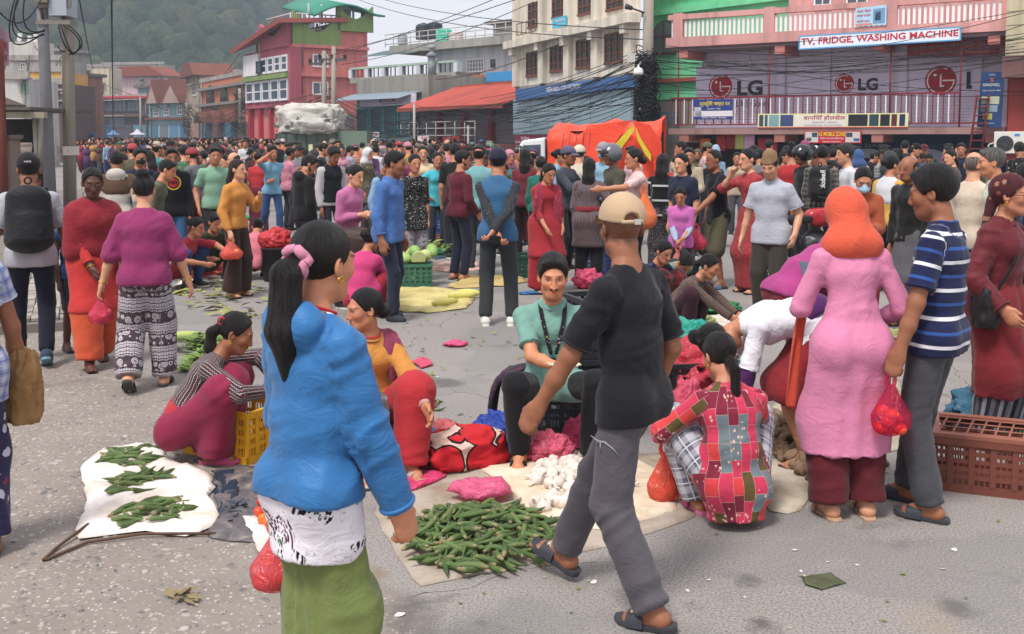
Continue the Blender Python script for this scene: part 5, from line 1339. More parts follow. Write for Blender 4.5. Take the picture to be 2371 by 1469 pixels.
# shop with WELCOME fascia, white house behind
we=Fac('glass_front_shop',820,70,985,64,'teal glass fronted shop with a white fascia and grey tin awning')
we.box('wall',M_wall('8fb0b4',0.4,0.4),0,we.W,0,4.0,0.2,5);we.box('upper_wall',M_wall('9d9890',0.5,0.7),0,we.W,4.0,5.7,0.25,5.4)
for k in range(5):we.win_uz(0.2+k*we.W/5,(k+1)*we.W/5-0.1,1.9,3.7,M_plain('4c8a90'),1,1,0.1,M_glass((0.04,0.09,0.10),0.15),0.06)
corrugated(we,'awning',M_plain('7d8a96',0.5,0.4),-0.3,we.W*0.92,-1.6,we.uz(890,229,-1.6)[1],0.2,we.uz(920,214,0.2)[1])
we.sign('shop_sign','wide white fascia board with red capitals under the grey awning',[(834,229),(962,216),(962,242),(834,248)],M_plain('c8c2d0',0.5),-0.6,0.08,[('WELCOME',0.42,0.66,0.35,0.72,M_ink('a83a44'),0.03),('SALOON',0.68,0.82,0.32,0.5,M_ink('6a7090'),0),(None,0.36,0.41,0.36,0.68,M_ink('5a5a70'),0),(None,0.4,0.78,0.16,0.24,M_ink('6a6aa8'),0)])
we.sign('shop_sign','small white board with red capitals by the teal shop',[(845,307),(877,306),(877,322),(845,324)],M_plain('d4d0d4',0.5),-2.2,0.05,[('WELCOME',0.3,0.92,0.55,0.9,red,0.02),('SALOON',0.35,0.85,0.2,0.45,M_ink('4a60a0'),0.01)])
wh=Fac('white_house',815,78,1198,66,'whitewashed terrace house with roof tanks and balcony plants')
whw=M_wall('cfd6dc',0.35,0.5);dirty=M_wall('a8a49c',0.6,0.9)
u0,u1,z0,z1=wh.rect(1010,112,1198,188,2.0);wh.box('wall',whw,u0,u1+0.5,0,z1,2.0,9)
wh.box('roof_slab',dirty,u0-3.8,u1+0.6,z1,z1+0.55,0.8,9.2);wh.box('lower_wall',M_wall('b07058',0.4,0.5),0,u1,0,wh.uz(930,184,1)[1],1.0,7.9)
uq0,uq1,zq0,zq1=wh.rect(818,162,1062,186,0);wh.box('terrace_slab',dirty,uq0,uq1,zq0-0.05,zq0+0.35,-0.3,2.4)
for k in range(7):wh.box('parapet_post',whw,uq0+(uq1-uq0)*k/6-0.2,uq0+(uq1-uq0)*k/6+0.2,zq0+0.35,zq1+0.25,-0.3,0.1)
wh.box('parapet_rail',M_wall('a8c0b0'),uq0,uq1,zq1+0.252,zq1+0.4,-0.32,0.12)
for k in range(24):wh.box('parapet_bar',M_plain('4a4a48'),uq0+0.2+(uq1-uq0)*k/24,uq0+0.28+(uq1-uq0)*k/24,zq0+0.36,zq1+0.25,-0.15,-0.1)
wh.window(1081,136,1121,167,whitep,6,3,1.96,M_glass((0.2,0.22,0.24),0.3),0.08);wh.window(1134,135,1150,160,whitep,1,1,1.96)
u0b,u1b,z0b,z1b=wh.rect(1125,70,1195,98,4);wh.box('stair_house',M_wall('b8b4b0',0.4,0.5),wh.uz(1142,90,4)[0],u1b,z1+0.4,z1b+0.4,4,8);wh.box('stair_house_roof',M_plain('6a5e58'),wh.uz(1136,90,4)[0],u1b+0.6,z1b+0.4,z1b+0.6,3.4,8.6)
wh.pbox('blue_parapet',M_plain('3f8cc0',0.6),1125,166,1206,188,-0.6,0.3)
m=MB();ur0,zr_=wh.uz(892,100,0.9);ur1,_=wh.uz(1195,95,0.9)
for dz in(0.15,0.5,0.85):m.tube([(ur0,0.9,z1+0.55+dz),(ur1,0.9,z1+0.55+dz)],0.035,5)
for k in range(15):m.tube([(ur0+(ur1-ur0)*k/14,0.9,z1+0.5),(ur0+(ur1-ur0)*k/14,0.9,z1+1.4)],0.03,5)
m.build('roof_rail',M_plain('b8b4b0',0.4),wh.root)
corrugated(wh,'terrace_awning',M_plain('56686a',0.6),wh.uz(835,125,0)[0],wh.uz(955,120,0)[0],0,wh.uz(890,128,0)[1],2.2,wh.uz(890,119,2.2)[1])
def tank(f,px,py0,py1,wpx,dep,col,label,ribs=6):
 u,zt=f.uz(px,py0,dep);_,zb=f.uz(px,py1,dep);r=abs(f.uz(px+wpx/2,py0,dep)[0]-u);h=zt-zb
 prof=[(r*0.97,0.0)]
 for k in range(ribs):
  a=h*0.82*k/ribs;b_=h*0.82/ribs;prof+=[(r,a+0.1*b_),(r,a+0.6*b_),(r*0.95,a+0.8*b_)]
 prof+=[(r*0.98,h*0.82),(r*0.75,h*0.92),(r*0.35,h*0.97),(r*0.33,h),(0.01,h)]
 o=MB().lathe(prof,20).build('water_tank',M_plain(col,0.4,0.4,0.15));o.location=f.A+f.u*u+f.n*dep+Vector((0,0,zb));tag(o,label,'water tank')
tank(wh,981,54,92,25,3.2,'33363c','black ribbed water tank left of the pair on the white roof');tank(wh,1006,51,90,26,3.6,'2c2f35','black ribbed water tank beside the green tank')
tank(wh,1028,66,98,27,2.6,'35b898','bright green water tank on the white roof');tank(wh,1056,73,96,24,2.6,'c8b8b4','pale water tank right of the green one',3)
tank(wh,932,78,104,15,2.6,'9aa0a4','small grey tank on a stand at the roof edge',3);tank(wh,1013,176,196,32,-1.2,'25272b','black tank under the terrace edge, left of two',3);tank(wh,1040,178,198,30,-1.2,'2b2d31','black tank under the terrace edge, right of two',3)
m=MB();u,zb=wh.uz(1000,172,-0.5);_,zt=wh.uz(1000,118,-0.5)
m.tube([(u,-0.5,zb),(u,-0.5,zt-0.4)],0.28,10);m.lathe([(0.35,0),(0.5,0.05),(0.12,0.35),(0.1,0.5),(0.3,0.55),(0.25,0.75),(0.02,0.8)],10,(u,-0.5,zt-0.4))
o=m.build('chimney_pipe',M_plain('8c9094',0.45,0.4));o.location=wh.A;o.rotation_euler=(0,0,wh.rz);tag(o,'grey metal chimney pipe with a cowl at the terrace corner','chimney')
# coral red hotel with glass front
rh=Fac('hotel_building',578,88,679,80,'coral red four storey hotel with glass front and green trim')
rr_=Fac('',679,80,853,83.5,host=rh)
coral,pinkr,limeg=M_wall('d4807a',0.35,0.45),M_wall('b05a68',0.35,0.45),M_wall('82995a',0.3,0.45)
def Zr(py,px=679):return rr_.uz(px,py)[1]
zA,zB,zT=Zr(235),Zr(172),Zr(108)
rr_.box('wall',coral,0,rr_.W,0,zT,0,9);rh.box('front_wall',pinkr,0,rh.W+0.3,zA-0.4,zT,-0.3,0.6)
uu0,uu1=rr_.uz(776,80)[0],rr_.W
rr_.box('upper_wall',coral,uu0,uu1,zT,Zr(55,815),0.02,8)
rr_.box('ledge',coral,-0.1,rr_.W,zB-0.15,zB+0.1,-0.25,-0.003);rr_.box('ledge',coral,-0.1,rr_.W,zT-0.05,zT+0.2,-0.3,-0.003)
for zt_,zb_ in((zT-0.6,zB+0.15),(zB-0.3,zA)):
 n=4 if zt_>zB else 5;u0=rh.uz(613,150)[0]if n==4 else 0.2
 for k in range(n):
  a,b=u0+(rh.W-u0)*k/n,u0+(rh.W-u0)*(k+1)/n
  rh.win_uz(a+0.1,b-0.1,zb_+0.1,zt_,M_plain('d8d8dc'),1,2,-0.36,M_glass((0.06,0.085,0.12),0.1),0.16)
rh.box('green_band',limeg,0,rh.W,zB-0.25,zB+0.12,-0.6,-0.303)
rh.box('gable_panel',M_wall('dcd8dc',0.2,0.2),0.1,rh.uz(611,150)[0],zB+0.2,zT-0.2,-0.5,-0.303);rh.window(593,142,604,170,M_plain('303034'),1,1,-0.55)
for(x0,y0,x1,y1,nx)in((687,116,703,154,1),(724,126,760,156,3),(687,181,702,218,1),(723,190,760,220,2)):rr_.window(x0,y0,x1,y1,whitep if nx>1 else pinkr,nx,1,-0.03,M_glass((0.12,0.14,0.17),0.2),0.1)
def wavy(f,name,mat,u0,u1,z0,hgt,dip,y0,y1):
 n=16;top=[(u0+(u1-u0)*k/n,z0+hgt-dip*math.sin(math.pi*k/n)**1.2)for k in range(n+1)]
 return f.mb(name,MB().prism(top+[(u1,z0),(u0,z0)],y0,y1),mat)
wavy(rr_,'green_parapet',limeg,0,rr_.uz(786,100)[0],zT+0.2,2.6,1.6,-0.3,-0.05);wavy(rr_,'green_parapet',limeg,rr_.uz(777,60)[0],rr_.W+0.4,Zr(74,815),2.1,1.1,-0.3,-0.02)
wavy(rh,'pink_parapet',pinkr,rh.uz(612,100)[0],rh.W,zT,2.2,1.2,-0.45,-0.1)
mm=MB()
for z in(zT+1.4,zT+2.0,zT+2.6):
 mm.tube([(0,0.2,z),(rr_.uz(783,100)[0],0.2,z)],0.05,5)
for k in range(9):mm.tube([(rr_.uz(783,100)[0]*k/8,0.2,zT),(rr_.uz(783,100)[0]*k/8,0.2,zT+2.6)],0.05,5)
rr_.mb('terrace_rail',mm,M_plain('c8c0bc'))
mm=MB()
for z in(zT+1.4,zT+2.0,zT+2.6):mm.tube([(rh.uz(612,100)[0],0.2,z),(rh.W,0.2,z)],0.05,5)
rh.mb('terrace_rail',mm,M_plain('c8c0bc'))
zt1=Zr(52);m=MB();ua=rr_.uz(800,60)[0]
m.add([(-1.5,-1.0,Zr(48)),(ua,-0.5,Zr(42,790)),(ua,7,Zr(42,790)+0.6),(-1.5,10.5,Zr(48)-1.6)],[(0,1,2,3)]);o=rr_.mb('terrace_roof',m,M_plain('9a5048',0.6));o.modifiers.new('thickness','SOLIDIFY').thickness=0.35
for(u,y)in((0.2,0.4),(ua*0.5,0.4),(0.2,5),(0.2,8.5)):rr_.mb('roof_post',MB().tube([(u,y,zT),(u,y,Zr(50))],0.1,6),M_plain('9c5a58'))
rr_.box('back_wall',coral,0.5,ua,zT,Zr(55),7,7.3)
m=MB();nn=10
for i in range(nn+1):
 t=i/nn;u=rr_.uz(694+(855-694)*t,20,2)[0];z=Zr(26-30*math.sin(math.pi*min(1,t*1.15)*0.9)**1.0,770);m.v+=[(u,-1.0,z-0.5),(u,6,z+0.8)]
m.f=[(2*i,2*i+2,2*i+3,2*i+1)for i in range(nn)];m.sm=[True]*nn
o=rr_.mb('green_canopy',m,M_plain('2f8068',0.6));o.modifiers.new('thickness','SOLIDIFY').thickness=0.15
for px in(715,745,818,848):u=rr_.uz(px,40,0.5)[0];rr_.mb('canopy_post',MB().tube([(u,0.5,Zr(58,790)),(u,0.5,Zr(12,790))],0.09,6),M_plain('a8a8a8'))
tank(rr_,800,22,48,24,1.5,'b8bcc0','shining steel tank under the green canopy of the coral hotel',4);tank(rr_,840,27,52,9,1.0,'506a88','narrow blue tank at the roof corner of the coral hotel',2)
for k in range(4):
 rh.box('ground_pillar',M_wall('b83048'),rh.W*k/4+0.2,rh.W*k/4+0.6,0,zA-0.4,-0.2,0.3)
for k in range(5):rr_.shutter(0.5+k*rr_.W/5,(k+1)*rr_.W/5,0.1,zA-1.0,shutter_mat(('8a7d74','6c7c8c','b0a07a','7a7478','8a6a60')[k]),-0.03)
# row of houses further up the street
def house(name,label,xl,dl,xr,dr,ytop,wall,wins,fm,ground=None,roof=None,base_y=None,ledges=(),depth=4):
 f=Fac(name,xl,dl,xr,dr,label);zt=f.uz((xl+xr)/2,ytop)[1]
 f.box('wall',wall,0,f.W,0,zt,0.0,depth)
 r2=random.Random(int(xl*7+500));f.box('parapet',M_wall('a8a29a',0.5,0.7),-0.1,f.W+0.1,zt+0.003,zt+0.45,-0.12,0.1)
 for k in range(2):f.mb('drain_pipe',MB().tube([(f.W*(0.06+0.88*k),-0.12,0.3),(f.W*(0.06+0.88*k),-0.12,zt)],0.07,6),M_plain('8a8680'))
 for w in wins:u0,u1,_a,z1=f.rect(*w[:4]);f.box('sunshade',M_wall('b0a8a0',0.5,0.6),u0-0.25,u1+0.25,z1+0.12,z1+0.24,-0.6,-0.003)
 if not roof:
  for k in range(2):f.mb('roof_rod',MB().tube([(f.W*r2.random(),1,zt),(f.W*r2.random(),1,zt+r2.uniform(1.2,2.6))],0.05,5),M_plain('5a544e'))
 for w in wins:f.window(*w[:4],fm,w[4]if len(w)>4 else 2,w[5]if len(w)>5 else 2,-0.03,M_glass((0.06,0.07,0.09),0.2),0.1)
 for y,mt in ledges:
  z=f.uz((xl+xr)/2,y)[1];f.box('ledge',mt,-0.3,f.W+0.3,z-0.15,z+0.15,-0.5,-0.003)
 if ground:
  n=ground[1];zg=f.uz((xl+xr)/2,ground[2])[1]
  for k in range(n):f.shutter(f.W*k/n+0.2,f.W*(k+1)/n-0.2,0.05,zg,shutter_mat(ground[0][k%len(ground[0])]),-0.03,0.16)
 if roof:
  mt,h,ov=roof;m=MB();m.prism([(-ov,zt),(f.W+ov,zt),(f.W*0.78,zt+h),(f.W*0.22,zt+h)],-ov-0.3,depth);f.mb('roof',m,mt)
 return f,zt
terr=M_wall('7e4a3c',0.5,0.6)
brick_or=M_wall('c07858',0.25,0.3)
h1,zt=house('orange_house','orange brick house with three arched windows',466,122,576,104,182,brick_or,(),brown,(('54788c','7a5a58','4c7a90','806058'),4,285),None,None,((201,M_wall('8a8480')),(240,M_wall('8a8480'))))
for px in(486,518,553):
 u0,u1,z0,z1=h1.rect(px-9,205,px+9,229,-0.1);ra=(u1-u0)/2;ca=(u0+u1)/2
 ar=[(u0,z0),(u1,z0)]+[(ca+ra*math.cos(t),z1-ra+ra*1.2*math.sin(t))for t in np.linspace(0,math.pi,9)]
 w_=h1.mb('arched_window',MB().prism(ar,-0.12,-0.003),M_plain('5a3a34'));h1.mb('pane',MB().prism([(ca+(x-ca)*0.75,z0+0.2+(z-z0)*0.85)for x,z in ar],-0.15,-0.123),M_glass((0.03,0.03,0.035)),w_)
for k in range(3):
 u=h1.W*(0.2+0.28*k);z=h1.uz(520,284)[1];h1.mb('tiled_awning',MB().prism([(u-1.7,z),(u+1.7,z),(u+1.2,z+0.7),(u,z+1.3),(u-1.2,z+0.7)],-1.4,-0.05),terr)
h1.window(489,246,505,262,brown,2,1)
house('narrow_house','narrow tan plastered house end beside the orange house',436,132,466,124,178,M_wall('b09c88',0.4,0.5),((445,200,454,222),),whitep,(('a07c70',),1,290),(terr,1.6,0.6))
f,zt=house('twin_gable_house','small blue and lilac house pair with red tiled gables',346,138,438,134,240,M_wall('8eb0bc',0.3,0.4),((356,252,368,270),(380,250,392,268),(410,245,422,266),(426,245,434,264)),whitep,(('4c6c84','6e7078','58809c','4a6e8c'),4,288),None,None,((275,terr),))
for a,b in((0.05,0.42),(0.45,0.98)):f.mb('gable_roof',MB().prism([(f.W*a,zt),(f.W*b,zt),(f.W*(a+b)/2,zt+3.2)],-1.0,7),terr);f.mb('gable_wall',MB().prism([(f.W*(a+0.06),zt),(f.W*(b-0.06),zt),(f.W*(a+b)/2,zt+2.3)],-1.06,-1.003),M_wall('a89088'))
house('glass_restaurant','dark glass fronted restaurant with a red sign band',226,141,348,139,226,M_wall('54484a',0.3,0.4),((240,236,262,258,3,1),(264,235,292,258,3,1),(294,234,322,258,3,1),(240,272,290,296,4,1)),M_plain('4a4a50'),(('3a5a78','4a4850','5a8094'),3,290),None,None,((226,M_plain('b03040')),(268,M_wall('70584c'))))
f,zt=house('pink_house','pale pink house with orange roof edge up the street',262,168,385,164,178,M_wall('d8b8bc',0.3,0.4),((348,183,361,197),(322,182,335,192,1,1),(322,195,335,206,1,1),(322,209,335,220,1,1)),whitep,None,(M_wall('8e4a3a',0.4,0.5),1.6,0.8))
house('tall_house','tall cream and blue house behind the concrete pole',186,152,262,152,156,M_wall('cfc0a8',0.35,0.5),((198,165,207,184,1,2),(220,196,240,224,2,2),(198,212,208,240,1,2),(210,240,222,262)),M_plain('48607c'),(('3a7088','4a5a68'),2,288))
house('bare_house','bare grey concrete house with a rooftop tank behind the pink house',240,185,384,183,150,M_wall('9a948c',0.5,0.7),((368,180,380,195),),whitep)
house('grey_house','grey concrete house with white windows on the slope at far left',-60,90,156,90,140,M_wall('a8a49e',0.4,0.6),((46,145,60,163),(76,210,88,224)),whitep)
house('yellow_house','ochre yellow house with an arched doorway at far left',64,77,156,77,167,M_wall('d8a860',0.3,0.4),((82,190,96,201,1,1),),M_plain('6a4a30'))
house('white_shed','small white walled shop with a green poster at far left',-50,60,68,60,184,M_wall('c8c4c0',0.3,0.6),((47,190,65,216,1,1),),M_plain('88a890'))
house('dark_house','dark cluttered house front between the two poles',128,72,170,72,196,M_wall('6a5856',0.4,0.4),((140,215,152,232),(140,240,152,258),(156,222,166,238)),M_plain('8a8484'))
for nm,px,d_,yt,yb in(('a',44,92,80,112),('b',67,92,86,112),('c',81,92,82,112)):
 b_=D(px,yb,d_);t_=D(px,yt,d_);m=MB();m.tube([b_,t_],0.06,6);m.box(t_-Vector((0,0,0.5)),(0.35,0.2,1.2),R=Matrix.Rotation(0.2,3,'Y'))
 tag(m.build('cell_antenna',M_plain('d0ccc8')),'white panel antenna on the grey roof, '+{'a':'leftmost of three','b':'middle of three','c':'rightmost of three'}[nm],'antenna','antennas on the grey roof')
b_=D(60,132,90);o=MB().bb(-1.6,1.6,0,2,0,1.3).build('roof_hut',M_wall('c8c4bc',0.3,0.5));o.location=b_;tag(o,'small white hut on the grey rooftop below the antennas','hut')
# wooded hill
def hill():
 nx,ny=60,34;V=[]
 xs=np.linspace(-400,60,nx);ys=np.linspace(185,545,ny)
 XX,YY=np.meshgrid(xs,ys)
 def hz(X,Y):
  rise=np.clip((Y-190)/190,0,1.6)**1.15
  edge=1/(1+np.exp((X+0.222*Y+5)/(5+0.02*Y)))
  n=vnoise(np.stack([X.ravel()/45,Y.ravel()/45,0*X.ravel()],1),5).reshape(X.shape)
  return(95*rise*(1+0.18*n)+6*n)*edge-4
 ZZ=hz(XX,YY)
 idx=np.arange(nx*ny).reshape(ny,nx)
 Fq=np.stack([idx[:-1,:-1],idx[:-1,1:],idx[1:,1:],idx[1:,:-1]],-1).reshape(-1,4)
 me=mesh_np('hill',np.stack([XX,YY,ZZ],-1).reshape(-1,3),Fq)
 tag(link('hill',me,M_plain('39442c',0.95,0.1,0.3,0.05)),kind='structure')
 rng=np.random.default_rng(8)
 bm=bmesh.new();bmesh.ops.create_icosphere(bm,subdivisions=2,radius=1.0)
 bv=np.array([v.co[:]for v in bm.verts]);bf=np.array([[v.index for v in f.verts]for f in bm.faces]);bm.free()
 Vs=[];Fs=[];Cs=[];n=0
 for i in range(2300):
  Y=195+310*rng.random()**0.8;X=-0.56*Y+rng.random()*0.46*Y
  z=float(hz(np.array([[X]]),np.array([[Y]]))[0,0])
  if z<-2.5:continue
  r=(2.2+2.8*rng.random())*(0.75+Y/900)
  d=1+0.3*vnoise(bv*2.6+i*7.3,i)+0.2*vnoise(bv*6+i,i+2)
  Vs.append(bv*d[:,None]*np.array([r,r,r*(0.8+0.5*rng.random())])+np.array([X,Y,z+r*0.5]));Fs.append(bf+n);n+=len(bv)
  c=0.6+0.8*rng.random();hue=rng.random()
  Cs.append(np.tile(np.array([0.030+0.028*hue,0.052+0.014*hue,0.027])*c,(len(bv),1)))
 me=mesh_np('forest',np.concatenate(Vs),np.concatenate(Fs),False);attr_col(me,'col',np.concatenate(Cs))
 nt=NT('forest_leaves',0.9,0.1);g=nt.geo();lf=nt.noise(g,0.9,5,0.75)
 nt.base(nt.mix(0.85,nt.attrc('col'),nt.ramp(lf,[(0.35,(0.25,0.28,0.25)),(0.65,(1.9,1.8,1.6))]),'MULTIPLY'));nt.bump(lf,1.0,1.2)
 tag(link('forest',me,nt.m),'dense green forest covering the hill behind the town','forest',kind='stuff')
hill()
r3=random.Random(12);TONE=(('cream','c4b8a0'),('grey','9a968e'),('pale pink','c8a8a4'),('faded blue','8aa0ac'),('ochre','b89868'),('white','c8c6c0'),('brick','9a6a56'))
for i,(xl,xr,yt,d)in enumerate(((196,228,168,170),(300,338,166,172),(352,392,176,170),(388,420,188,165),(418,446,200,160),(448,478,176,150),(148,192,176,120),(20,62,132,110),(96,150,120,116),(500,560,168,140),(322,356,204,152),(392,440,214,146))):
 nm,cc=TONE[i%7];f=Fac('hillside_house',xl,d,xr,d+r3.uniform(-3,3),f'{nm} {("low", "tall")[yt < 180]} house among the stacked houses below the hill','building','stacked houses below the hill')
 zt=f.uz((xl+xr)/2,yt)[1];f.box('wall',M_wall(cc,0.5,0.7),0,f.W,0,zt,0,4);f.box('roof_slab',M_wall(r3.choice(('8a847c','7e4a3c','a09890','6a6660')),0.5,0.6),-0.4,f.W+0.4,zt+0.003,zt+0.35,-0.5,4.3);n=max(2,int(f.W/2.2))
 for j in range(int(zt/3)):
  for k in range(n):u=f.W*(k+0.5)/n;f.win_uz(u-0.45,u+0.45,zt-2.2-j*3,zt-0.9-j*3,M_plain(r3.choice(('c8c4c0','5a4438','6a7078'))),2,1,-0.03,M_glass((0.05,0.06,0.07),0.2),0.08)
  f.box('ledge',M_wall('8e8880',0.5,0.7),-0.2,f.W+0.2,zt-2.75-j*3,zt-2.6-j*3,-0.6,-0.003)
ce=Fac('corner_house',2322,29.2,2760,26.5,'cream tiled house end with a brick red ground floor at the right edge')
ce.box('wall',M_wall('cfc3a4',0.35,0.5),0.05,ce.W,4.1,9.0,-0.3,5);ce.box('lower_wall',M_wall('93403c',0.5,0.6),0.1,ce.W,0,3.5,0.1,5);ce.box('floor_band',M_wall('8a6460',0.5,0.6),0.02,ce.W,3.5,4.097,-0.5,5)
for k in range(12):ce.box('tile_course',M_wall('c2b594',0.4,0.5),0.06,ce.W-0.02,4.2+0.38*k,4.215+0.38*k,-0.315,-0.302)
for k in range(2):ce.win_uz(1.2+2.2*k,2.4+2.2*k,5.2,6.7,M_plain('5a3a30'),2,2,-0.33);ce.shutter(0.8+2.4*k,2.9+2.4*k,0.05,2.5,shutter_mat('2c4a88'),0.07)
# poles, cables
def cable(p,q,sag=0.3,r=0.012,n=9,m=None,mat=None):
 p,q=Vector(p),Vector(q);pts=[]
 for i in range(n):
  t=i/(n-1);v=p.lerp(q,t);v.z-=sag*4*t*(1-t);pts.append(v)
 (m if m is not None else MB()).tube(pts,r,4,False)
 return pts
blackc=M_plain('17171a',0.6,0.3)
conc=M_wall('a39a8e',0.4,0.5);steel=M_plain('7f7f84',0.5,0.4,0.15,2.0)
def pole(name,label,px,d,top,r0,r1,mat,lean=0.0,n=14):
 b=D(px,600,d);b.z=0
 o=MB().tube([(0,0,-0.1),(lean*0.5,0,top*0.5),(lean,0,top)],[r0,(r0+r1)/2,r1],n).build(name,mat);o.location=b
 tag(o,label,'utility pole');return o
p1=pole('utility_pole','grey steel tube pole at the left edge of the pavement',122,21.5,8.5,0.125,0.10,steel,-0.1)
p2=pole('utility_pole','weathered square concrete pole with a painted white band',165,21.9,8.5,0.15,0.11,conc,0.16,4)
z=D(165,349,21.9).z
m=MB();a=D(150,349,21.7)
o=MB().bb(-0.17,0.17,-0.17,0.17,z-0.1,z+0.09).build('painted_band',M_ink('c4bcb6'),p2);o.rotation_euler=(0,0,math.pi/4)
p2b=p2
for k,bdy in enumerate(('L','N','A')):
 me=text_mesh(bdy,0.02);u=-0.09+0.065*k
 link('lettering',fit_text(me,lambda a_,b_:(u+0.05*a_,-0.172,z-0.045+0.09*b_)),M_ink('a04038'),p2)
fr=empty('transformer_platform',D(140,600,21.6));fr.location.z=0;tag(fr,'rusty steel transformer frame carried between the two left poles','platform')
def L(px,py,dy=0.0):v=D(px,py,21.6+dy);return v-fr.location
fm=M_plain('7a746c',0.6,0.4,0.2)
for y0,y1,dy in((46,57,-0.25),(46,57,0.3),(0,18,-0.25)):
 a,b=L(84,y1,dy),L(162,y0,dy);MB().bb(a.x,b.x,a.y,a.y+0.06,a.z,b.z).build('cross_beam',fm,fr)
for x0,x1 in((92,100),(152,146)):
 MB().tube([L(x0,10,-0.2),L(x1,48,-0.2)],0.04,4).build('brace',M_plain('5c4a42',0.7),fr)
a,b=L(129,40),L(166,-30);MB().bb(a.x,b.x,-0.3,0.25,a.z,b.z).build('switch_box',M_plain('9aa0aa',0.5,0.4),fr)
a,b=L(100,12),L(128,-14);MB().bb(a.x,b.x,-0.4,0.0,a.z,b.z).build('terminal_box',M_plain('6c655e',0.7),fr)
rng=random.Random(5)
for i,(x0,y0,xm,ym,x1,y1)in enumerate(((42,-10,40,66,103,72),(46,-8,34,78,103,80),(58,-10,60,62,104,70),(36,-10,28,96,100,78),(140,56,160,110,172,125),(146,58,184,96,168,127),(136,58,146,96,166,124),(158,58,190,100,160,127),(134,108,142,118,152,120))):
 P_=[D(x0,y0,21.2),D(xm,ym,21.15),D(x1,y1,21.3)];pts=[]
 for k in range(13):
  t=k/12;pts.append(P_[0]*(1-t)**2+(P_[1]*2-(P_[0]+P_[2])*0.5)*2*t*(1-t)+P_[2]*t*t)
 tag(MB().tube(pts,0.016,5,True).build('cable_loop',blackc),'slack black cable loop hanging at the transformer frame','cable','cable loops at the transformer')
pc=pole('utility_pole','concrete pole smothered in black cable coils before the green house',1494,33.5,9.0,0.21,0.15,conc,0.05,12)
def coil(parent_loc,z0,z1,R,n,seed,name='cable_tangle',label=None):
 rng=random.Random(seed);m=MB()
 for i in range(n):
  z_=rng.uniform(z0,z1);r=R*rng.uniform(0.55,1.35);ph=rng.random()*6.28;tx,ty=rng.uniform(-.5,.5),rng.uniform(-.5,.5);sp=rng.uniform(0.7,1.1)*6.28;st=rng.uniform(0.5,1.5)
  off=Vector((rng.uniform(-.12,.12),rng.uniform(-.1,.05),0))
  m.tube([off+Vector((math.cos(ph+sp*k/12)*r,math.sin(ph+sp*k/12)*r*0.9,z_+math.cos(ph+sp*k/12)*r*tx+math.sin(sp*k/12)*r*ty*2.5-st*0.15*k/12))for k in range(13)],rng.uniform(0.009,0.022),4,False)
 o=m.build(name,blackc);o.location=parent_loc;tag(o,label,'cables',kind='stuff');return o
coil(pc.location,2.5,4.5,0.27,170,1,label='thick tangle of black cable coils wound round the concrete pole');coil(pc.location,1.7,2.6,0.22,60,2,label='lower black cable tangle on the concrete pole')
m=MB();c=D(1478,172,33.0);m.lathe([(0.015,0.3),(0.03,0.22),(0.13,0.18),(0.165,0.06),(0.165,-0.02)],14,c);o=m.build('security_camera',M_plain('d8d6d4',0.35,0.4));tag(o,'white dome security camera on the cable pole','camera')
MB().lathe([(0.15,-0.02),(0.145,-0.1),(0.1,-0.17),(0.01,-0.2)],14,c).build('dome',M_plain('202226',0.15,0.6),o);MB().tube([c+Vector((0,0,0.25)),c+Vector((0.1,0.2,0.4)),c+Vector((0.3,0.4,0.35))],0.03,6).build('bracket',steel,o)
c=D(1461,134,33.2);o=MB().box(c,(0.25,0.15,0.28)).build('junction_box',M_plain('b8b4b0',0.5));tag(o,'grey junction box fixed beside the cable coils','junction box')
a,b=D(1450,15,33),D(1492,30,33.3);o=MB().tube([a,a.lerp(b,0.3)],[0.1,0.07],8).tube([a.lerp(b,0.25),b],0.03,6).build('street_lamp',M_plain('3a3a3e',0.5));tag(o,'dark street lamp head on an arm at the cable pole','street lamp')
rng=random.Random(9);base=pc.location
for i in range(34):
 zz=rng.uniform(2.9,4.7);d2=rng.uniform(54,74);x2=rng.uniform(900,1200);y2=325-rng.uniform(25,100)
 m=MB();cable(base+Vector((rng.uniform(-.2,.1),rng.uniform(-.2,.2),zz)),D(x2,y2,d2),rng.uniform(0.2,1.1),0.013,13,m)
 tag(m.build('overhead_cable',blackc),'thin black cable running left from the cable pole past the cream building','cable','overhead cables to the left')
for i in range(20):
 zz=rng.uniform(3.3,4.9);m=MB();e=D(2420+rng.uniform(0,200),rng.uniform(-10,230)if i%3 else rng.uniform(60,130),rng.uniform(26,28))
 cable(base+Vector((0.1,rng.uniform(-.2,.2),zz)),e,rng.uniform(0.1,0.6),0.009,13,m)
 tag(m.build('overhead_cable',blackc),'thin black cable running right from the cable pole across the pink building','cable','overhead cables to the right')
for i,(x0,y0,d0,x1,y1,d1,sg)in enumerate(((820,-4,75,1500,92,34,0.6),(870,-6,75,1505,70,34,0.4),(1250,-20,40,770,120,66,0.2),(1160,-8,45,760,130,66,0.2),(1235,5,45,790,150,66,0.4),(258,-30,18,262,320,60,0.0),(0,30,19,100,-12,21,0.35),(180,-20,21,215,160,60,0.1),(1300,100,39,1010,184,60,0.3))):
 m=MB();cable(D(x0,y0,d0),D(x1,y1,d1),sg,0.018,13,m);tag(m.build('overhead_cable',blackc),'single overhead line crossing the open sky above the street','cable','overhead lines across the sky')
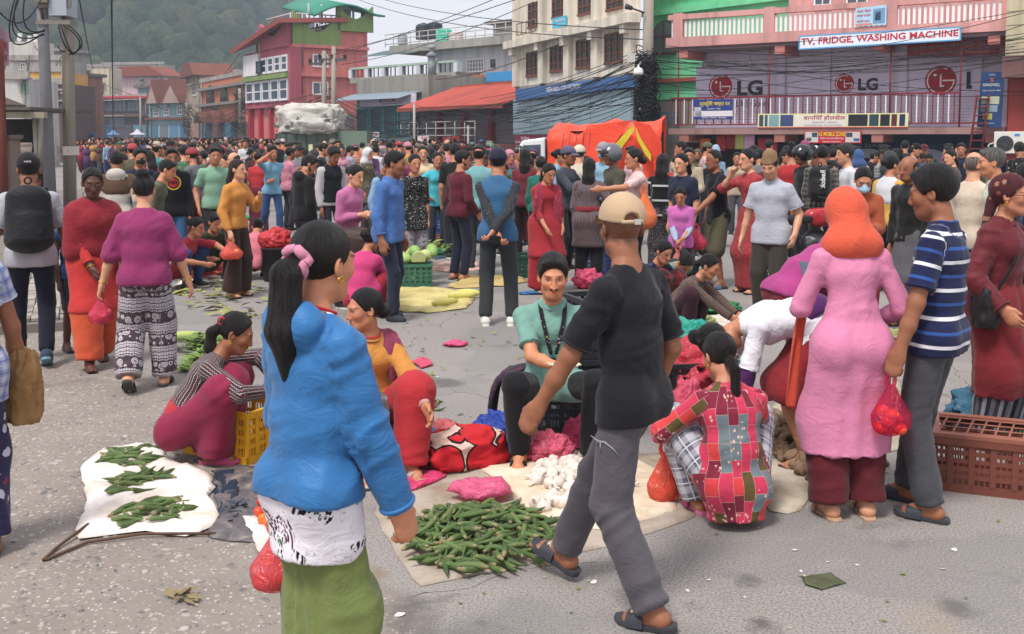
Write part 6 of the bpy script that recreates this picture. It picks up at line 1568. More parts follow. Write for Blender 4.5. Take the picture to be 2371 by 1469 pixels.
for px,d,tp,side in((755,66,118,'left'),(777,65,108,'right')):
 zt=D(px,tp,d).z;o=pole('utility_pole',f'slim concrete pole with insulator arm above the sacking truck, {side} of the pair',px-2,d,zt,0.2,0.13,conc,0.1,8)
 MB().bb(-0.9,0.9,-0.08,0.0,zt-0.9,zt-0.75).build('cross_arm',M_plain('5a5654'),o)
 for k in(-0.8,0,0.8):MB().lathe([(0.03,0),(0.14,0.05),(0.08,0.12),(0.14,0.18),(0.05,0.3)],8,(k,-0.04,zt-0.75)).build('insulator',M_plain('3a2c28',0.3),o)
for px,d,tp,lb in((1413,0,0,''),(440,118,238,'dark coil laden pole before the twin gable house'),(562,98,205,'concrete pole with cable nest before the orange house'),(242,140,225,'thin pole before the dark glass restaurant'),(334,138,225,'thin pole at the corner of the glass restaurant')):
 if not d:continue
 zt=D(px,tp,d).z;o=pole('utility_pole',lb,px,d,zt,0.2,0.14,conc,0,8)
 if 'coil' in lb or 'nest' in lb:coil(o.location,zt*0.35,zt*0.95,0.45,60,int(px),label='black cable nest on the '+('far pole by the gables' if px==440 else 'far pole by the orange house'))
for i in range(14):
 m=MB();cable(D(440+rng.uniform(-3,3),240+rng.uniform(0,40),118),D(562,225+rng.uniform(0,50),98),rng.uniform(0.5,2.5),0.025,9,m)
 tag(m.build('overhead_cable',blackc),'sagging far cable strung before the orange house','cable','cables before the orange house')
for i in range(16):
 m=MB();cable(D(562,225+rng.uniform(0,40),98),D(770,200+rng.uniform(0,60),66),rng.uniform(0.5,2.0),0.02,9,m);tag(m.build('overhead_cable',blackc),'sagging far cable strung before the coral hotel','cable','cables before the coral hotel')
for i in range(14):
 m=MB();cable(D(775,220+rng.uniform(0,60),65),D(1010,250+rng.uniform(0,50),58),rng.uniform(0.5,1.5),0.018,9,m);tag(m.build('overhead_cable',blackc),'sagging cable strung before the teal shop','cable','cables before the teal shop')
for px,d,tp,bt in((959,52,240,345),(1084,50,290,345)):
 a=D(px,tp,d);o=MB().tube([(0,0,0),(0,0,a.z)],0.06,8).build('iron_post',M_plain('a09c98',0.4,0.4));o.location=(a.x,d,0);tag(o,f'tall pale iron post before the {"teal shop" if px < 1000 else "red tin roof shops"}','post')
 # left edge: sign on a red post, open shed, corrugated sheets
o=pole('sign_post','rusty red square post carrying a faded sign board',14,18.5,3.6,0.09,0.09,M_plain('64362e',0.8,0.2,0.3),0,4);o['category']='post'
f=Fac('',-60,17.6,21,19.2,host=type('H',(),dict(root=None,A=Vector((0,0,0)),rz=0.0)))
f.sign('street_sign','weathered pink board with faded red letters on the rusty post',[(-60,20),(21,78),(21,152),(-60,160)],M_wall('b08c98',0.5,0.8),0.0,0.06,[('DOCTOR',0.1,0.98,0.42,0.7,M_ink('963a4a'),0.03),('पसल',0.5,0.95,0.12,0.34,M_ink('8a4a58'),0.02)])
sh=empty('market_shed',D(40,600,21));sh.location.z=0;tag(sh,'dark open fronted timber shed with a pale roof beam at the left','shed')
def S(px,py,d):v=D(px,py,d);return v-sh.location
a,b=S(-90,274,20.4),S(107,260,20.4);MB().bb(a.x,b.x,-0.7,-0.55,a.z,b.z).build('roof_beam',M_wall('a49c88',0.5,0.6),sh)
a,b=S(-90,430,22.5),S(96,276,22.5);MB().bb(a.x,b.x,1.5,1.6,0,b.z).build('back_wall',M_plain('2a2420',0.9),sh)
MB().bb(S(-90,0,21).x,S(104,0,21).x,-0.8,2.2,b.z+0.14,b.z+0.2).build('roof',M_plain('5a544c',0.8),sh)
for px0,px1 in((78,86),(90,92),(0,4)):MB().tube([S(px0+3,274,20.6),S(px1,345,20.6)*1.0+Vector((0,0,-0.5))],0.06,4).build('post',M_plain('8c867e',0.7),sh)
m=MB();a,b=S(18,200,24),S(80,254,24);m.add([(S(-60,196,24).x,2,S(0,196,24).z),(S(16,219,24).x,2,S(0,219,24).z),(S(80,254,22).x,0.6,S(80,254,22).z),(S(-20,250,22).x,0.6,S(0,250,22).z)],[(0,1,2,3)]);o=m.build('lean_to_roof',M_plain('4a3c38',0.8),sh);o.modifiers.new('thickness','SOLIDIFY').thickness=0.08
MB().bb(S(-70,0,26).x,S(68,0,26).x,3.2,3.4,0,D(0,205,24).z).build('upper_wall',M_wall('a8a890',0.4,0.5),sh)
br=empty('brick_pier',D(18,600,18.8));br.location.z=0;tag(br,'crumbling plastered pier under the rusty sign post','pier')
MB().bb(-0.28,0.16,-0.15,0.3,0,1.82).build('plaster_block',M_wall('857468',0.5,0.7),br);MB().bb(-0.33,0.2,-0.2,0.35,1.82,1.9).build('cap',M_wall('6e5f56'),br)
st=empty('corrugated_stack',D(46,600,19.6));st.location.z=0;tag(st,'rusty corrugated iron sheets stood beside the pier','metal sheets')
rm=M_plain('94857c',0.55,0.4,0.35,4);rm2=M_plain('7a4a3c',0.7,0.3,0.4,4)
for k in range(3):
 m=MB();vs=[];n=30;hgt=1.75-0.35*k
 for i in range(n+1):
  zz=hgt*i/n;o_=0.03*math.sin(i*math.pi/2);vs+=[(-0.3+0.1*k,-0.1*k+o_,zz),(0.28+0.12*k,-0.1*k+o_+0.05,zz)]
 m.add(vs,[(2*i,2*i+1,2*i+3,2*i+2)for i in range(n)],True);o=m.build('corrugated_sheet',rm if k<2 else rm2,st);o.modifiers.new('thickness','SOLIDIFY').thickness=0.01
 # loaded truck under white sacking; small truck under an orange canvas
def lumpy(name,c,r,mat,parent=None,seed=0,amp=0.18,sq=2.6,n=28,fs=2.2,flat=None,loc=None,rings=16,pin=0.0,crisp=0.0):
 vs=[];rng_=np.random.default_rng(seed)
 for j in range(rings+1):
  ph=-math.pi/2+math.pi*j/rings
  for i in range(n):
   t=2*math.pi*i/n
   f=lambda x,e:math.copysign(abs(x)**e,x)
   vs.append((f(math.cos(ph),2/sq)*f(math.cos(t),2/sq),f(math.cos(ph),2/sq)*f(math.sin(t),2/sq),f(math.sin(ph),2/sq)))
 V=np.array(vs);R=np.array(r)
 k=1+amp*vnoise(V*fs+seed,seed)+amp*0.6*(1-2*np.abs(vnoise(V*fs*2.1+3,seed+1)))+amp*0.25*vnoise(V*fs*5,seed+2)+crisp*amp*(0.6-2*np.abs(vnoise(V*fs*3.7+5,seed+5)))
 if pin:k=k*(1-pin*np.clip(V[:,2],0,1)**2*np.abs(np.sin(np.arctan2(V[:,1],V[:,0])*3)))
 V=V*k[:,None]*R
 if flat is not None:V[:,2]=np.maximum(V[:,2],flat)
 V=V+np.array(c)
 fs_=[(j*n+i,j*n+(i+1)%n,(j+1)*n+(i+1)%n,(j+1)*n+i)for j in range(rings)for i in range(n)]
 me=mesh_np(name,V,np.array(fs_));attr_vec(me,'rest',V)
 o=link(name,me,mat,parent)
 if loc is not None:o.location=loc
 return o
def M_tarp(c,var=0.18,fold=0.9):
 n=NT('tarpaulin',0.55,0.35);g=n.obj();cl=lin(c);a=n.noise(g,2.2,5,0.65,0.6)
 n.base(n.mix(a,tuple(x*(1-var*1.6)for x in cl),tuple(min(1,x*(1+var))for x in cl)));n.bump(n.noise(g,3.2,5,0.6,1.0),fold,0.06);return n.m
tk=empty('loaded_truck',D(724,600,47));tk.location.z=0;tag(tk,'goods truck piled high under roped white sacking behind the crowd','truck')
hx=72*47/F;zt=D(724,252,47).z;zb=D(724,310,47).z
lumpy('sacking_load',(0,0,(zt+zb)/2+0.05),(hx*1.0,1.2,(zt-zb)/2+0.15),M_tarp('c4bfb8',0.3),tk,3,0.12,4,64,5.5,rings=34);lumpy('sacking_load',(0.35,-0.5,zb+0.35),(hx*0.78,0.95,0.38),M_tarp('b8b4ae',0.3),tk,6,0.12,3.5,56,5,rings=24)
MB().bb(-hx*0.98,hx*0.98,-1.1,1.1,0.9,zb).build('truck_bed',M_plain('4c5a50',0.6,0.3,0.2),tk)
for k in range(7):MB().bb(-hx*0.98+k*hx*0.32,-hx*0.98+k*hx*0.32+0.06,-1.14,-1.103,0.95,zb).build('bed_stake',M_plain('3c483f'),tk)
MB().bb(hx*0.98,hx*0.98+1.3,-1.0,1.0,0.6,2.1).build('cab',M_plain('6a7a6c',0.5,0.4),tk)
for x in(-hx*0.6,hx*1.2):
 for y in(-1.0,1.0):MB().tube([(x,y-0.12,0.45),(x,y+0.12,0.45)],0.45,18).build('wheel',M_plain('1c1c1e'),tk)
for k in range(5):
 t0=k*0.45-0.9;pts=[Vector((t0*hx+math.sin(a)*0.45*hx*(1 if k%2 else-1)*0.8,-1.28*math.cos(a*0.5)-0.05,zb+(zt-zb)*math.sin(a*0.5+0.2)*1.02+0.1))for a in np.linspace(0,2.6,12)]
 MB().tube(pts,0.022,5).build('rope',M_plain('4a4440'),tk)
MB().bb(0.12,0.3,-1.2,-1.15,1.2,1.5).build('number_plate',M_ink('d8d6a8'),tk)
van=empty('canvas_truck',D(1408,600,22));van.location.z=0;van.rotation_euler=(0,0,rad(-12));tag(van,'small white truck with bright orange canvas cover and open yellow lined flap','truck')
def canvas_truck():
 zt=2.17;hw=1.15
 n,mth=26,22;vs=[]
 for i in range(n+1):
  x=-1.18+2.35*i/n
  for j in range(mth+1):
   t=j/mth
   if t<0.34:y,z=-0.85,0.55+(1.45)*t/0.34
   elif t<0.66:
    a=(t-0.34)/0.32;y=-0.85+1.7*a;z=2.0+0.16*math.sin(math.pi*a)
   else:y,z=0.85,0.55+1.45*(1-t)/0.34
   z+=(0.06*math.sin(x*5.2+1)+0.03*math.sin(x*11+3*y))*(1 if t>0.3 else 0.3)-(0.08 if z>1.9 and x<-0.9 else 0)
   z+=(0.07*max(0,x-0.1)if z>1.8 else 0)
   vs.append((x,y+0.03*math.sin(x*9+z*4),z))
 m=MB();k=mth+1
 m.add(vs,[(i*k+j,i*k+j+1,(i+1)*k+j+1,(i+1)*k+j)for i in range(n)for j in range(mth)],True)
 V=np.array(m.v);V[:,1]+=0.05*vnoise(V*3,2);V[:,0]+=0.03*vnoise(V*4,5);V[:,2]+=0.03*vnoise(V*3.5,8);m.v=[tuple(v)for v in V]
 o=m.build('canvas_cover',M_tarp('e2482c',0.12,0.5),van);s=o.modifiers.new('thickness','SOLIDIFY');s.thickness=0.012
 def curtain(pts,mat,name):
  m=MB();m.add(pts,[tuple(range(len(pts)))]);o=m.build(name,mat,van);o.modifiers.new('thickness','SOLIDIFY').thickness=0.015
 yf=-0.95
 curtain([(-0.25,yf,0.5),(0.0,yf-0.05,1.35),(0.45,yf-0.06,2.05),(0.58,yf-0.1,2.2),(0.2,yf-0.02,2.15),(-0.35,yf+0.05,2.08),(-0.6,yf+0.05,1.4)],M_tarp('e2482c',0.12,0.5),'flap')
 curtain([(0.08,yf-0.07,1.4),(0.16,yf-0.1,1.62),(0.6,yf-0.12,2.1),(0.64,yf-0.13,2.0),(0.46,yf-0.12,1.74),(0.24,yf-0.1,1.42)],M_tarp('c8b428',0.15),'flap_lining')
 curtain([(0.6,yf-0.1,2.2),(0.95,yf-0.05,2.1),(1.18,yf,1.75),(1.22,yf,0.55),(1.12,yf-0.05,0.55),(1.0,yf-0.06,1.5),(0.75,yf-0.08,1.85)],M_tarp('dc4228',0.12,0.5),'flap')
 curtain([(0.67,yf-0.11,2.06),(0.76,yf-0.1,1.84),(0.98,yf-0.09,1.5),(0.98,yf-0.1,1.36),(0.86,yf-0.11,1.5),(0.7,yf-0.12,1.8)],M_tarp('c8b428',0.15),'flap_lining')
 MB().bb(-1.1,1.12,-0.72,0.8,0.5,1.98).build('hold_shade_block',M_plain('1c1210',0.95),van)  # solid block, its near-black colour stands for shade under the canvas
 MB().bb(-1.2,1.2,-0.86,0.86,0.35,0.55).build('bed',M_plain('c8c4c0',0.5),van)
 for k in range(6):
  x=-0.95+k*0.14;MB().tube([(x,-0.9,0.7),(x+0.05,-0.93,1.3),(x+0.12,-0.92,1.95)],0.008,4).build('lashing',M_plain('6a2a3a'),van)
 m=MB();m.prism([(-1.25,0.35),(-2.35,0.35),(-2.4,0.9),(-2.15,1.1),(-1.75,1.78),(-1.25,1.85)],-0.75,0.75);m.build('cab',M_plain('d6d8da',0.35,0.5,0.05),van,bevel=0.04)
 MB().prism([(-1.35,1.15),(-2.02,1.15),(-1.72,1.68),(-1.35,1.7)],-0.765,-0.752).build('side_window',M_glass(),van)
 for x in(-1.8,0.6):
  for y in(-0.72,0.72):MB().tube([(x,y-0.1,0.28),(x,y+0.1,0.28)],0.28,16).build('wheel',M_plain('1a1a1c'),van)
canvas_truck()
# the air: thin monsoon haze over the valley
hz=MB().bb(-440,440,-8,560,-1.2,150).build('haze',None);tag(hz,'thin bluish haze in the valley air','haze',kind='stuff')
hm=bpy.data.materials.new('haze');hm.use_nodes=True;_t=hm.node_tree;_t.nodes.clear()
_o=_t.nodes.new('ShaderNodeOutputMaterial');_v=_t.nodes.new('ShaderNodeVolumePrincipled');_t.links.new(_v.outputs[0],_o.inputs[1])
_v.inputs['Color'].default_value=(0.72,0.85,1.0,1);_v.inputs['Density'].default_value=0.001;_v.inputs['Anisotropy'].default_value=0.2
hz.data.materials.append(hm)
# goods on the ground
def sheet(name,label,pts,mat,z=0.006,amp=0.012,fr=7.0,rag=0.02,cat='sheet',seed=1,K=9,N=72,lift=0.0):
 P_=[G(*p)for p in pts];c=sum(P_,Vector())/len(P_);L_=[(P_[(i+1)%len(P_)]-P_[i]).length for i in range(len(P_))];tot=sum(L_);ring=[]
 for k in range(N):
  s=tot*k/N;i=0
  while s>L_[i]:s-=L_[i];i+=1
  ring.append(P_[i].lerp(P_[(i+1)%len(P_)],s/L_[i]))
 R_=np.array([v[:]for v in ring]);C_=np.array(c[:]);V=[C_]
 for k in range(1,K+1):V+=list(C_+(R_-C_)*(k/K))
 V=np.array(V);e=vnoise(V*6,seed);V[1+(K-1)*N:,:2]+=(rag*vnoise(V[1+(K-1)*N:]*9,seed+4))[:,None]
 V[:,2]=z+amp*np.abs(vnoise(V*fr,seed))+amp*0.6*np.abs(vnoise(V*fr*2.3,seed+1))+lift*np.clip(vnoise(V*2.1,seed+6),0,1)
 V[1+(K-1)*N:,2]=z*0.6+0.3*(V[1+(K-1)*N:,2]-z)
 fs=[(0,1+i,1+(i+1)%N,0)for i in range(N)];m=MB();m.v=[tuple(v)for v in V];m.f=[(0,1+i,1+(i+1)%N)for i in range(N)]
 for k in range(K-1):
  a,b=1+k*N,1+(k+1)*N;m.f+=[(a+i,b+i,b+(i+1)%N,a+(i+1)%N)for i in range(N)]
 m.sm=[True]*len(m.f);o=m.build(name,mat);o.modifiers.new('thickness','SOLIDIFY').thickness=0.003
 return tag(o,label,cat)
def M_sack(c,dirt=0.3):
 n=NT('woven_sack',0.8,0.25);g=n.geo();cl=lin(c);d=n.noise(g,3.5,6,0.65)
 col=n.mix(n.ramp(d,[(0.42,0.0),(0.7,1.0)]),cl,tuple(x*(1-dirt)*k for x,k in zip(cl,(0.95,0.85,0.72))));n.base(col)
 w=n.math('ADD',n.math('SINE',n.math('MULTIPLY',n.sep(g)[0],900)),n.math('SINE',n.math('MULTIPLY',n.sep(g)[1],900)))
 n.bump(n.math('ADD',n.math('MULTIPLY',n.math('ABSOLUTE',n.math('SUBTRACT',n.noise(g,7,4,0.6,1.5),0.5)),2.0),n.math('MULTIPLY',w,0.02)),0.5,0.02);return n.m
sheet('sack_sheet','creased white sack cloth with three small okra heaps',[(187,1075),(240,1042),(320,1030),(372,1048),(400,1072),(440,1085),(495,1110),(490,1150),(517,1190),(508,1218),(440,1247),(330,1235),(180,1254),(197,1180)],M_sack('e2dad6',0.2),0.012,0.032,4.5,0.02)
def M_dirty():
 n=NT('dirty_plastic',0.55,0.35);g=n.geo();n.base(n.ramp(n.noise(g,9,6,0.7,0.6),[(0.3,(0.035,0.037,0.05)),(0.5,(0.11,0.095,0.1)),(0.6,(0.16,0.14,0.14)),(0.72,(0.34,0.27,0.19))]));n.bump(n.noise(g,16,4),0.6,0.02);return n.m
sheet('plastic_sheet','soiled dark plastic sheet between white cloth and blue jacket woman',[(488,1092),(560,1080),(630,1085),(650,1170),(600,1262),(470,1250),(515,1195)],M_dirty(),0.006,0.02,8,0.02)
sheet('denim_rag','crumpled dark denim rag beside the white sack cloth',[(492,1095),(540,1090),(556,1130),(548,1210),(505,1232),(512,1180)],M_plain('2c3240',0.95,0.1,0.35,9),0.008,0.016,12,0.03,'rag',3)
sheet('paper_sheet','small stained white sheet below the tomatoes',[(553,1202),(640,1192),(760,1280),(700,1300),(605,1290)],M_sack('d8d2cc',0.3),0.014,0.012,8,0.01)
sheet('ground_sheet','large dusty grey ground sheet under the okra and garlic',[(868,1190),(895,1100),(1110,1055),(1560,1050),(1620,1130),(1610,1200),(1430,1262),(1200,1312),(975,1360),(925,1300)],M_sack('a89c90',0.35),0.005,0.005,5,0.008)
sheet('sack_sheet','cream woven sack spread under the garlic',[(1115,1082),(1200,1072),(1460,1055),(1565,1110),(1572,1185),(1420,1230),(1290,1226),(1225,1200),(1185,1150)],M_sack('d9c9b4',0.3),0.012,0.02,7,0.02,'sheet',5)
sheet('sack_sheet','pale yellow printed sack lying before the green crate',[(905,722),(915,668),(1000,668),(1050,674),(1100,692),(1080,716),(990,727)],M_sack('c6b97e',0.3),0.01,0.03,5,0.03)
sheet('sack_sheet','beige jute mat under the maroon sweater man',[(1035,664),(1090,640),(1205,640),(1222,654),(1170,664),(1060,670)],M_sack('b8a26c',0.3),0.01,0.03,4,0.04)
sheet('sack_sheet','white plastic sheet under pink bags beside the mustard jacket woman',[(405,662),(430,640),(585,610),(602,636),(520,652)],M_sack('e6dfe0',0.1),0.01,0.02,4,0.03)
sheet('ground_sheet','grey tarpaulin strewn with ginger behind the pink kurta woman',[(1770,960),(1830,905),(2085,880),(2100,1040),(1975,1062),(1900,1130),(1850,1190),(1775,1185)],M_sack('b4aa9a',0.35),0.006,0.02,5,0.03)
sheet('sack_sheet','white sack under the small green gourds',[(1555,800),(1570,745),(1700,722),(1720,780),(1650,812)],M_sack('d6d0c8',0.25),0.008,0.02,4,0.03)
sheet('sack_sheet','pale pink sack on the road behind the green crate',[(985,625),(1010,608),(1105,606),(1120,626),(1050,634)],M_sack('c8a49c',0.3),0.008,0.02,4,0.03)
sheet('plastic_sheet','dark blue sheet below the crate stack',[(950,592),(975,572),(1060,570),(1070,590),(1010,602)],M_plain('3a465c',0.7),0.006,0.02,4,0.03)
# okra
def okra_mesh(i):
 rng=random.Random(i);L_=0.10+0.035*rng.random();bend=rng.uniform(-0.5,0.5)*0.04;m=MB();n=6;vs=[]
 prof=[(0.0,0.0042),(0.03,0.0062),(0.1,0.0072),(0.13,0.0098),(0.2,0.0108),(0.5,0.0095),(0.8,0.006),(0.95,0.0026),(1.0,0.0006)]
 for t,r in prof:
  for k in range(n*2):
   g=math.pi*k/n;q=r*(1.0 if k%2==0 else 0.86);vs.append((t*L_-L_/2,math.cos(g)*q+bend*(4*t*(1-t)-0.5),math.sin(g)*q))
 n2=n*2;m.add(vs,[(a*n2+k,a*n2+(k+1)%n2,(a+1)*n2+(k+1)%n2,(a+1)*n2+k)for a in range(len(prof)-1)for k in range(n2)]+[tuple(range(n2))[::-1]],True)
 me=m.mesh('okra_pod');return me
nt=NT('okra',0.6,0.3);_r=nt.n('ObjectInfo').outputs['Random'];_x=nt.sep(nt.obj())[0]
_c=nt.ramp(_r,[(0,(0.055,0.09,0.028)),(0.5,(0.085,0.14,0.04)),(1,(0.13,0.19,0.06))]);_c=nt.mix(nt.ramp(nt.math('MULTIPLY_ADD',_x,8.0,0.5),[(0.02,1.0),(0.2,0.0)]),_c,(0.22,0.23,0.09));_c=nt.mix(nt.math('LESS_THAN',_x,-0.0485),_c,(0.3,0.24,0.13))
nt.base(nt.mix(nt.noise(nt.obj(),60,3),_c,nt.mix(0.5,_c,(0.03,0.05,0.015))));okm=nt.m
OK=[okra_mesh(i)for i in range(7)]
for me in OK:me.materials.append(okm)
def heap(meshes,name,label,cat,group,px,py,rx,ry,n,h,seed,th=0.011,tilt=0.25,z0=0.018,scale=(0.9,1.15),flatdir=None):
 rng=random.Random(seed);c=G(px,py);ax=abs(G(px+rx,py).x-c.x);ay=abs(G(px,py-ry).y-c.y)
 for i in range(n):
  r=math.sqrt(rng.random())*0.97;a=rng.random()*6.283;hh=max(0,1-r*r)
  z=z0+th+h*hh*rng.random()**0.6*(i/n*0.6+0.4)
  o=bpy.data.objects.new(name,meshes[rng.randrange(len(meshes))]);COL.objects.link(o)
  o.location=(c.x+ax*r*math.cos(a),c.y+ay*r*math.sin(a),z)
  ang=rng.random()*6.283 if flatdir is None else flatdir+rng.gauss(0,0.45)+(math.pi if rng.random()<0.35 else 0)
  o.rotation_euler=(rng.random()*6.28 if tilt<1 else rng.random()*6.28,rng.uniform(-tilt,tilt)if tilt<1 else rng.random()*6.28,ang);s=rng.uniform(*scale);o.scale=(s,s,s)
  tag(o,label,cat,group)
heap(OK,'okra_pod','green okra pod in the big heap on the grey sheet','okra','okra in the big heap',1112,1252,185,72,240,0.075,1,scale=(1.1,1.5))
for k,(px,py,ds)in enumerate(((303,1068,'upper'),(325,1127,'middle'),(358,1197,'lower'))):heap(OK,'okra_pod',f'green okra pod in the {ds} small heap on the white sack cloth','okra',f'okra in the {ds} small heap',px,py,72+15*(k==2),24+6*(k==2),30,0.03,10+k,flatdir=0.6 if k else 0.1,scale=(1.1,1.45))
heap(OK,'okra_pod','stray okra pod dropped behind the garlic sack','okra','stray okra pods',1000,942,26,12,9,0.01,20,z0=0.002)
# garlic, ginger, tomatoes, small gourds
m=MB();n=14;vs=[]
prof=[(0.012,0.0),(0.024,0.004),(0.0275,0.014),(0.025,0.026),(0.016,0.036),(0.007,0.043),(0.005,0.055),(0.006,0.066)]
for r,z in prof:
 for k in range(n):g=6.283*k/n;q=r*(1+0.07*math.cos(k*math.pi*0.9));vs.append((math.cos(g)*q,math.sin(g)*q,z-0.024))
m.add(vs,[(a*n+k,a*n+(k+1)%n,(a+1)*n+(k+1)%n,(a+1)*n+k)for a in range(len(prof)-1)for k in range(n)]+[tuple(range(n))[::-1],tuple((len(prof)-1)*n+k for k in range(n))],True)
nt=NT('garlic',0.7,0.3);_r=nt.n('ObjectInfo').outputs['Random'];nt.base(nt.mix(nt.noise(nt.map(nt.obj(),(1,1,0.2)),120,3),nt.ramp(_r,[(0,(0.5,0.42,0.36)),(0.6,(0.62,0.55,0.49)),(1,(0.55,0.42,0.38))]),(0.72,0.66,0.6)));GA=m.mesh('garlic_bulb');GA.materials.append(nt.m)
heap([GA],'garlic_bulb','papery white garlic bulb in the heap on the cream sack','garlic','garlic bulbs on the sack',1345,1125,118,52,150,0.04,2,0.022,3,scale=(0.95,1.35));heap([GA],'garlic_bulb','larger garlic bulb set apart along the front of the cream sack','garlic','garlic bulbs along the sack front',1290,1188,70,12,9,0.0,3,0.022,0.3,scale=(1.2,1.5))
def blob_mesh(name,seed,r,amp,sub=2,fs=2.0):
 bm=bmesh.new();bmesh.ops.create_icosphere(bm,subdivisions=sub,radius=1.0);V=np.array([v.co[:]for v in bm.verts]);Fc=np.array([[v.index for v in f.verts]for f in bm.faces]);bm.free()
 k=1+amp*vnoise(V*fs+seed*9,seed)+amp*0.5*vnoise(V*fs*2.2,seed+1);return mesh_np(name,V*k[:,None]*np.array(r),Fc)
nt=NT('ginger',0.9,0.15);_r=nt.n('ObjectInfo').outputs['Random'];nt.base(nt.mix(nt.noise(nt.obj(),40,4),nt.ramp(_r,[(0,(0.09,0.05,0.032)),(1,(0.21,0.13,0.085))]),(0.26,0.18,0.12)));nt.bump(nt.noise(nt.obj(),70,3),0.6,0.006)
GI=[blob_mesh('ginger_root',i,(0.034,0.024,0.022),0.55,2,1.7)for i in range(5)]
for me in GI:me.materials.append(nt.m)
heap(GI,'ginger_root','knobbly brown ginger root in the heap beside the patchwork woman','ginger','ginger roots in the heap',1828,1040,52,75,230,0.12,5,0.02,3,scale=(0.9,1.5));heap(GI,'ginger_root','brown ginger root scattered behind the pink kurta woman','ginger','scattered ginger roots',2050,930,45,60,40,0.02,6,0.02,3,scale=(0.8,1.2));heap(GI,'ginger_root','stray ginger root on the road by the salwar hems','ginger','stray ginger roots',2000,1068,60,20,18,0.01,7,0.015,3,z0=0.0,scale=(0.6,1.1))
def round_fruit(name,r,dimple=0.2):
 m=MB();pr=[(r*math.sin(t)*(1.0),r*0.86*math.cos(t)-r*dimple*math.exp(-(math.sin(t)/0.3)**2)*math.copysign(1,math.cos(t)))for t in np.linspace(0.06,math.pi-0.06,10)]
 return m.lathe(pr,14).mesh(name)
TO=[]
for c in('d8401e','c82c18','d86a28','c8a048'):
 me=round_fruit('tomato',0.028);me.materials.append(M_plain(c,0.3,0.5,0.15,20));TO.append(me)
for i,(px,py,k,w)in enumerate(((607,1168,1,'topmost'),(600,1190,0,'left'),(618,1183,3,'pale yellowish'),(609,1207,2,'front left'),(627,1198,0,'right'),(622,1212,2,'front'),(632,1176,0,'half hidden'),(930,1204,1,'right of the blue jacket sleeve, upper'),(926,1215,2,'right of the blue jacket sleeve, lower'),(904,1190,3,'greenish yellow, beside the sleeve'))):
 p_=G(px,py,0.03);o=link('tomato',TO[k],None,None,(p_.x,p_.y,0.04),(0.5*i,0.7,i));tag(o,f'ripe tomato on the soiled sheet, {w}','tomato','tomatoes by the blue jacket woman')
PG=[blob_mesh('pointed_gourd',i+3,(0.05,0.02,0.02),0.1,2)for i in range(3)]
nt=NT('gourd_skin',0.5,0.4);_r=nt.n('ObjectInfo').outputs['Random'];nt.base(nt.mix(nt.noise(nt.map(nt.obj(),(0.2,1,1)),60,2),nt.ramp(_r,[(0,(0.13,0.18,0.04)),(1,(0.27,0.29,0.07))]),(0.32,0.34,0.14)))
for me in PG:me.materials.append(nt.m)
heap(PG,'pointed_gourd','small pointed green gourd in the heap on the white sack','gourd','pointed gourds in the left heap',1612,755,50,22,75,0.08,31,0.018,0.4,scale=(0.9,1.3));heap(PG,'pointed_gourd','small green gourd in the front heap near the teal bags','gourd','pointed gourds in the front heap',1625,778,42,10,40,0.05,32,0.018,0.4,scale=(0.9,1.3));heap(PG,'pointed_gourd','green gourd seen between the pink kurta and the striped polo','gourd','gourds behind the pink woman',2062,782,18,10,22,0.1,33,0.018,0.4)
def stuff_leaves(name,label,px,py,rx,ry,n,seed,cols=('4c6a2c','6a8440','88984e'),h=0.12,L_=0.14,z0=0.0):
 rng=random.Random(seed);c=G(px,py);ax=abs(G(px+rx,py).x-c.x);ay=abs(G(px,py-ry).y-c.y);m=MB()
 for i in range(n):
  r=math.sqrt(rng.random());a=rng.random()*6.283;p_=Vector((c.x+ax*r*math.cos(a),c.y+ay*r*math.sin(a),z0+0.01+h*(1-r*r)*rng.random()));g=rng.random()*6.283;l=L_*rng.uniform(0.5,1.2);w=l*rng.uniform(0.12,0.3)
  d=Vector((math.cos(g),math.sin(g),rng.uniform(-0.15,0.35)));s=Vector((-math.sin(g),math.cos(g),rng.uniform(-.4,.4)))*w;u=Vector((0,0,0.25*w))
  m.add([p_,p_+d*l*0.5+s+u,p_+d*l,p_+d*l*0.5-s+u],[(0,1,2,3)],True)
 nt=NT('leaf',0.6,0.3);nt.base(nt.ramp(nt.noise(nt.geo(),14,3),[(0.3,lin(cols[0])),(0.5,lin(cols[1])),(0.7,lin(cols[2]))]))
 return tag(m.build(name,nt.m),label,'leaves',kind='stuff')
stuff_leaves('leafy_greens','heap of leafy greens before the squatting patterned woman',505,838,60,26,420,1);stuff_leaves('leafy_greens','spinach leaves spilling at the lone gourd by the squatting woman',470,805,45,14,120,2)
stuff_leaves('leaf_litter','trampled stems and leaves scattered across the middle road',640,690,190,40,150,3,('6a7038','8a8a50','a09a68'),0.0,0.2);stuff_leaves('leaf_litter','trampled leaf scraps on the road before the blue vest man',1080,830,260,130,70,4,('5a6a34','7a8040','8a7a4a'),0.0,0.07)
stuff_leaves('leaf_litter','wilted stems behind the magenta top woman',470,655,70,30,90,5,('7a8440','98984e','a8a468'),0.0,0.2);stuff_leaves('leafy_greens','tangled greens hanging over the green crate',985,625,60,14,220,6,h=0.1,z0=0.28)
for px,py,l in((430,790,'pale green cucumber beside the squatting patterned woman'),):
 o=link('cucumber',blob_mesh('cucumber',4,(0.16,0.045,0.045),0.06),M_plain('a8b86a',0.5,0.3,0.2,12),None,G(px,py)+Vector((0,0,0.05)),(0,0,0.3));tag(o,l,'cucumber')
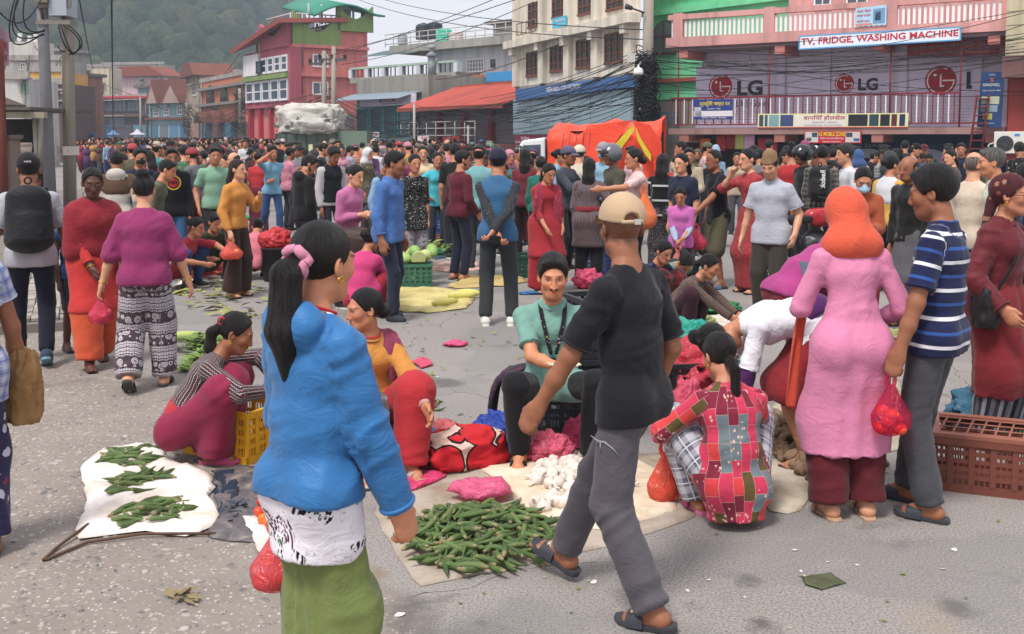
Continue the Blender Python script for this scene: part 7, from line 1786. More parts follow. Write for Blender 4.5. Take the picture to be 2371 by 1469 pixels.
for i,(px,py,l)in enumerate(((1082,690,'near'),(1068,696,'far'),(1030,712,'short'))):
 o=link('bottle_gourd',blob_mesh('bottle_gourd',i,(0.17,0.05,0.05),0.06),M_plain('c2bc6a',0.5,0.3,0.2,8),None,G(px,py)+Vector((0,0,0.06)),(0,0,-0.2+0.4*i));tag(o,f'pale yellow gourd on the yellow sack, the {l} one','gourd','gourds on the yellow sack')
 # crates
def crate(name,label,loc,rz,dims,col,cols=6,rows=3,text=None,upside=False,dark=0.55):
 L_,W_,H_=dims;m=M_plain(col,0.5,0.4,0.18,7);e=empty(name,loc,rz);t=0.012
 if upside:e.rotation_euler=(math.pi,0,rz);e.location.z+=H_
 MB().bb(-L_/2+t,L_/2-t,-W_/2+t,W_/2-t,0,0.02).build('base',m,e)
 r=MB()
 for a,b,c,d in((-L_/2-t,L_/2+t,-W_/2-t,-W_/2+0.015),(-L_/2-t,L_/2+t,W_/2-0.015,W_/2+t),(-L_/2-t,-L_/2+0.015,-W_/2+0.015,W_/2-0.015),(L_/2-0.015,L_/2+t,-W_/2+0.015,W_/2-0.015)):r.bb(a,b,c,d,H_-0.035,H_)
 r.build('rim',m,e)
 for sd in range(4):
  ll=L_ if sd%2==0 else W_;off=(W_ if sd%2==0 else L_)/2;s=MB();nn=cols if sd%2==0 else max(3,int(cols*W_/L_))
  s.bb(-ll/2,ll/2,-t,0,0.0,0.045)
  for k in range(nn+1):x=-ll/2+ll*k/nn;s.bb(max(-ll/2,x-0.014),min(ll/2,x+0.014),-t-0.004,0,0.045,H_-0.036)
  o=s.build('side',m,e);o.rotation_euler=(0,0,sd*math.pi/2);o.location=Matrix.Rotation(sd*math.pi/2,3,'Z')@Vector((0,-off+t,0))
  for j in range(1,rows+1):
   z=0.045+(H_-0.08)*j/(rows+1);MB().bb(-ll/2+0.002,ll/2-0.002,-t+0.001,-0.003,z-0.011,z+0.011).build('slat',m,o)
  nv=nn*4
  v=MB()
  for k in range(nv):x=-ll/2+ll*(k+0.5)/nv;v.bb(x-0.004,x+0.004,-t+0.003,-0.005,0.046,H_-0.037)
  v.build('grating',m,o)
  if text and sd==0:
   MB().bb(-0.035,0.035,-t-0.006,-t-0.0045,0.03,H_-0.04).build('name_panel',m,o)
   for k,ch in enumerate(text):link('lettering',fit_text(text_mesh(ch,0.03),lambda a,b:(-0.022+0.044*a,-t-0.008,H_*0.62-k*0.11+0.06*b)),M_ink('2a2418'),o)
 return tag(e,label,'crate')
crate('plastic_crate','yellow plastic crate marked A S behind the blue jacket woman',G(545,1045),rad(-28),(0.5,0.34,0.3),'d8a018',6,3,'AS')
crate('plastic_crate','dusty terracotta crate at the lower right edge',G(2292,1120),rad(-22),(0.62,0.44,0.29),'6e3c30',6,4)
def lid(parent_loc,rz,dims,col,z):
 o=empty('crate_lid',Vector(parent_loc)+Vector((0,0,z)),rz);m=M_plain(col,0.55,0.4,0.2,5);L_,W_=dims
 for a,b,c,d in((-L_/2,L_/2,-W_/2,-W_/2+0.05),(-L_/2,L_/2,W_/2-0.05,W_/2),(-L_/2,-L_/2+0.06,-W_/2+0.05,W_/2-0.05),(L_/2-0.06,L_/2,-W_/2+0.05,W_/2-0.05)):MB().bb(a,b,c,d,0,0.02).build('lid_edge',m,o)
 for k in range(9):MB().tube([(-L_/2+0.05+k*(L_-0.1)/8,-W_/2+0.04,0.012),(-L_/2+0.05+k*(L_-0.1)/8+0.06,W_/2-0.04,0.012)],0.006,5).build('lattice_bar',m,o)
 for k in range(4):MB().tube([(-L_/2+0.04,-W_/2+0.08+k*(W_-0.16)/3,0.012),(L_/2-0.04,-W_/2+0.08+k*(W_-0.16)/3,0.012)],0.006,5).build('lattice_bar',m,o)
 return o
tag(lid(G(2292,1120),rad(-22),(0.64,0.46),'8a5444',0.292),'faded lattice lid lying on the terracotta crate','crate lid')
cb=G(1290,1010);cb.y+=0.25
crate('plastic_crate','black crate the seated green polo man sits on',(cb.x,cb.y,0),rad(-4),(0.62,0.4,0.34),'1e2124',7,4)
c1=D(1395,600,6.9);c1.z=0
for k in range(4):crate('plastic_crate',f'black crate in the tilted stack behind the seated man, {("bottom", "second", "third", "top")[k]} one',(c1.x+0.02*k,6.9+0.03*k,0.2*k),rad(12+3*k),(0.56,0.38,0.195),'26282c',7,4)
c2=G(1365,690,0.62);crate('plastic_crate','grey green upturned crate beyond the seated man',(D(1350,600,8.3).x,8.3,0),rad(14),(0.6,0.4,0.32),'40463f',7,3,upside=True);crate('plastic_crate','black crate on its side right of the upturned crate',(D(1440,600,8.8).x,8.8,0),rad(-10),(0.55,0.38,0.42),'2a2c30',6,4)
crate('plastic_crate','small black crate beside the patchwork woman',G(1572,925)+Vector((0,0.15,0)),rad(8),(0.42,0.36,0.26),'222428',6,4)
b0=G(1003,578)
for k,(col,z,h)in enumerate((('8a4a30',0,0.27),('2c4886',0.275,0.31),('3c5248',0.59,0.31))):crate('plastic_crate',f'{("brown", "blue", "green")[k]} crate in the stack of three beside the maroon man',(b0.x,b0.y,z),rad(4+3*k),(0.68,0.44,h),col,7,4)
crate('plastic_crate','green crate heaped with gourds before the yellow sack',G(957,668)+Vector((0,0.22,0)),rad(6),(0.42,0.36,0.29),'3c6a56',6,3)
for i in range(6):
 p_=G(957,668);o=link('round_gourd',blob_mesh('round_gourd',i+20,(0.13,0.075,0.075),0.06),M_plain(('9cb86e','b4c484','88a860')[i%3],0.5,0.3,0.15,6),None,(p_.x-0.14+0.07*i,p_.y+0.2+0.08*(i%2),0.34+0.05*(i%3)),(0.3,0.4*(i%2),i));tag(o,'pale green gourd piled in the green crate','gourd','gourds in the green crate')
o=MB().prism([(0.09*math.cos(t),0.1*math.sin(t))for t in np.linspace(-0.4,math.pi+0.4,12)],-0.01,0.01,'y').build('cut_gourd',M_plain('c8cf9a',0.5));o.location=G(957,668)+Vector((0.06,0.06,0.36));o.rotation_euler=(0.3,0,0.2);tag(o,'cut half of a gourd showing pale flesh','gourd')
crate('plastic_crate','dark green crate behind the red kurta girl',G(1215,640),rad(20),(0.5,0.36,0.3),'24483c',6,3);crate('plastic_crate','blue crate behind the woman with very long hair',G(1385,640),rad(0),(0.5,0.36,0.34),'2c3c68',6,4)
bk=empty('wicker_basket',G(2385,930));tag(bk,'brown wicker basket of greens at the right edge','basket');bmx=M_plain('5a4230',0.8,0.2,0.35,20)
for k in range(13):
 z=0.02+k*0.035;r=0.2+0.1*(k/12)**0.8;MB().tube([(math.cos(t)*(r+0.006*math.cos(t*12+k*math.pi)),math.sin(t)*(r+0.006*math.cos(t*12+k*math.pi)),z)for t in np.linspace(0,6.283,37)],0.011,5,False).build('weave_band',bmx,bk)
for k in range(24):t=6.283*k/24;MB().tube([(math.cos(t)*0.195,math.sin(t)*0.195,0),(math.cos(t)*0.3,math.sin(t)*0.3,0.46)],0.008,4).build('stake',bmx,bk)
# plastic bags
def bag(label,px,py,d3,col,seed=1,alpha=0.75,name='plastic_bag',z=None,amp=0.3,rz=0.0,loc=None,mat=None,fs=2.6,n=56,rings=36,sq=2.0):
 p_=Vector(loc)if loc is not None else G(px,py)
 o=lumpy(name,(0,0,d3[2]*0.75),d3,mat or M_film(col,max(alpha,0.95)),None,seed,amp,sq,n,fs,flat=-d3[2]*0.72,rings=rings,crisp=0.0 if mat else 0.28)
 o.location=(p_.x,p_.y,p_.z+0.01 if z is None else z);o.rotation_euler=(0,0,rz);tag(o,label,'plastic bag');return o
bag('crumpled royal blue plastic bag behind the red and cream cushion',1163,1040,(0.17,0.15,0.11),'1f48b4',2,0.95,fs=3.2)
bag('blue tail of plastic standing against the black crate',1203,1000,(0.05,0.05,0.1),'2450bc',5,0.95);bag('light blue plastic bag beside the cushion',988,1045,(0.06,0.06,0.08),'74b8e0',6,0.85);bag('pinkish red full plastic bag at the sitting woman\'s sandal',962,1085,(0.09,0.08,0.075),'dc3050',7,0.8)
bag('crumpled pink bag behind the cushion',1035,1035,(0.1,0.09,0.08),'e07078',8,0.8);bag('crumpled pink plastic bag on the garlic sack edge',1272,1070,(0.13,0.1,0.085),'ec6484',9,0.75,fs=3.4);bag('pink plastic bag hanging at the black crate foot',1345,1035,(0.09,0.08,0.09),'ee5a8c',10,0.75)
bag('large crumpled red plastic sheet beside the small black crate',1605,905,(0.32,0.3,0.2),'d83850',11,0.85,fs=3);bag('pink bag stuffed between black crate and patchwork sleeve',1590,985,(0.1,0.1,0.16),'e05878',12,0.75);bag('teal plastic bag before the gourd heap',1605,812,(0.2,0.15,0.14),'2cb4a0',13,0.75);bag('teal plastic bag right of another teal bag',1570,812,(0.1,0.09,0.09),'3cbcb0',14,0.75)
bag('bright green plastic net behind the gourd heap',1635,722,(0.32,0.2,0.07),'28a860',15,0.95);bag('green plastic bag before the large red sheet',1630,840,(0.26,0.14,0.07),'24a460',16,0.95);bag('green plastic bag under the red skirt hem',1825,895,(0.07,0.07,0.09),'1c8c6a',17,0.9);bag('orange red cloth bundle between pink kurta and striped polo',2062,822,(0.1,0.09,0.06),'c44428',18,1.0);bag('blue and green plastic bag behind the terracotta crate',2300,1000,(0.26,0.2,0.15),'3c7a98',19,0.8);bag('bright green plastic bag behind the terracotta crate',2330,1010,(0.12,0.12,0.12),'46c484',23,0.8)
bag('pale green plastic over the wicker basket',0,0,(0.2,0.2,0.09),'8fd8b0',24,0.8,loc=G(2385,930)+Vector((0,0,0.42)));bag('red plastic bag tied over a black bucket',0,0,(0.2,0.18,0.15),'e03c44',25,0.9,loc=G(640,650)+Vector((0,0,0.38)))
o=MB().lathe([(0.15,0),(0.17,0.02),(0.19,0.42),(0.2,0.42),(0.19,0.44),(0.17,0.43)],20).build('bucket',M_plain('26262a',0.5));o.location=G(640,650);tag(o,'black bucket under the red plastic bag','bucket')
for i,(px,py,r)in enumerate(((458,645,0.14),(497,640,0.14),(470,612,0.12),(528,615,0.12))):bag(f'pink bag of orange fruit on the white sheet, {("front left", "front right", "back left", "back right")[i]}',px,py,(r,r*0.9,r*0.9),'f07a70',30+i,0.8)
bag('pink plastic bag beside the woman with very long hair',1362,668,(0.16,0.13,0.13),'e8507c',41,0.85);bag('flat sky blue plastic scrap on the road',1228,682,(0.12,0.06,0.015),'4a90c8',42,0.95);bag('turquoise plastic bag on the dark blue sheet',1022,592,(0.16,0.12,0.07),'30b898',43,0.85);bag('green plastic scrap on the road behind the couple',575,510,(0.16,0.1,0.05),'2cae74',44,0.95)
def flat_bag(label,pts,col,seed,z=0.02):sheet('plastic_bag',label,pts,M_film(col,0.92),z,0.02,9,0.03,'plastic bag',seed)
flat_bag('flat bright pink plastic bag before the sitting woman',[(885,1130),(940,1112),(985,1090),(1044,1105),(1010,1122),(960,1140),(905,1160),(930,1135)],'f04a86',51,0.02);flat_bag('pink plastic bag lying on the back of the okra heap',[(1038,1158),(1085,1145),(1165,1138),(1180,1168),(1120,1182),(1070,1176)],'ec6a96',52,0.08);flat_bag('pink plastic scrap on the open road',[(1025,800),(1050,793),(1083,797),(1070,806),(1035,807)],'ee5c94',53);flat_bag('torn pink plastic left of the sitting woman\'s shawl',[(950,842),(985,835),(1005,848),(975,856)],'ee5c80',54)
nt=NT('printed_fabric',0.8,0.2);g=nt.obj();v1=nt.vor(g,5.0,rnd=0.7);nt.base(nt.ramp(v1,[(0.0,lin('b8242c')),(0.5,lin('b8242c')),(0.52,lin('24181c')),(0.57,lin('24181c')),(0.58,lin('cdb0a2'))],'CONSTANT'));nt.bump(nt.noise(g,8,4,0.6),0.5,0.03)
o=bag('red and cream printed cloth bag with black outlines',1078,1075,(0.23,0.16,0.11),'b82030',60,1.0,'cloth_bag',amp=0.16,rz=0.5,mat=nt.m,fs=1.8,sq=3.0);o['category']='bag'
# scraps, stains' papers, rope
rng=random.Random(77);scr=[]
for i in range(5):
 m=MB();k=7;pts=[(math.cos(6.283*j/k)*rng.uniform(0.5,1),math.sin(6.283*j/k)*rng.uniform(0.5,1),rng.uniform(0,0.25))for j in range(k)];m.add([(0,0,0.05)]+pts,[(0,1+j,1+(j+1)%k)for j in range(k)]);me=m.mesh('paper_scrap');scr.append(me)
pmats=[M_plain(c,0.8)for c in('d4d0cc','c8c0b4','b8a890','6a7440')]
spots=[(1375,1350,26),(925,1425,28),(1840,1275,16),(1855,1325,10),(1985,1310,14),(2210,1275,22),(1640,1345,18),(1130,1140,14),(1090,965,10),(700,1000,10),(1725,1385,12),(2055,1395,14)]+[(rng.uniform(1000,2350),330+1130*rng.random()**0.6,rng.uniform(4,11))for _ in range(60)]+[(rng.uniform(20,1000),rng.uniform(760,1460),rng.uniform(3,8))for _ in range(28)]
for i,(px,py,s)in enumerate(spots):
 p_=G(px,max(640,py));r=s*(0.6 if i<12 else 1.0)*p_.y/F;me=scr[i%5];c=me.copy()if i<20 else me
 o=link('paper_scrap',me,None,None,(p_.x,p_.y,0.004),(rng.uniform(-.2,.2),rng.uniform(-.2,.2),rng.random()*6));o.scale=(r,r*0.7,r*0.2)
 if not me.materials:me.materials.append(pmats[0])
 o.material_slots[0].link='OBJECT';o.material_slots[0].material=pmats[0 if i<8 else rng.choice((1,2,2,3,3))];tag(o,'small scrap of litter lying on the road','litter','litter scraps on the road')
sheet('plastic_scrap','dark olive scrap of plastic flat on the road at lower right',[(1855,1338),(1925,1332),(1960,1352),(1900,1370),(1862,1358)],M_plain('4a5038',0.5,0.4,0.3,20),0.006,0.01,14,0.01,'litter',70)
tag(MB().tube([G(500,1243)+Vector((0,0,.015)),G(330,1246)+Vector((0,0,.02)),G(200,1262)+Vector((0,0,.012)),G(110,1300)+Vector((0,0,.01)),G(100,1302)+Vector((0,0,.01)),G(130,1275)+Vector((0,0,.012)),G(205,1228)+Vector((0,0,.03))],0.007,6).build('rope',M_plain('5a4438',0.9)),'brown rope trailing from the white sack cloth','rope')
stuff_leaves('straw_tuft','dry straw tuft on the gravelly ground at lower left',420,1388,22,8,16,9,('6a5c44','7c6c50','8c7c5c'),0.01,0.09);stuff_leaves('dry_fibre','dark frayed fibres on the soiled plastic sheet',545,1190,22,26,120,10,('2a2e38','3a404c','4a4e58'),0.03,0.05)
# people
def T(m,sl=0.6,**k):return dict(m=c1(m)if isinstance(m,str)else m,sl=sl,**k)
def PA(m,**k):return dict(k='pants',m=c1(m)if isinstance(m,str)else m,**k)
def SK(m,z,**k):return dict(k='skirt',m=c1(m)if isinstance(m,str)else m,z=z,**k)
def c1(h):return cloth('plain',h)
def squat(lean=28,sp=0.14,**k):return dict(dict(pel=(0,-0.06,0.24),lean=(lean,0,0),lf=(-sp,0.16,0.085),rf=(sp,0.16,0.085),lk=(-0.5,1,0.9),rk=(0.5,1,0.9),lh=(-0.2,0.42,0.36),rh=(0.2,0.44,0.36)),**k)
def bend(lean=80,**k):return dict(dict(pel=(0,-0.12,0.9),lean=(lean,0,0),lh=(-0.16,0.42,0.5),rh=(0.16,0.45,0.45)),**k)
def ring(o,name,c,ax,R,r,mat,sx=1.0):
 ax=Vector(ax).normalized();a=ax.orthogonal().normalized();b=ax.cross(a);c=Vector(c)
 return MB().tube([c+(a*math.cos(t)*sx+b*math.sin(t))*R for t in np.linspace(0,6.283,21)],r,6,False).build(name,mat,o)
def strip(o,name,pts,w,mat,th=0.012,side=None,wave=0.012):
 n=len(pts);k=5;vs=[];S=[Vector(s)for s in(side if isinstance(side,list)else[side]*n)]
 for i,p_ in enumerate(pts):
  t=(Vector(pts[min(i+1,n-1)])-Vector(pts[max(i-1,0)])).normalized();s=S[i].normalized();nn=t.cross(s)
  ww=w[i]if hasattr(w,'__len__')else w
  for j in range(k):vs.append(Vector(p_)+s*ww*(j/(k-1)-0.5)+nn*wave*math.sin(j*2.2+i*0.9))
 me=MB().add(vs,[(i*k+j,i*k+j+1,(i+1)*k+j+1,(i+1)*k+j)for i in range(n-1)for j in range(k-1)],True).mesh(name)
 attr_vec(me,'rest',np.array([[v.x,v.y,v.z]for v in vs]));ob=link(name,me,mat,o);s=ob.modifiers.new('thickness','SOLIDIFY');s.thickness=th;s.offset=0;ob.modifiers.new('smooth','SUBSURF').render_levels=1;return ob
def hold(o,p,s,f=0.085):return world_pt(o,p.wr[s]+p.hd[s]*f)
def carry_bag(label,top,h,r,col,fill=None,n=6,seed=1,alpha=0.45,cat='plastic bag',mat=None,rz=0.3,name='carrier_bag',sx=1.0):
 N_,K_=24,15;vs=[]
 for k in range(K_+1):
  t=k/K_;rr=r*(0.16+0.84*min(1,t/0.6)**1.1)*(1 if t<0.72 else max(0.04,1-((t-0.72)/0.28)**2.4)**0.6)
  for i in range(N_):
   g=6.283*i/N_;f=1+0.09*(1-t)*math.sin(7*g+seed)+0.05*math.sin(3*g+2*seed+4*t);vs.append((math.cos(g)*rr*f*sx,math.sin(g)*rr*f*0.75,-h*(0.2+0.8*t)))
 m=MB();m.add(vs,[(k*N_+i,k*N_+(i+1)%N_,(k+1)*N_+(i+1)%N_,(k+1)*N_+i)for k in range(K_)for i in range(N_)],True)
 fm_=mat or M_film(col,alpha);o=m.build(name,fm_)
 for s in(-1,1):strip(o,'handle',[(s*r*0.1,0,-h*0.24),(s*r*0.3,0.01,-h*0.14),(s*0.012,0,0.0),(s*0.0,0.01,0.012)],[r*0.4,r*0.25,0.02,0.02],fm_,0.004,(1,0.2,0),0.004)
 o.location=top;o.rotation_euler=(0,0,rz);tag(o,label,cat)
 if fill:
  rng=random.Random(seed);q=0.036 if r<0.13 else 0.042
  for i in range(n):
   g=6.283*i/max(1,n-1)+rng.random();rad_=r*0.5*(0 if i==0 else 1);z=-h*(0.86-0.16*(i%3)*0.7)
   ob=link('tomato' if fill=='t' else 'fruit',TO[i%3]if fill=='t' else FR[fill],None,None,Vector(top)+Vector((math.cos(g)*rad_,math.sin(g)*rad_*0.7,z)));ob.scale=[q/0.028]*3;tag(ob,('tomato' if fill=='t' else 'fruit')+' inside the '+label.split(' held')[0].split(' in ')[0],'tomato' if fill=='t' else 'fruit','produce in the '+label.split(' held')[0])
 return o
FR={}
for k_,c_ in(('p','e0784a'),('r','c84858')):
 me=round_fruit('fruit',0.028,0.05);me.materials.append(M_plain(c_,0.4,0.4));FR[k_]=me
def backpack(o,p,col,label,text=None,s=1.0):
 c=p.chest+p.Rc@v3(0,-0.2,-0.09);R=Matrix(p.Rc.tolist())
 b=Bone(c+v3(0,0,.3),c,X3);ops=[rc(c+p.Rc@v3(0,0,-0.14*s),c+p.Rc@v3(0,0.01,0.13*s),0.095*s,0.085*s,0.0,p.Rc@X3,1.6,bone=b),rc(c+p.Rc@v3(0,-0.06,-0.13*s),c+p.Rc@v3(0,-0.045,0.0),0.075*s,0.065*s,0.02,p.Rc@X3,1.6,bone=b)]
 k=sdf_object('backpack',ops,0.014,cloth('plain',col,rough=0.6,wr=0.6),None,0.006)
 for g in(-1,1):strip(k,'strap',[c+p.Rc@v3(g*0.06,0.04,0.18*s),p.nb+p.Rc@v3(g*0.1,-0.06,0.01),p.nb+p.Rc@v3(g*0.115,0.0,0.025),p.nb+p.Rc@v3(g*0.12,0.08,-0.03)],0.06,cloth('plain',col,wr=0.1),0.014,X3,0.0)
 ring(k,'loop',c+p.Rc@v3(0,0.02,0.24*s),Y3,0.025,0.008,M_plain(col))
 if text:link('lettering',fit_text(text_mesh(text,0.03),lambda a,b_:tuple(c+p.Rc@v3(0.1-0.07*b_,-0.156,0.17-0.24*a))),M_ink('d0d0d4'),k)
 k.matrix_world=o.matrix_world;tag(k,label,'backpack');return k
def hood(p,t):
 b=Bone(p.nb,p.waist,p.Rc@X3,0,0.14);return[el(p.nb+p.Rc@v3(0,-0.075,-0.01),(0.12,0.07,0.08),0.014,p.Rc,bone=b),el(p.nb+p.Rc@v3(0,0.02,0.05),(0.085,0.08,0.07),0.02,p.Rc,'-')]
def collar(p,t):
 b=Bone(p.nb,p.waist,p.Rc@X3,0,0.14);return[rc(p.nb+p.Rc@v3(0,0,-0.02),p.nb+p.Rc@v3(0,0.004,0.035),0.075,0.068,0.02,p.Rc@X3,1.1,cut='b',bone=b)]
gold=M_plain('c89a3c',0.3,0.5,metal=0.9);redm=M_plain('b82430',0.4)
def bangle(s,mat=gold,R=0.034,n=1):
 def f(o,p,h):
  for k in range(n):ring(o,'bangle',p.wr[s]-nrm(p.wr[s]-p.elb[s])*(0.012+0.012*k),p.wr[s]-p.elb[s],R,0.0045,mat)
 return f
def also(*fs):
 def f(o,p,h):
  for g in fs:g(o,p,h)
 return f
def ears(o,p,h):
 for g in(-1,1):ring(o,'earring',up(p.hc+p.Rh@v3(g*0.082,-0.008,-0.045)),p.Rh@X3,0.009,0.003,gold)
def beads(o,p,h):ring(o,'necklace',p.nb+p.Rc@v3(0,0.012,0.028),p.Rc@v3(0,0.35,1),0.066,0.005,redm)
def shawl(mat,side=1,low=0.25,back=False):
 def f(o,p,h):
  R=p.Rc;N=lambda x,y,z:p.nb+R@v3(x,y,z)
  strip(o,'shawl',[N(-0.17*side,0.13,-low),N(-0.15*side,0.12,-0.16),N(-0.12*side,0.075,-0.03),N(-0.1*side,-0.02,0.03),N(0.0,-0.09,0.01),N(0.1*side,-0.02,0.03),N(0.12*side,0.08,-0.03),N(0.13*side,0.12,-0.18),N(0.12*side,0.14,-low*1.3)],0.13,mat,0.018,[X3,X3,X3+v3(0,.3,0),v3(1,0,-.4),Z3*1.0+v3(0,.8,0),v3(1,0,.4),X3,X3,X3],0.014)
 return f
def scrunchie(o,p,h):
 R,c=p.Rh,p.hc;MB().tube([up(c+R@v3(0.041*math.cos(t)*(1+.12*math.sin(9*t)),-0.114+0.01*math.sin(5*t),0.0+0.041*math.sin(t)))for t in np.linspace(0,6.283,28)],0.017,7,False).build('hair_band',cloth('plain','c87a98'),o)
W_=dict(sex='f')
o,p=person('woman with black ponytail in a bright blue windbreaker, nearest of all',712,2.95,1.60,128,dict(fat=0.9,lean=(2,0,0),head=(6,6,0),rh=(0.24,0.17,0.80),lh=(-0.22,0.13,0.83),rcurl=0.55),'r','f','ponylong',top=T(cloth('leaf','e4dee8','17141e','17141e','5a1c3c','3c6a48',sc=1.35),0,t=0.02,hem=0.25,fold=0.006,n='tunic'),bot=SK('6e7c3c',0.03,fold=0.006,vf=0.014,t=0.002),over=T(cloth('plain','1d6cab',rough=0.5,wr=0.35),2.03,t=0.032,hem=0.06,loose=1.08,fold=0.010,ops=hood),shoes=('flip','4a3a34'),extra=also(scrunchie,ears,beads))
zc=[p.waist+p.Rm@v3(0.17,0.06,-0.02),p.waist+p.Rm@v3(0.175,0.045,-0.14)];MB().tube(zc,0.006,6).build('zip',M_plain('3a3a52',0.5),o)
carry_bag('pink bag of tomatoes held low behind the blue jacket woman',D(640,1195,3.1),0.24,0.085,'e86a72','t',7,2,0.55)
o,p=person('man in tan cap and black T-shirt striding left',1478,3.94,1.64,-118,dict(pel=(0,0.02,0.925),lean=(4,0,-6),head=(-40,6,0),lh=(-0.28,0.3,0.86),rh=(0.2,0.06,0.84),rf=(0.1,0.4,0.13,-4,-18),lf=(-0.1,-0.13,0.09,6,6),lcurl=0.6,fat=1.05),'d','m',None,top=T(cloth('plain','19181f'),0.85,t=0.022,hem=0.12,loose=1.15,fold=0.011),bot=PA('57525a',t=0.018,loose=1.1,fold=0.009),shoes=('slide','3a3a42','33343c'),hat=('capback','b99a78'),shave=True)
for s in 'lr':
 link('lettering',fit_text(text_mesh('NIKE',0.03),lambda a,b:tuple(p.an[s]+p.ft[s]@v3(0.03-0.06*a,0.082-0.03*b,-0.006-0.012*abs(2*a-1)))),M_ink('c8c4b4'),o)
hq=lambda x,z:tuple(p.hip['l']*0.62+p.kn['l']*0.38+p.Rp@v3(-0.088+0.25*(x-0.04)**2,x,z));MB().tube([hq(-0.05,-0.03),hq(-0.02,-0.005),hq(0.01,0.012),hq(0.04,0.012),hq(0.075,0.03)],[0.001,0.0035,0.005,0.004,0.0015],5).tube([hq(0.03,0.01),hq(0.032,-0.03)],[0.004,0.0015],5).build('leaping_emblem',M_ink('8a8a8c'),o)
def dup(o,p,h):strip(o,'scarf_tail',[p.nb+p.Rc@v3(-0.1,0.09,-0.02),p.nb+p.Rc@v3(-0.2,0.15,-0.3),p.pel+v3(-0.23,0.14,0.05),p.pel+v3(-0.25,0.13,-0.2),p.pel+v3(-0.26,0.13,-0.42)],[0.07,0.08,0.085,0.09,0.1],cloth('plain','c8401e'),0.012,v3(1,0.4,0),0.03)
o,p=person('woman in a pink kurta with orange headscarf, looking at a phone',1962,5.06,1.60,-158,dict(fat=0.96,sex='f',lean=(4,0,0),head=(12,18,0),lh=(-0.13,0.3,1.15),rh=(0.2,0.2,1.0),lhd=(0.2,0.7,0.6),lcurl=0.9),'l','f',None,top=T(cloth('plain','d67aa4'),1.9,t=0.016,skirt=0.34,fold=0.005,vf=0.01,n='kurta',flare=1.1),bot=PA('5c1420',loose=1.6,t=0.016,flare=1.0,fold=0.012),shoes=('flat','b09078','a88468'),hat=('scarf',cloth('plain','d84c26',wr=0.4)),extra=also(dup,bangle('l')),feet_py=1195)
ph=MB().bb(-0.036,0.036,-0.005,0.005,-0.075,0.075).build('mobile_phone',M_plain('5a6478',0.2,0.5),bevel=0.004);ph.location=hold(o,p,'l',0.12);ph.rotation_euler=(-0.4,0.1,0.7);tag(ph,'grey mobile phone in the pink kurta woman\'s hand','phone')
o,p=person('man in a navy polo with white and blue stripes holding a pink bag',2158,5.0,1.70,-108,dict(fat=1.12,lean=(-2,0,0),head=(6,10,0),lh=(-0.3,0.08,0.84),rh=(0.26,0.12,0.84),lf=(-0.1,-0.02,0.085),rf=(0.1,0.16,0.085),lcurl=0.9),'d','m','puffy',top=T(cloth('hstripe','1a2048','d8d8e0','24509c',sc=1.35),0.75,t=0.022,hem=0.13,fold=0.008,loose=1.2,ops=collar),bot=PA('45464c',t=0.016,loose=1.1,fold=0.008),shoes=('slide','3a3c42','2e3038'),feet_py=1190)
carry_bag('pink bag of tomatoes held by the striped polo man',hold(o,p,'l',0.1),0.31,0.1,'e83c70','t',8,3,0.3)
def specs(o,p,h):
 R,c=p.Rh,p.hc;k=empty('glasses');k.parent=o
 for g in(-1,1):
  MB().tube([up(c+R@v3(g*0.033+0.025*math.cos(t),0.101,0.004+0.02*math.sin(t)))for t in np.linspace(0,6.283,19)],0.0022,5,False).build('rim',M_plain('1a1a1c'),k);MB().tube([up(c+R@v3(g*0.06,0.1,0.008)),up(c+R@v3(g*0.079,0.02,0.01))],0.002,5).build('temple',M_plain('1a1a1c'),k)
def sling(o,p,h):strip(o,'strap',[p.nb+p.Rc@v3(-0.1,-0.04,0.03),p.nb+p.Rc@v3(-0.06,0.1,-0.05),p.chest+p.Rc@v3(0.05,0.15,-0.02),p.waist+p.Rm@v3(0.15,0.11,-0.05),p.pel+v3(0.2,0.05,0.02)],0.03,M_plain('1a1718'),0.006,v3(1,0,1),0.0)
o,p=person('woman in a maroon jacket, patterned kerchief and round glasses',2312,6.1,1.62,62,dict(fat=1.1,sex='f',head=(18,2,0),rh=(0.24,0.16,0.93),lh=(-0.2,0.25,1.0)),'m','f',None,top=T('7a1620',0,t=0.02,skirt=0.36,fold=0.008,vf=0.014,n='kurta'),bot=PA(cloth('vstripe','34323c','8a8894','22202a','5a5864',sc=1.2),loose=1.7,t=0.016,fold=0.01),over=T(cloth('plain','641420',rough=0.6,wr=0.4),2.0,t=0.034,hem=0.02,fold=0.012,loose=1.15,ops=collar),hat=('band',cloth('floral','4a1a20','8a4a30','2a2030','9a6a50',sc=0.5)),shoes=('flip','4a3a34'),extra=also(specs,ears,bangle('r',redm,0.036,3),sling))
b_=bag('black shoulder bag at the maroon woman\'s hip',0,0,(0.06,0.1,0.14),'1c1a1c',3,1.0,'shoulder_bag',loc=world_pt(o,p.pel+v3(0.24,0.05,-0.16)),mat=M_plain('1e1a1c',0.5),amp=0.1,sq=3);b_['category']='bag'
o,p=person('woman in a red patchwork kurta squatting with her back turned',1690,4.85,1.56,-158,squat(16,0.12,lh=(-0.22,0.38,0.45),head=(8,24,0),fat=1.05,sex='f'),'m','f','braid',top=T(cloth('patch','c81e4c','7e1434','d42a30','5c4a22','c81e4c','66747c','e0b8a8',sc=0.85),1.6,t=0.024,hem=0.2,fold=0.007,n='kurta',nk=0.01),bot=PA(cloth('plaid','62626f','b4b4be','d4d4dc',sc=1.0),t=0.024,loose=1.3),shoes=('slide','d06a92','c05a84'),extra=ears,feet_py=1205)
carry_bag('pink bag of carrots between black T-shirt man and patchwork woman',G(1538,1165)+Vector((0,0,0.33)),0.33,0.09,'e8604a','p',7,5,0.7)
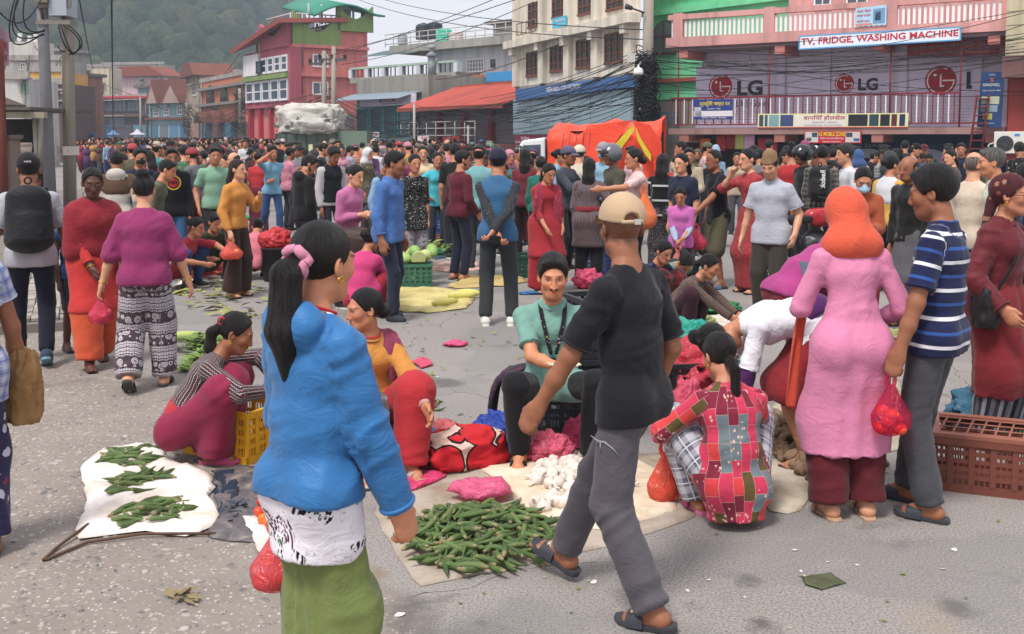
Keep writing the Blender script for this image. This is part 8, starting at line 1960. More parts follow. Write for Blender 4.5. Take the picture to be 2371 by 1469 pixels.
o,p=person('woman in a white and purple hoodie bending over the sacks',1872,5.75,1.60,-82,bend(100,pel=(0,-0.1,0.86),lh=(-0.2,0.42,0.32),rh=(0.14,0.46,0.4),head=(14,112,0),sex='f',fat=1.08),'m','f','highbun',top=T(cloth('plain','dedce6',wr=0.6),0.9,t=0.024,hem=0.0,fold=0.01),bot=SK('8c1420',0.42,fold=0.01,vf=0.02),over=T('4c1a5a',2.0,t=0.018,hem=-0.1,fold=0.008),shoes=('flip','3a2c28'))
o,p=person('woman in a magenta shawl stooping behind the white hoodie woman',1858,6.9,1.58,120,bend(62,head=(0,55,0),sex='f',fat=1.1),'m','f','bun',top=T('a42c78',1.9,t=0.036,hem=0.05,fold=0.012,ops=hood),bot=SK('7a1c2c',0.1,vf=0.01),shoes=('flip','3a2c28'),extra=ears)
def lanyard(o,p,h):
 q=lambda x,y,z:p.chest+p.Rc@v3(x,y,z);m_=cloth('dots','1c1a20','b83040','8a8a40','8a8a98',sc=1.3)
 for g in(-1,1):strip(o,'lanyard',[p.nb+p.Rc@v3(g*0.07,-0.02,0.035),p.nb+p.Rc@v3(g*0.075,0.07,-0.01),q(g*0.05,0.14,0.02),q(g*0.012,0.16,-0.13)],0.026,m_,0.005,X3,0.0)
 MB().box(q(0,0.16,-0.17),(0.03,0.016,0.05)).build('whistle',M_plain('1a1a1c',0.4),o)
o,p=person('moustached man in a teal polo seated on a black crate holding banknotes',1278,6.0,1.70,4,dict(pel=(0,-0.02,0.41),lean=(6,0,0),head=(0,6,0),rh=(0.02,0.44,0.62),lh=(-0.42,0.12,0.72),lf=(-0.2,0.3,0.085),rf=(0.2,0.27,0.085),lk=(-.35,1,.6),rk=(.35,1,.6),rhd=(-0.5,0.8,0.05),rcurl=1.0,fat=1.05,pn=dict(r=(-0.2,0.1,1))),'r','m','puffy',top=T(cloth('plain','6c9c90',wr=0.4),0.72,t=0.02,hem=0.08,fold=0.01,ops=collar,nk=0.005),bot=PA('17171c',t=0.016,loose=1.1),shoes=('sandal','3a3230','2a2422'),beard='mg',extra=lanyard)
hp=hold(o,p,'r',0.1)
for k in range(4):
 n_=MB().bb(-0.07,0.07,-0.032,0.032,0,0.002).build('banknote',M_plain(('b8bc9a','c0a898','a8b4a0','c8c0a0')[k],0.8));n_.location=hp+Vector((-0.03+0.015*k,-0.01*k,0.012+0.004*k));n_.rotation_euler=(0.15*k-0.2,0.12-0.06*k,0.35*k-0.5);tag(n_,'folded banknote in the seated man\'s hand','banknote','banknotes in the seated man\'s hand')
sh_=G(1190,985);o=strip(None,'checked_shawl',[(sh_.x+0.1,sh_.y+0.12,0.37),(sh_.x,sh_.y,0.37),(sh_.x-0.1,sh_.y-0.03,0.34),(sh_.x-0.13,sh_.y-0.06,0.2),(sh_.x-0.13,sh_.y-0.06,0.1)],0.24,cloth('plaid','1c1a26','3a1c3a','5a2a3a',sc=0.5),0.03,v3(0.2,1,0),0.03);tag(o,'dark checked shawl draped over the crate left of the seated man','shawl')
o,p=person('woman in an orange blouse and red trousers sitting low, face turned left',858,5.75,1.58,18,dict(pel=(0,-0.1,0.32),lean=(8,0,0),head=(-88,6,0),lh=(-0.2,0.42,0.42),rh=(0.16,0.3,0.45),lf=(-0.13,0.3,0.085),rf=(0.16,0.28,0.085),lk=(-.3,1,.7),rk=(.3,1,.7),fat=1.1,sex='f'),'m','f','lowbun',top=T(cloth('plain','c8821e',wr=0.6),1.85,t=0.02,hem=0.05,fold=0.01,nk=0.03),bot=PA('b41624',t=0.03,loose=1.45,fold=0.01),shoes=('sandal','b8aca0','a89c90'),extra=also(ears,shawl(cloth('dots','8a3050','a04868','70283e',sc=1.4),1,0.3),beads,bangle('l',M_plain('c8a0a0'),0.034,2)))
bg=bag('grey waist bag on the sitting woman\'s lap',0,0,(0.11,0.06,0.06),'6c6a6c',4,1.0,'waist_bag',loc=world_pt(o,p.pel+v3(-0.02,0.19,0.02)),mat=M_plain('5e5c60',0.4,0.4),amp=0.08,sq=3.5);bg['category']='bag'
o=lumpy('stuffed_sack',(0,0,0.12),(0.22,0.2,0.13),M_sack('8a7460'),None,4,0.1,4);o.location=Vector((PEOPLE[-1].location.x,PEOPLE[-1].location.y+0.1,0));tag(o,'stuffed sack under the sitting orange blouse woman','sack')
def belt(mat,z0=0.03,z1=0.12,e=0.03):
 def f(o,p,h):sdf_object('sash',[rc(p.pel+p.Rm@v3(0,0,z0),p.pel+p.Rm@v3(0,0,z1),0.106*p.fat+e,0.1*p.fat+e,0,p.Rm@X3,1.38,cut='ab',bone=Bone(p.pel,p.waist,X3))],h,mat,o,0.006)
 return f
sash=belt(cloth('dots','b41c2c','d8a0a0','8a1420',sc=3))
def clip(o,p,h):ring(o,'hair_clip',p.hc+p.Rh@v3(0.05,-0.105,0.055),p.Rh@v3(1,0,0),0.022,0.006,redm)
zk=cloth('zig','1e1c1c','b8bcc4','843826','78203a',sc=0.62)
o,p=person('woman in a dark zigzag knit top squatting by the okra',432,5.85,1.58,78,squat(34,0.1,rh=(0.1,0.5,0.45),lh=(-0.1,0.5,0.5),head=(0,22,0),sex='f'),'d','f','pony',top=T(zk,1.95,t=0.016,hem=0.08,fold=0.006),bot=SK('8a123e',0.06,t=0.02,fold=0.012,vf=0.01),shoes=('slide','c04a78','b84470'),extra=also(ears,clip,sash))
o,p=person('woman in a magenta top and paisley trousers walking away with a bag',342,7.5,1.57,172,dict(fat=1.15,sex='f',lean=(2,0,0),lh=(-0.33,0.05,0.86),rh=(0.33,0.1,0.83),lf=(-0.12,-0.16,0.14,0,35),rf=(0.12,0.1,0.085)),'l','f','highbun',top=T('8e2460',1.15,t=0.03,hem=0.1,w=1.05,loose=1.3,fold=0.01),bot=PA(cloth('paisley','b8b0b8','4a3a42','302228',sc=1.1),t=0.02,loose=1.55,fold=0.01),shoes=('slide','3c3c40','333338'),extra=also(bangle('l'),bangle('r')),feet_py=900)
for s in 'lr':strip(o,'cuff',[p.elb[s]+(p.wr[s]-p.elb[s])*t_ for t_ in(0.0,0.16)],0.1,cloth('zig','8e2460','d0b0c4','d0b0c4','8e2460',sc=0.3),0.1,v3(1,0.2,0),0.0)
carry_bag('pink bag of fruit held in the magenta top woman\'s left hand',hold(o,p,'l',0.08),0.24,0.09,'e0486c','r',6,8,0.55)
rs=cloth('plain','8c1426',wr=0.4)
def wrap(o,p,h):
 b=Bone(p.nb,p.pel,p.Rc@X3,0,0.15);q=lambda x,y,z:p.nb+p.Rc@v3(x,y,z)
 sdf_object('shawl',[rc(q(0,0.01,-0.04),q(0.02,0.02,-0.4),0.1,0.14,0.0,p.Rc@X3,1.3,bone=b),el(q(0,0.09,-0.16),(0.16,0.09,0.12),0.06,bone=b),rc(q(-0.13,0,-0.08),q(0.13,0,-0.08),0.085,0.085,0.05,bone=b),rc(q(0.15,0.02,-0.1),q(0.17,0.05,-0.42),0.085,0.09,0.05,bone=b),rc(q(-0.15,0.02,-0.1),q(-0.2,0.02,-0.34),0.085,0.08,0.05,bone=b),el(q(0,0.03,0.05),(0.06,0.07,0.06),0.01,p.Rc,'-'),pl(q(-0.05,0,-0.5),v3(-0.45,0,-1))],h,rs,o,0.012,(7,9,14),4)
person('young woman wrapped in a crimson shawl over an orange salwar',216,8.3,1.60,12,dict(sex='f',lean=(3,0,0),head=(-8,12,0),rh=(0.06,0.2,0.88),lh=(-0.2,0.1,0.9),lf=(-0.09,-0.2,0.12,0,15),rf=(0.09,0.18,0.085)),'k','f','bun',top=T('c0201c',1.8,t=0.016,skirt=0.5,fold=0.008,n='kurta'),bot=PA('cf4a12',t=0.026,loose=1.6,fold=0.012),shoes=('flip','5a2a2a','d05a70'),extra=also(wrap,ears,bangle('r')))
person('small child in blue peeping from behind the crimson shawl woman',168,8.9,1.28,25,dict(head=(-10,5,0)),'k','m','short',top=T('2c4a80',0.2),bot=PA('3a3a44',hem=0.5),shoes=('flip','3a3a3a'),near=False)
o,p=person('man in a grey T-shirt and black cap seen from behind',72,8.4,1.70,178,dict(fat=1.12,lf=(-0.12,0.05,0.085),rf=(0.1,-0.22,0.13,0,25),lh=(-0.3,0.05,0.85),rh=(0.3,0.1,0.85)),'d','m','short',top=T('a9a8b2',0.85,t=0.024,hem=0.14,fold=0.008,loose=1.2),bot=PA('15182a',t=0.016),shoes=('shoe','2a3a54','6a8aa0'),hat=('cap','1c181e'),near=True)
backpack(o,p,'17171c','black backpack on the grey T-shirt man',s=1.25);link('lettering',fit_text(text_mesh('NIKE',0.02),lambda a,b_:tuple(up(p.hc+p.Rh@v3(-0.025+0.05*a,-0.128,0.05+0.014*b_)))),M_ink('c8c8cc'),PEOPLE[-1])
o,p=person('woman in a blue checked blouse cut by the left edge',-98,4.45,1.58,-172,dict(fat=1.1,sex='f',rh=(0.27,0.14,0.86)),'d','f','bun',top=T(cloth('plaid','7a86b4','b4b8d0','38509c',sc=0.7),0.5,t=0.03,hem=0.2,fold=0.008),bot=SK(cloth('floral','28244e','a8a8c0','8a2040','b8b8cc',sc=0.8),0.1,vf=0.012),shoes=('flip','3a3030'),extra=bangle('r',M_plain('c8a8a0'),0.036,2))
j_=bag('tan jute shoulder bag beside the left edge woman',0,0,(0.09,0.07,0.2),'8a6a44',9,1.0,'jute_bag',loc=world_pt(o,(0.27,0.08,0.58)),mat=M_sack('96744c',0.35),amp=0.16);j_['category']='bag'
jb=cloth('camo','3c4048','24262c','6a6e78',sc=1.4)
def behind(**k):return dict(dict(lh=(0.02,-0.22,0.92),rh=(-0.02,-0.24,0.95),lp=(-1,-.4,0),rp=(1,-.4,0),curl=0.7),**k)
o,p=person('man in a blue vest and navy cap with hands clasped behind him',1152,10.1,1.72,176,behind(lf=(-0.12,0,.085),rf=(0.14,0.02,.085)),'m','m','short',top=T(jb,2.0,t=0.012),over=T('2c5f88',0,t=0.03,hem=0.12,ops=collar,fold=0.005),bot=PA('33373a',t=0.016,loose=1.1),shoes=('shoe','d8d4cc','e4e0d8'),hat=('cap','22243c'),near=True)
ph=MB().bb(-0.075,0.075,-0.005,0.005,-0.038,0.038).build('mobile_phone',M_plain('101014',0.2,0.5),bevel=0.005);ph.location=hold(o,p,'r',0.06)+Vector((0.03,-0.03,-0.03));ph.rotation_euler=(0.1,0.1,0);tag(ph,'black mobile phone held behind the blue vest man','phone')
person('tall man in an open denim blue jacket looking right',900,10.35,1.70,62,dict(head=(15,8,0),rh=(0.24,0.05,.84),lf=(-.1,-.05,.085),rf=(.1,.1,.085)),'d','m','short',top=T('6a6270',0.6,t=0.012),over=T(cloth('plain','3e6cb0',wr=0.5),1.75,t=0.03,hem=0.14,ops=collar,fold=0.012),bot=PA('23283c',t=0.014),shoes=('shoe','2c2e36','9a9a9e'),near=True)
person('man in a maroon sweater and navy trousers facing away right',1062,13.3,1.66,128,dict(head=(-25,5,0),rh=(0.2,0.16,.9)),'m','m','short',top=T('5a1426',2.0,t=0.024,hem=0.1,fold=0.01),bot=PA('20243a',t=0.018),shoes=('sandal','4a3c2c','8a6a3c'),beard='b')
person('girl in a red kurta and printed shawl looking down',1262,12.2,1.54,22,dict(sex='f',head=(10,22,0),rh=(0.1,0.25,.9),lh=(-.2,.1,.9)),'m','f','pony',top=T('a01626',1.6,t=0.02,skirt=0.5,n='kurta',fold=0.01,flare=1.1),bot=PA('a8101c',loose=1.8,t=0.03,fold=0.012),shoes=('flip','5a2a2a'),extra=shawl(cloth('floral','96203c','c05a4a','b03a50','7a1830',sc=0.4),-1,0.42))
person('woman with very long black hair in a dark striped kurta',1362,12.6,1.58,172,dict(sex='f',fat=1.08,rh=(.3,.15,1.0)),'m','f','verylong',top=T(cloth('zig','3a2a30','b4acb0','5a3038','6a2a3a',sc=0.5),1.4,t=0.026,skirt=0.55,n='kurta',flare=1.1),bot=PA('14141a',loose=1.4),shoes=('flip','2a2a2a'),extra=belt(cloth('dots','8a1c2c','2a1418','5a1420'),.06,.14,.04))
o,p=person('woman in a pale pink shirt reaching left, orange bag on her arm',1478,12.5,1.70,-75,dict(sex='f',fat=1.1,lh=(-.28,.5,1.25),rh=(.2,.3,1.1)),'m','f','lowbun',top=T(cloth('floral','d4b4b4','c08a98','c89a70',sc=0.6),0.9,t=0.022,hem=0.15),bot=PA('1c1a22',t=0.02),shoes=('flip','2a2a2a'))
carry_bag('bright orange cloth bag on the pale pink shirt woman\'s arm',world_pt(o,(-0.26,0.0,1.3)),0.55,0.16,'e8782c',None,0,4,0.98,'bag',cloth('plain','de6a20'),0.4,'cloth_bag')
person('man in a grey sweater and purple cap looking right',1306,14.2,1.70,60,dict(lh=(-.1,.4,1.2),rh=(.1,.45,1.15)),'d','m','short',top=T('3e424e',2.0,t=0.022),bot=PA('26262e'),hat=('cap','56506a'))
person('man in a silver and red helmet and olive jacket',1424,13.6,1.72,-60,dict(lh=(-.1,.3,1.2)),'d','m',None,top=T('4a4838',2.0,t=0.026),bot=PA('2a2a2e'),hat=('helmet',M_plain('5c5e64',0.2,0.6)))
person('man in a cream waistcoat and white cap facing away',1338,15.5,1.70,165,{},'l','m','short',top=T(cloth('floral','3a4a66','8a98a8','5a6a7a',sc=.4),0.9),over=T('c2b8a4',0,t=0.03,hem=0.1),bot=PA('3a3a3e'),hat=('cap','c8bca8'))
person('man in grey cap and blue face mask before the orange canvas',1398,16.2,1.74,-20,{},'l','m','short',top=T('8ab4d0',0.7),bot=PA('2a2c34'),hat=('cap','8c8a94'),mask='9cc4dc')
person('woman in a navy T-shirt standing behind the small girl',1582,12.6,1.64,-35,dict(sex='f'),'l','f','pony',top=T('20243e',0.8,t=0.024,hem=0.14),bot=SK(cloth('floral','4a5a60','8a9a98','34444a',sc=.5),0.1),shoes=('flip','2a2a2a'))
o,p=person('small girl in a pink and blue top holding a plastic bag',1576,11.6,1.29,-8,dict(sex='f',head=(0,22,0),rh=(.02,.24,.92),lh=(-.06,.26,.96)),'m','f','pony',top=T('c05aa8',1.0,t=0.02,hem=0.14),over=None,bot=PA('1a1a20'),shoes=('shoe','c8c8cc','d8d8d8'))
for s in 'lr':strip(o,'sleeve',[p.sh[s]*.3+p.elb[s]*.7,p.elb[s],p.wr[s]],[.1,.1,.075],c1('9aacd0'),0.09,v3(.3,1,0),0)
carry_bag('pink bag of yellow fruit in the small girl\'s hands',hold(o,p,'r',.06),.32,.1,'f09080','p',5,3,.55)
carry_bag('pink net bag of red fruit beside the small girl',D(1613,520,11.8),.3,.13,'d84468','r',9,4,.5)
person('man in a black T-shirt and khaki shorts pointing left',1660,12.6,1.68,-62,dict(lh=(-.25,.4,1.0),lf=(-.12,0,.085),rf=(.12,.05,.085)),'d','m','thin',top=T('14141a',0.8,t=0.026,hem=0.14,loose=1.2),bot=PA('56533c',hem=0.55,loose=1.35,t=0.03),shoes=('slide','3a4048','4a6a90'))
person('woman in a long red dotted dress with her hand at her mouth',1738,12.2,1.70,-55,dict(sex='f',fat=1.05,rh=(.05,.25,1.42),rp=(1,.2,-1)),'l','f','bun',top=T(cloth('dots','a0242e','c86a58','8a1a26',sc=.8),1.3,t=0.02,skirt=.06,n='dress',fold=.008,vf=.012),shoes=('flip','3a2a2a'))
person('stout man in a pale checked shirt and brown cap, hand in pocket',1784,10.4,1.68,-18,dict(fat=1.22,lean=(0,0,0),head=(0,18,0),lh=(-.27,.08,.9),rh=(.3,.02,.84)),'l','m','short',top=T(cloth('plain','a9acba',wr=0.5),0.75,t=0.026,hem=0.16,ops=collar,loose=1.25),bot=PA('3c342e',t=0.02,loose=1.15),hat=('topi',cloth('knit','6a4a30','8a6a48')),shoes=('shoe','2a2422','1a1816'),near=True)
o,p=person('woman in a rust jacket with a pale blue face mask',1990,9.6,1.58,10,dict(sex='f',fat=1.08,head=(0,26,0),rh=(.05,.3,1.1),lh=(-.05,.32,1.1)),'m','f','lowbun',top=T('a2481e',2.0,t=0.03,hem=0.12,fold=0.01,ops=collar),bot=PA('8a1a24',loose=1.4),mask='9cc0d8',near=True)
o,p=person('woman in a yellow top with dark shoulder bag facing away',2052,12.2,1.62,150,dict(sex='f',head=(-30,5,0)),'m','f','bun',top=T('c89a1c',0.8,t=0.02),bot=PA('2a1a34',loose=1.3),over=T('c4c4cc',0,t=.028,hem=-.2))
person('balding man in a black leather jacket and grey lungi',2110,10.0,1.66,-40,dict(head=(0,8,0)),'d','m','fringe',top=T(cloth('plain','1c1a1a',rough=.45,wr=.4),2.0,t=.03,hem=.1,fold=.012),bot=SK('5a595e',.12,vf=.02),shoes=('flip','2a2a2a'))
person('bald man in a cream shirt facing away at the right',2243,9.7,1.70,150,dict(head=(25,4,0),fat=1.05),'l','m','fringe','6a6058',top=T('cbb9a4',2.0,t=.022,hem=.14),bot=PA('3a3a3e'),near=True)
person('grey haired man in a white shirt at the right edge',2308,9.2,1.74,-78,dict(head=(-5,4,0)),'r','m','short','55524f',top=T('c9cbb8',1.9,t=.022,ops=collar),bot=PA('33333a'),near=True)
person('person in a dark blue striped kurta cut by the right edge',2385,7.4,1.66,-150,dict(fat=1.1),'d','m','short',top=T(cloth('vstripe','1c2438','343c54','1c2438'),2.0,t=.024,skirt=.5),bot=PA('22222a'))
o,p=person('man in a plaid jacket with lettered black backpack',1898,14.2,1.72,172,{},'d','m','short',top=T(cloth('plaid','2a2826','7a746a','4a4640',sc=.8),2.0,t=.026),bot=PA('2a2c26'));backpack(o,p,'141418','black backpack with white lettering running down it','Reebok',1.05)
person('motorcyclist in a glossy black helmet and dark jacket',1862,14.6,1.70,-60,{},'d','m',None,top=T('1a1c24',2.0,t=.03),bot=PA('22242a'),hat=('helmet',M_plain('16181c',.15,.6)))
person('woman in a red top with low back facing away',1828,15.0,1.72,165,dict(sex='f'),'m','f','highbun',top=T('b01a22',.8,nk=.05),bot=PA('3a1a22'))
person('shaggy haired man in a white shirt facing left',1962,13.4,1.74,-70,{},'l','m','puffy','2a2624',top=T('c8ccd4',.8),bot=PA('3a3e4a'))
o,p=person('young woman in a mustard jacket and brown flared trousers',546,11.9,1.58,50,dict(sex='f',head=(10,0,0),lh=(-.1,.3,1.25),rh=(.24,.1,.86)),'l','f','verylong','2c1812',top=T('c9801a',2.0,t=.024,hem=.08,fold=.01),bot=PA('38221e',loose=1.25,flare=1.7,t=.014),shoes=('flip','3a2a26'))
carry_bag('pink bag of carrots in the mustard jacket woman\'s hand',hold(o,p,'r'),.26,.13,'f07a68','p',7,6,.55)
person('man in an olive shirt squatting and reaching out',478,13.2,1.68,25,squat(36,.2,head=(0,18,0)),'m','m','short',top=T('34361f',2.0,t=.024),bot=PA('15161c'))
person('woman in a red top squatting beside the white sheet',418,12.6,1.58,60,squat(30,lh=(-.1,.6,.5),head=(0,15,0),sex='f'),'m','f','bun',top=T('b01c30',1.0),bot=PA('2c4478'))
person('woman in a pink top and maroon salwar squatting face down',582,13.4,1.56,165,squat(45,head=(0,40,0),sex='f'),'m','f','bun',top=T('cc6a7a',2.0,t=.026),bot=PA('6e1222',loose=1.3))
o,p=person('man in a black sweatshirt with a round yellow and red emblem',402,13.2,1.70,8,dict(rh=(.25,.05,.84)),'d','m','short',top=T('15151a',2.0,t=.022),bot=PA('2c5a88',hem=.55))
for r0,r1,mt in((.075,.095,'b8a03a'),(.0,.06,'b83038')):
 n_=24;q=p.chest+p.Rc@v3(0,.14,-.01);MB().add([tuple(q+p.Rc@v3(math.cos(t_)*r_,-abs(math.cos(t_))*.012,math.sin(t_)*r_))for r_ in(r0+.001,r1)for t_ in np.linspace(0,6.283,n_+1)],[(k,k+1,n_+2+k,n_+1+k)for k in range(n_)]).build('emblem',M_ink(mt),o)
link('lettering',fit_text(text_mesh('NIKE',0.04),lambda a,b:tuple(p.chest+p.Rc@v3(0.05-0.1*a,0.146,-0.03+0.04*b))),M_ink('1a1a1c'),o)
person('man in a mint green polo with hand in pocket',500,14.6,1.70,10,dict(rh=(.24,.08,.88)),'m','m','short',top=T('7aa88c',.75,t=.022,ops=collar),bot=PA('2a2a2c'))
person('man in a white and brown hooded jacket facing away',275,13.0,1.66,175,dict(rh=(.24,.06,.88)),'d','m','short',top=T('b8b2a8',2.0,t=.03,hem=.12,ops=hood),bot=PA('b4aca4'),over=T('5a4030',.5,t=.036,hem=-.25))
person('man in a navy and red T-shirt with a black mask',327,14.3,1.68,15,{},'m','m','puffy',top=T('1e2440',.8),bot=PA('1c2034'),mask='18181c')
person('man in an olive jacket bending right behind the magenta woman',352,12.2,1.60,75,dict(lean=(18,0,0),head=(0,18,0)),'r','m','short',top=T('5a5a48',2.0),bot=PA('3a3a3a'))
person('woman in a red T-shirt and maroon skirt facing away',600,19.2,1.55,165,dict(sex='f',fat=1.08),'m','f','bun',top=T('b8202a',.8),bot=SK('6a1430',.05,vf=.012))
person('young man in a light blue T-shirt and jeans talking on a phone',632,18.2,1.68,20,dict(rh=(.12,.14,1.55),rp=(1,.1,-1),lh=(.12,.25,1.1),lf=(-.1,.1,.085),rf=(.12,-.28,.14,0,30)),'m','m','puffy',top=T('6aa2c0',.8),bot=PA('2c5080'))
o,p=person('man in a black hooded jacket looking down, facing right',702,13.2,1.62,120,dict(head=(-30,25,0)),'m','m','short',top=T('131317',2.0,t=.034,hem=.12,ops=hood),bot=PA('4a4650'),beard='b')
person('young man in a varsity jacket with pale sleeves',768,15.2,1.70,30,dict(head=(0,22,0)),'d','m','puffy',top=T('b4aeb0',2.0,t=.026),over=T('15161c',0,t=.036,hem=.06),bot=PA('2a2c36'))
o,p=person('woman in an orchid pink shirt clutching a brown bag',800,11.2,1.56,48,dict(sex='f',fat=1.1,lean=(14,0,0),head=(0,14,0),lh=(-.02,.3,1.1),rh=(.05,.28,1.12)),'l','f','bun',top=T('bc6496',1.9,t=.026,hem=.1,ops=collar,fold=.01),bot=SK(cloth('floral','7a7a4a','a06a70','5a5a3a'),.1))
b_=bag('large brown handbag on the orchid shirt woman\'s arm',0,0,(.22,.12,.18),'3c2a28',5,1.0,'handbag',loc=world_pt(o,(.12,.3,.62)),mat=M_plain('40302e',.6),amp=.08,sq=3);b_['category']='bag'
person('woman in a hot pink tracksuit top squatting with her back turned',838,10.6,1.58,150,squat(20,head=(-20,20,0),sex='f',fat=1.1),'m','f','bun',top=T('cc2a74',2.0,t=.026,hem=.06),bot=SK('a4142c',.05,vf=.012))
person('old man in a pink patterned topi and dark waistcoat',872,13.6,1.62,60,dict(lean=(16,0,0),head=(0,20,0)),'d','m','short','6a6a6a',top=T('7aa4cc',1.8),over=T('343a48',0,t=.03,hem=.08),bot=PA('3a3a40'),hat=('topi',cloth('plaid','c8a0a0','b05a6a','d8c8c8',sc=.35)))
person('woman in a black and white dotted tunic',958,13.2,1.62,20,dict(sex='f',fat=1.08),'m','f','bun',top=T(cloth('dots','1a1a1c','c8c8c4','a8a8a4',sc=1.1),1.2,skirt=.7),bot=PA(cloth('floral','8a8490','3a3640','5a5660',sc=.5),loose=1.3))
person('girl in a turquoise T-shirt with hands on hips',1012,16.0,1.60,15,dict(sex='f',lh=(-.2,.08,1.02),rh=(.2,.08,1.02),lp=(-1,-.3,0),rp=(1,-.3,0)),'m','f','braid',top=T('2cb4c4',1.0,hem=.12),bot=PA('2a3040'))
person('woman in a cream sweater facing the camera',980,17.5,1.68,5,dict(sex='f',fat=1.08),'l','f','pony',top=T('d8bc94',2.0),bot=PA('4a3a3a'))
person('woman in a pale teal shirt and dark cap seen from behind',1108,14.4,1.70,170,{},'m','m','short',top=T('6aa2a8',2.0,t=.026),bot=PA('3a3e48'),hat=('beanie','2c2830'))
person('woman in a crimson shirt facing away with long hair',1215,15.2,1.66,172,dict(sex='f'),'m','f','long',top=T('70202e',2.0),bot=PA('2a1a20'))
person('woman in an emerald top facing away',1250,14.6,1.56,165,dict(sex='f'),'m','f','bun',top=T('14685a',1.8),bot=PA('2a2a30'))
person('girl with long hair in a black top with white stripes',1530,13.4,1.62,165,dict(sex='f'),'m','f','verylong',top=T(cloth('hstripe','141418','c8c8cc','141418',sc=2.0),1.2),bot=SK(cloth('dots','3a3238','b8b0b4','8a8288'),.1))
person('girl in a beaded dark top squatting and sorting gourds',1572,9.6,1.50,70,squat(40,lh=(-.1,.62,.25),rh=(.1,.62,.25),head=(0,25,0),sex='f'),'m','f','pony',top=T(cloth('zig','2a2422','a89888','7a3028','5a2030',sc=.5),2.0),bot=PA('3a1a2a',loose=1.3),near=True)
person('woman in a navy floral top squatting behind the gourd girl',1502,10.4,1.52,40,squat(30,head=(0,25,0),sex='f'),'m','f','lowbun',top=T(cloth('floral','1c1e34','5a4a5a','3a3a5a'),.8),bot=SK(cloth('plaid','6a1420','2a1a20','8a2a30'),.06))
person('woman in a sage green top crouching behind the squatting women',1538,11.2,1.55,30,squat(58,head=(0,60,0),sex='f'),'m','f','bun',top=T('6a8c84',1.9,t=.03),bot=SK('2a2a34',.1))
mc=empty('motorcycle',D(1880,600,13.3),rad(25));mc.location.z=0;tag(mc,'black motorcycle with red tank parked among the crowd','motorcycle');dk=M_plain('151517',.3,.5)
for x in(-.62,.62):
 m=MB();m.tube([(x+math.cos(t)*.27,0,.31+math.sin(t)*.27)for t in np.linspace(0,6.283,25)],.045,8,False);w_=m.build('wheel',M_plain('1a1a1a',.8),mc)
 m=MB();[m.tube([(x,0,.31),(x+math.cos(t)*.25,0,.31+math.sin(t)*.25)],.012,5)for t in np.linspace(0,6.283,7)[:-1]];m.build('spoke',M_plain('6a6a6c',.4,.5,metal=.7),w_)
lumpy('fuel_tank',(.12,0,.82),(.24,.13,.12),M_plain('a01c24',.25,.5),mc,3,.05,2.6);lumpy('seat',(-.35,0,.8),(.34,.12,.06),M_plain('17171a',.6),mc,5,.05,3);lumpy('engine',(.05,0,.45),(.2,.13,.17),M_plain('4a4a4c',.4,.5,metal=.6),mc,6,.2,3)
MB().tube([(.62,0,.31),(.42,0,.95),(.38,0,1.02)],.03,8).build('fork',dk,mc);MB().tube([(.36,-.32,1.06),(.42,-.15,1.04),(.42,.15,1.04),(.36,.32,1.06)],.014,6).build('handlebar',dk,mc);MB().lathe([(.02,-.06),(.08,-.03),(.09,.03),(.02,.05)],14,(0,0,0)).build('headlight',M_plain('c8ccd0',.1,.6),mc,(.55,0,.93),(0,math.pi/2,0));MB().tube([(.1,-.14,.25),(-.5,-.16,.3),(-.75,-.16,.38)],.04,8).build('exhaust',M_plain('8a8a8c',.25,.5,metal=.8),mc)
# the packed crowd further off
oc=cloth('obj',wr=0.5);of_,os_=cloth('objf',wr=0.5),cloth('objs',wr=0.5);rng=random.Random(21)
PAL=[('black','141418'),('charcoal','2c2c32'),('navy','1a2034'),('dark red','5a1420'),('brown','3e2e28'),('crimson','a01c30'),('red','b82028'),('magenta','982a68'),('pink','c8708c'),('pale pink','d0a4a8'),('black','16161a'),('black','1a1a1e'),('navy','1e2440'),('blue','2c5490'),('sky blue','7aa4c4'),('white','c8c8cc'),('grey','6a6a70'),('charcoal','3a3a40'),('mustard','b8862c'),('teal','2c8080'),('green','3c6a4a'),('olive','5a5638'),('purple','5a3468'),('orange','c05a28'),('brown','5a4034'),('beige','b4a084'),('maroon','5a1a24')]
DARK=['1a1a20','22242c','2a2c34','3a3434','20283c','2c2420','4a4a50','5a1a26','2c3c5c']
def spot(first):
 for _ in range(400):
  if rng.random()<0.16:x,Y=rng.uniform(1560,2360),rng.uniform(15.5,25)
  else:
   Y=15.5+34*rng.random()**1.25;x=rng.uniform(250 if Y>19 else 330,1500 if Y<25 else 1270)
   if 560<x<1000 and Y<19.5:continue
   if 1230<x<1560 and Y>18:continue
  if Y>30 and x>1150 or(Y>40 and 640<x<830):continue
  p_=D(x,600,Y);p_.z=0
  if all((p_.x-q.x)**2+(p_.y-q.y)**2>(0.42 if Y<25 else 0.3)**2 for q in USED):USED.append(p_);return x,Y,p_
 return None
USED=[o.location.copy()for o in PEOPLE]+[Vector((D(1408,600,22).x+dx,22+dy,0))for dx in(-2,-1,0,1)for dy in(-.8,0,.8)]
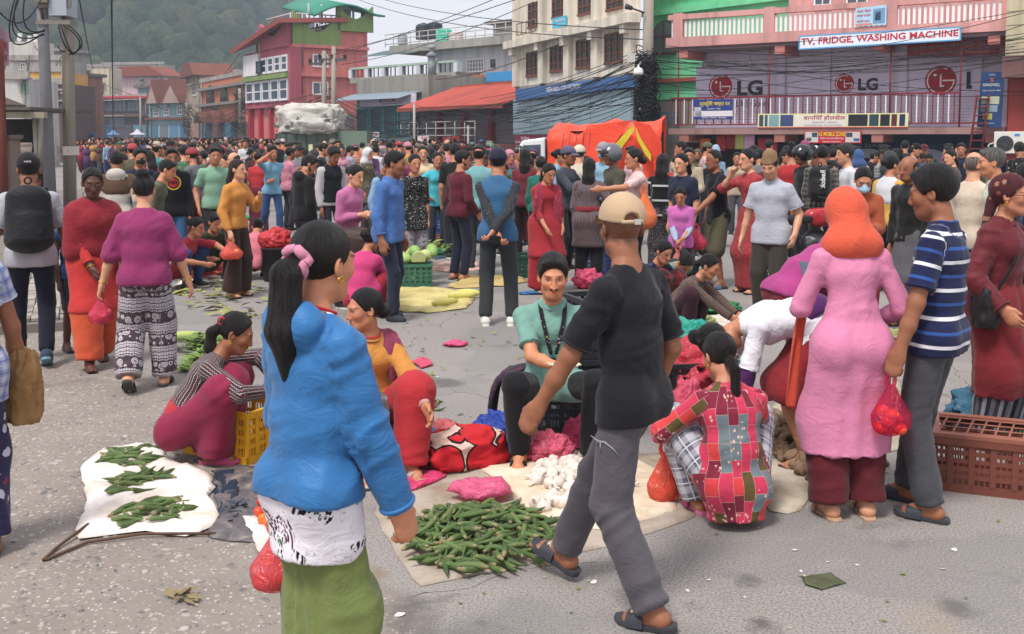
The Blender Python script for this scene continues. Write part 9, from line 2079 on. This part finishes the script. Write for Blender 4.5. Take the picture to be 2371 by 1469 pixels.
KINDS=[dict(sex='m',hair='short',skin='m',th=0),dict(sex='m',hair='puffy',skin='d',th=60,pose=dict(head=(0,20,0))),dict(sex='f',hair='bun',skin='m',th=30),dict(sex='f',hair='pony',skin='l',th=170),dict(sex='f',hair='long',skin='m',th=-20),dict(sex='m',hair='short',skin='r',th=180,hat='cap'),dict(sex='m',hair='short',skin='d',th=-70),dict(sex='f',hair='lowbun',skin='d',th=100,kurta=1),dict(sex='f',hair=None,skin='m',th=20,hat='scarf',kurta=1),dict(sex='m',hair='short',skin='m',th=150),dict(sex='f',hair='highbun',skin='m',th=-140,kurta=1),dict(sex='m',hair='fringe',skin='l',th=-30),dict(sex='m',hair='short',skin='m',th=40,hat='topi'),dict(sex='m',hair='puffy',skin='l',th=175),dict(sex='f',hair='bun',skin='m',th=80,pose=dict(lean=(38,0,0),head=(0,35,0)),kurta=1),dict(sex='m',hair='short',skin='d',th=-100,pose=dict(lean=(30,6,0),head=(10,30,0))),dict(sex='f',hair='braid',skin='l',th=-60,pose=dict(head=(35,8,6)),kurta=1),dict(sex='m',hair='short',skin='r',th=110,pose=dict(head=(-30,12,0)),hat='beanie')]
def place_band(x,Y):
 w='below the far houses' if x<440 else 'before the orange house' if x<590 else 'before the coral hotel' if x<690 else 'near the sacking truck' if x<830 else 'before the teal shop' if x<960 else 'before the red tin roof shops' if x<1190 else 'near the orange canvas truck' if x<1560 else 'before the saree cloths' if x<1800 else 'before the blue shutters'
 return w,('near edge' if Y<20 else 'middle' if Y<30 else 'far part')+' of the crowd'
SEEN={}
def dress(o,x,Y,kind):
 cn,ch=rng.choice(PAL);dk=rng.choice(DARK);s=kind['sex'];col2=rng.choice(PAL)
 for c in o.children:
  nm=c.name.split('.')[0]
  if nm in('top','kurta'):c.color=(*fade(lin(ch),0.22),1)
  elif nm in('trousers','skirt'):c.color=(*lin(dk),1)
  elif nm in('cap','headscarf','topi_cap','helmet','beanie'):c.color=(*fade(lin(col2[1]),0.3),1)
  for g in c.children:g.color=c.color if nm=='cap' else g.color
 h={'cap':f' and {col2[0]} cap','scarf':f' and {col2[0]} headscarf','helmet':f' and {col2[0]} helmet','topi':f' and {col2[0]} topi','beanie':f' and {col2[0]} woolly hat'}.get(kind.get('hat'),{'braid':' and long braid','bun':' and hair bun','pony':' and ponytail','long':' and long hair','lowbun':' and low bun','highbun':' and top knot','fringe':' and bald crown'}.get(kind['hair'],' and short hair'))
 w,b=place_band(x,Y);lb=f'{"woman" if s == "f" else "man"} in {cn} top{h} {w}, {b}'
 if len(lb.split())>16:lb=f'{"woman" if s == "f" else "man"} in {cn} top{h} {w}'
 tag(o,lb,'person','people in the packed market crowd')
protos=[]
for k in range(235):
 sp=spot(k)
 if sp is None:break
 x,Y,p_=sp;i=k%len(KINDS)if k<len(KINDS)else rng.randrange(len(KINDS));kd=KINDS[i]
 if k<len(KINDS):
  hm_={'cap':('cap',oc),'scarf':('scarf',oc),'helmet':('helmet',oc),'topi':('topi',os_),'beanie':('beanie',oc)}.get(kd.get('hat'))
  t_=dict(m=(oc,of_,oc,os_,oc,oc,of_)[k%7],sl=rng.choice((0.8,2.0,2.0)),t=0.022,hem=0.12)
  if kd.get('kurta'):t_.update(skirt=0.6,n='kurta')
  o,_p=person('x',x,20,1.66,kd['th'],dict(kd.get('pose',{}),sex=kd['sex'],rh=None if k%3 else(.1,.32,1.1),lh=None if k%4 else(-.1,.3,1.05)),kd['skin'],kd['sex'],kd['hair'],top=t_,bot=dict(k='pants',m=oc,t=.016,loose=1.1),hat=hm_,at=(0,20,0),near=False);PEOPLE.pop();protos.append(o)
 else:o=copy_tree(protos[i])
 H=rng.uniform(1.5,1.64)if kd['sex']=='f' else rng.uniform(1.58,1.75)
 th=kd['th']+rng.gauss(0,40)if rng.random()<.7 else rng.uniform(0,360)
 o.matrix_world=Matrix.Translation(p_)@Matrix.Rotation(math.pi+rad(th)-math.atan2(p_.x,p_.y),4,'Z')@Matrix.Scale(H/1.7,4)
 dress(o,x,Y,kd)
def far_crowd():
 rng_=np.random.default_rng(3);bm=bmesh.new();bmesh.ops.create_icosphere(bm,subdivisions=1,radius=1.0);bv=np.array([v.co[:]for v in bm.verts]);bf=np.array([[v.index for v in f.verts]for f in bm.faces]);bm.free()
 Vs,Fs,Cs=[],[],[];n=0;pal=[fade(lin(h),0.25)for _,h in PAL]
 for i in range(1500):
  Y=47+88*rng_.random()**1.1;xl,xr=(190,1130 if Y<52 else 950 if Y<60 else 800 if Y<75 else 600)
  x=xl+(xr-xl)*rng_.random();p_=D(x,600,Y)
  if abs(x-724)<95 and 44<Y<50:continue
  h=1.5+0.25*rng_.random();c=pal[rng_.integers(len(pal))];hair=(0.012,0.01,0.01)if rng_.random()<0.85 else pal[rng_.integers(len(pal))];a=rng_.random()*6.28;fx,fy=0.03*math.cos(a),0.03*math.sin(a)
  for ctr,r,col in(((0,0,h-0.1),(0.095,0.1,0.125),hair),((fx*1.6,fy*1.6-0.03,h-0.14),(0.075,0.075,0.1),lin(SKIN['mdlr'[i%4]])),((0,0,h-0.42),(0.22,0.15,0.2),c),((0,0,h-0.8),(0.19,0.14,0.35),c),((0,0,0.45),(0.15,0.13,0.5),lin(DARK[i%len(DARK)]))):
   Vs.append(bv*np.array(r)+np.array(ctr)+np.array([p_.x,p_.y,0]));Fs.append(bf+n);n+=len(bv);Cs.append(np.tile(col,(len(bv),1)))
 me=mesh_np('distant_crowd',np.concatenate(Vs),np.concatenate(Fs));attr_col(me,'col',np.concatenate(Cs));nt=NT('far_people',.9,.1);nt.base(nt.attrc('col'));tag(link('distant_crowd',me,nt.m),'dense far crowd filling the street below the houses','crowd',kind='stuff')
far_crowd()
for i,(px,py,d,c,nm)in enumerate(((212,313,75,'34486e','navy blue'),(262,312,70,'5a7ca0','sky blue'),(318,312,60,'b8b0c0','pale lilac'))):
 a=D(px,py,d);m=MB();n=16;vs=[(0,0,.35)]+[(math.cos(6.283*k/n)*r,math.sin(6.283*k/n)*r,z)for r,z in((.2,.12),(.36,.06),(.45,0.0))for k in range(n)]
 m.add(vs,[(0,1+k,1+(k+1)%n)for k in range(n)]+[(1+j*n+k,1+(j+1)*n+k,1+(j+1)*n+(k+1)%n,1+j*n+(k+1)%n)for j in(0,1)for k in range(n)],True);m.tube([(0,0,.33),(0,0,-a.z)],.02,5);o=m.build('umbrella',M_plain(c,.7));o.location=a;tag(o,f'{nm} umbrella over the far crowd','umbrella')
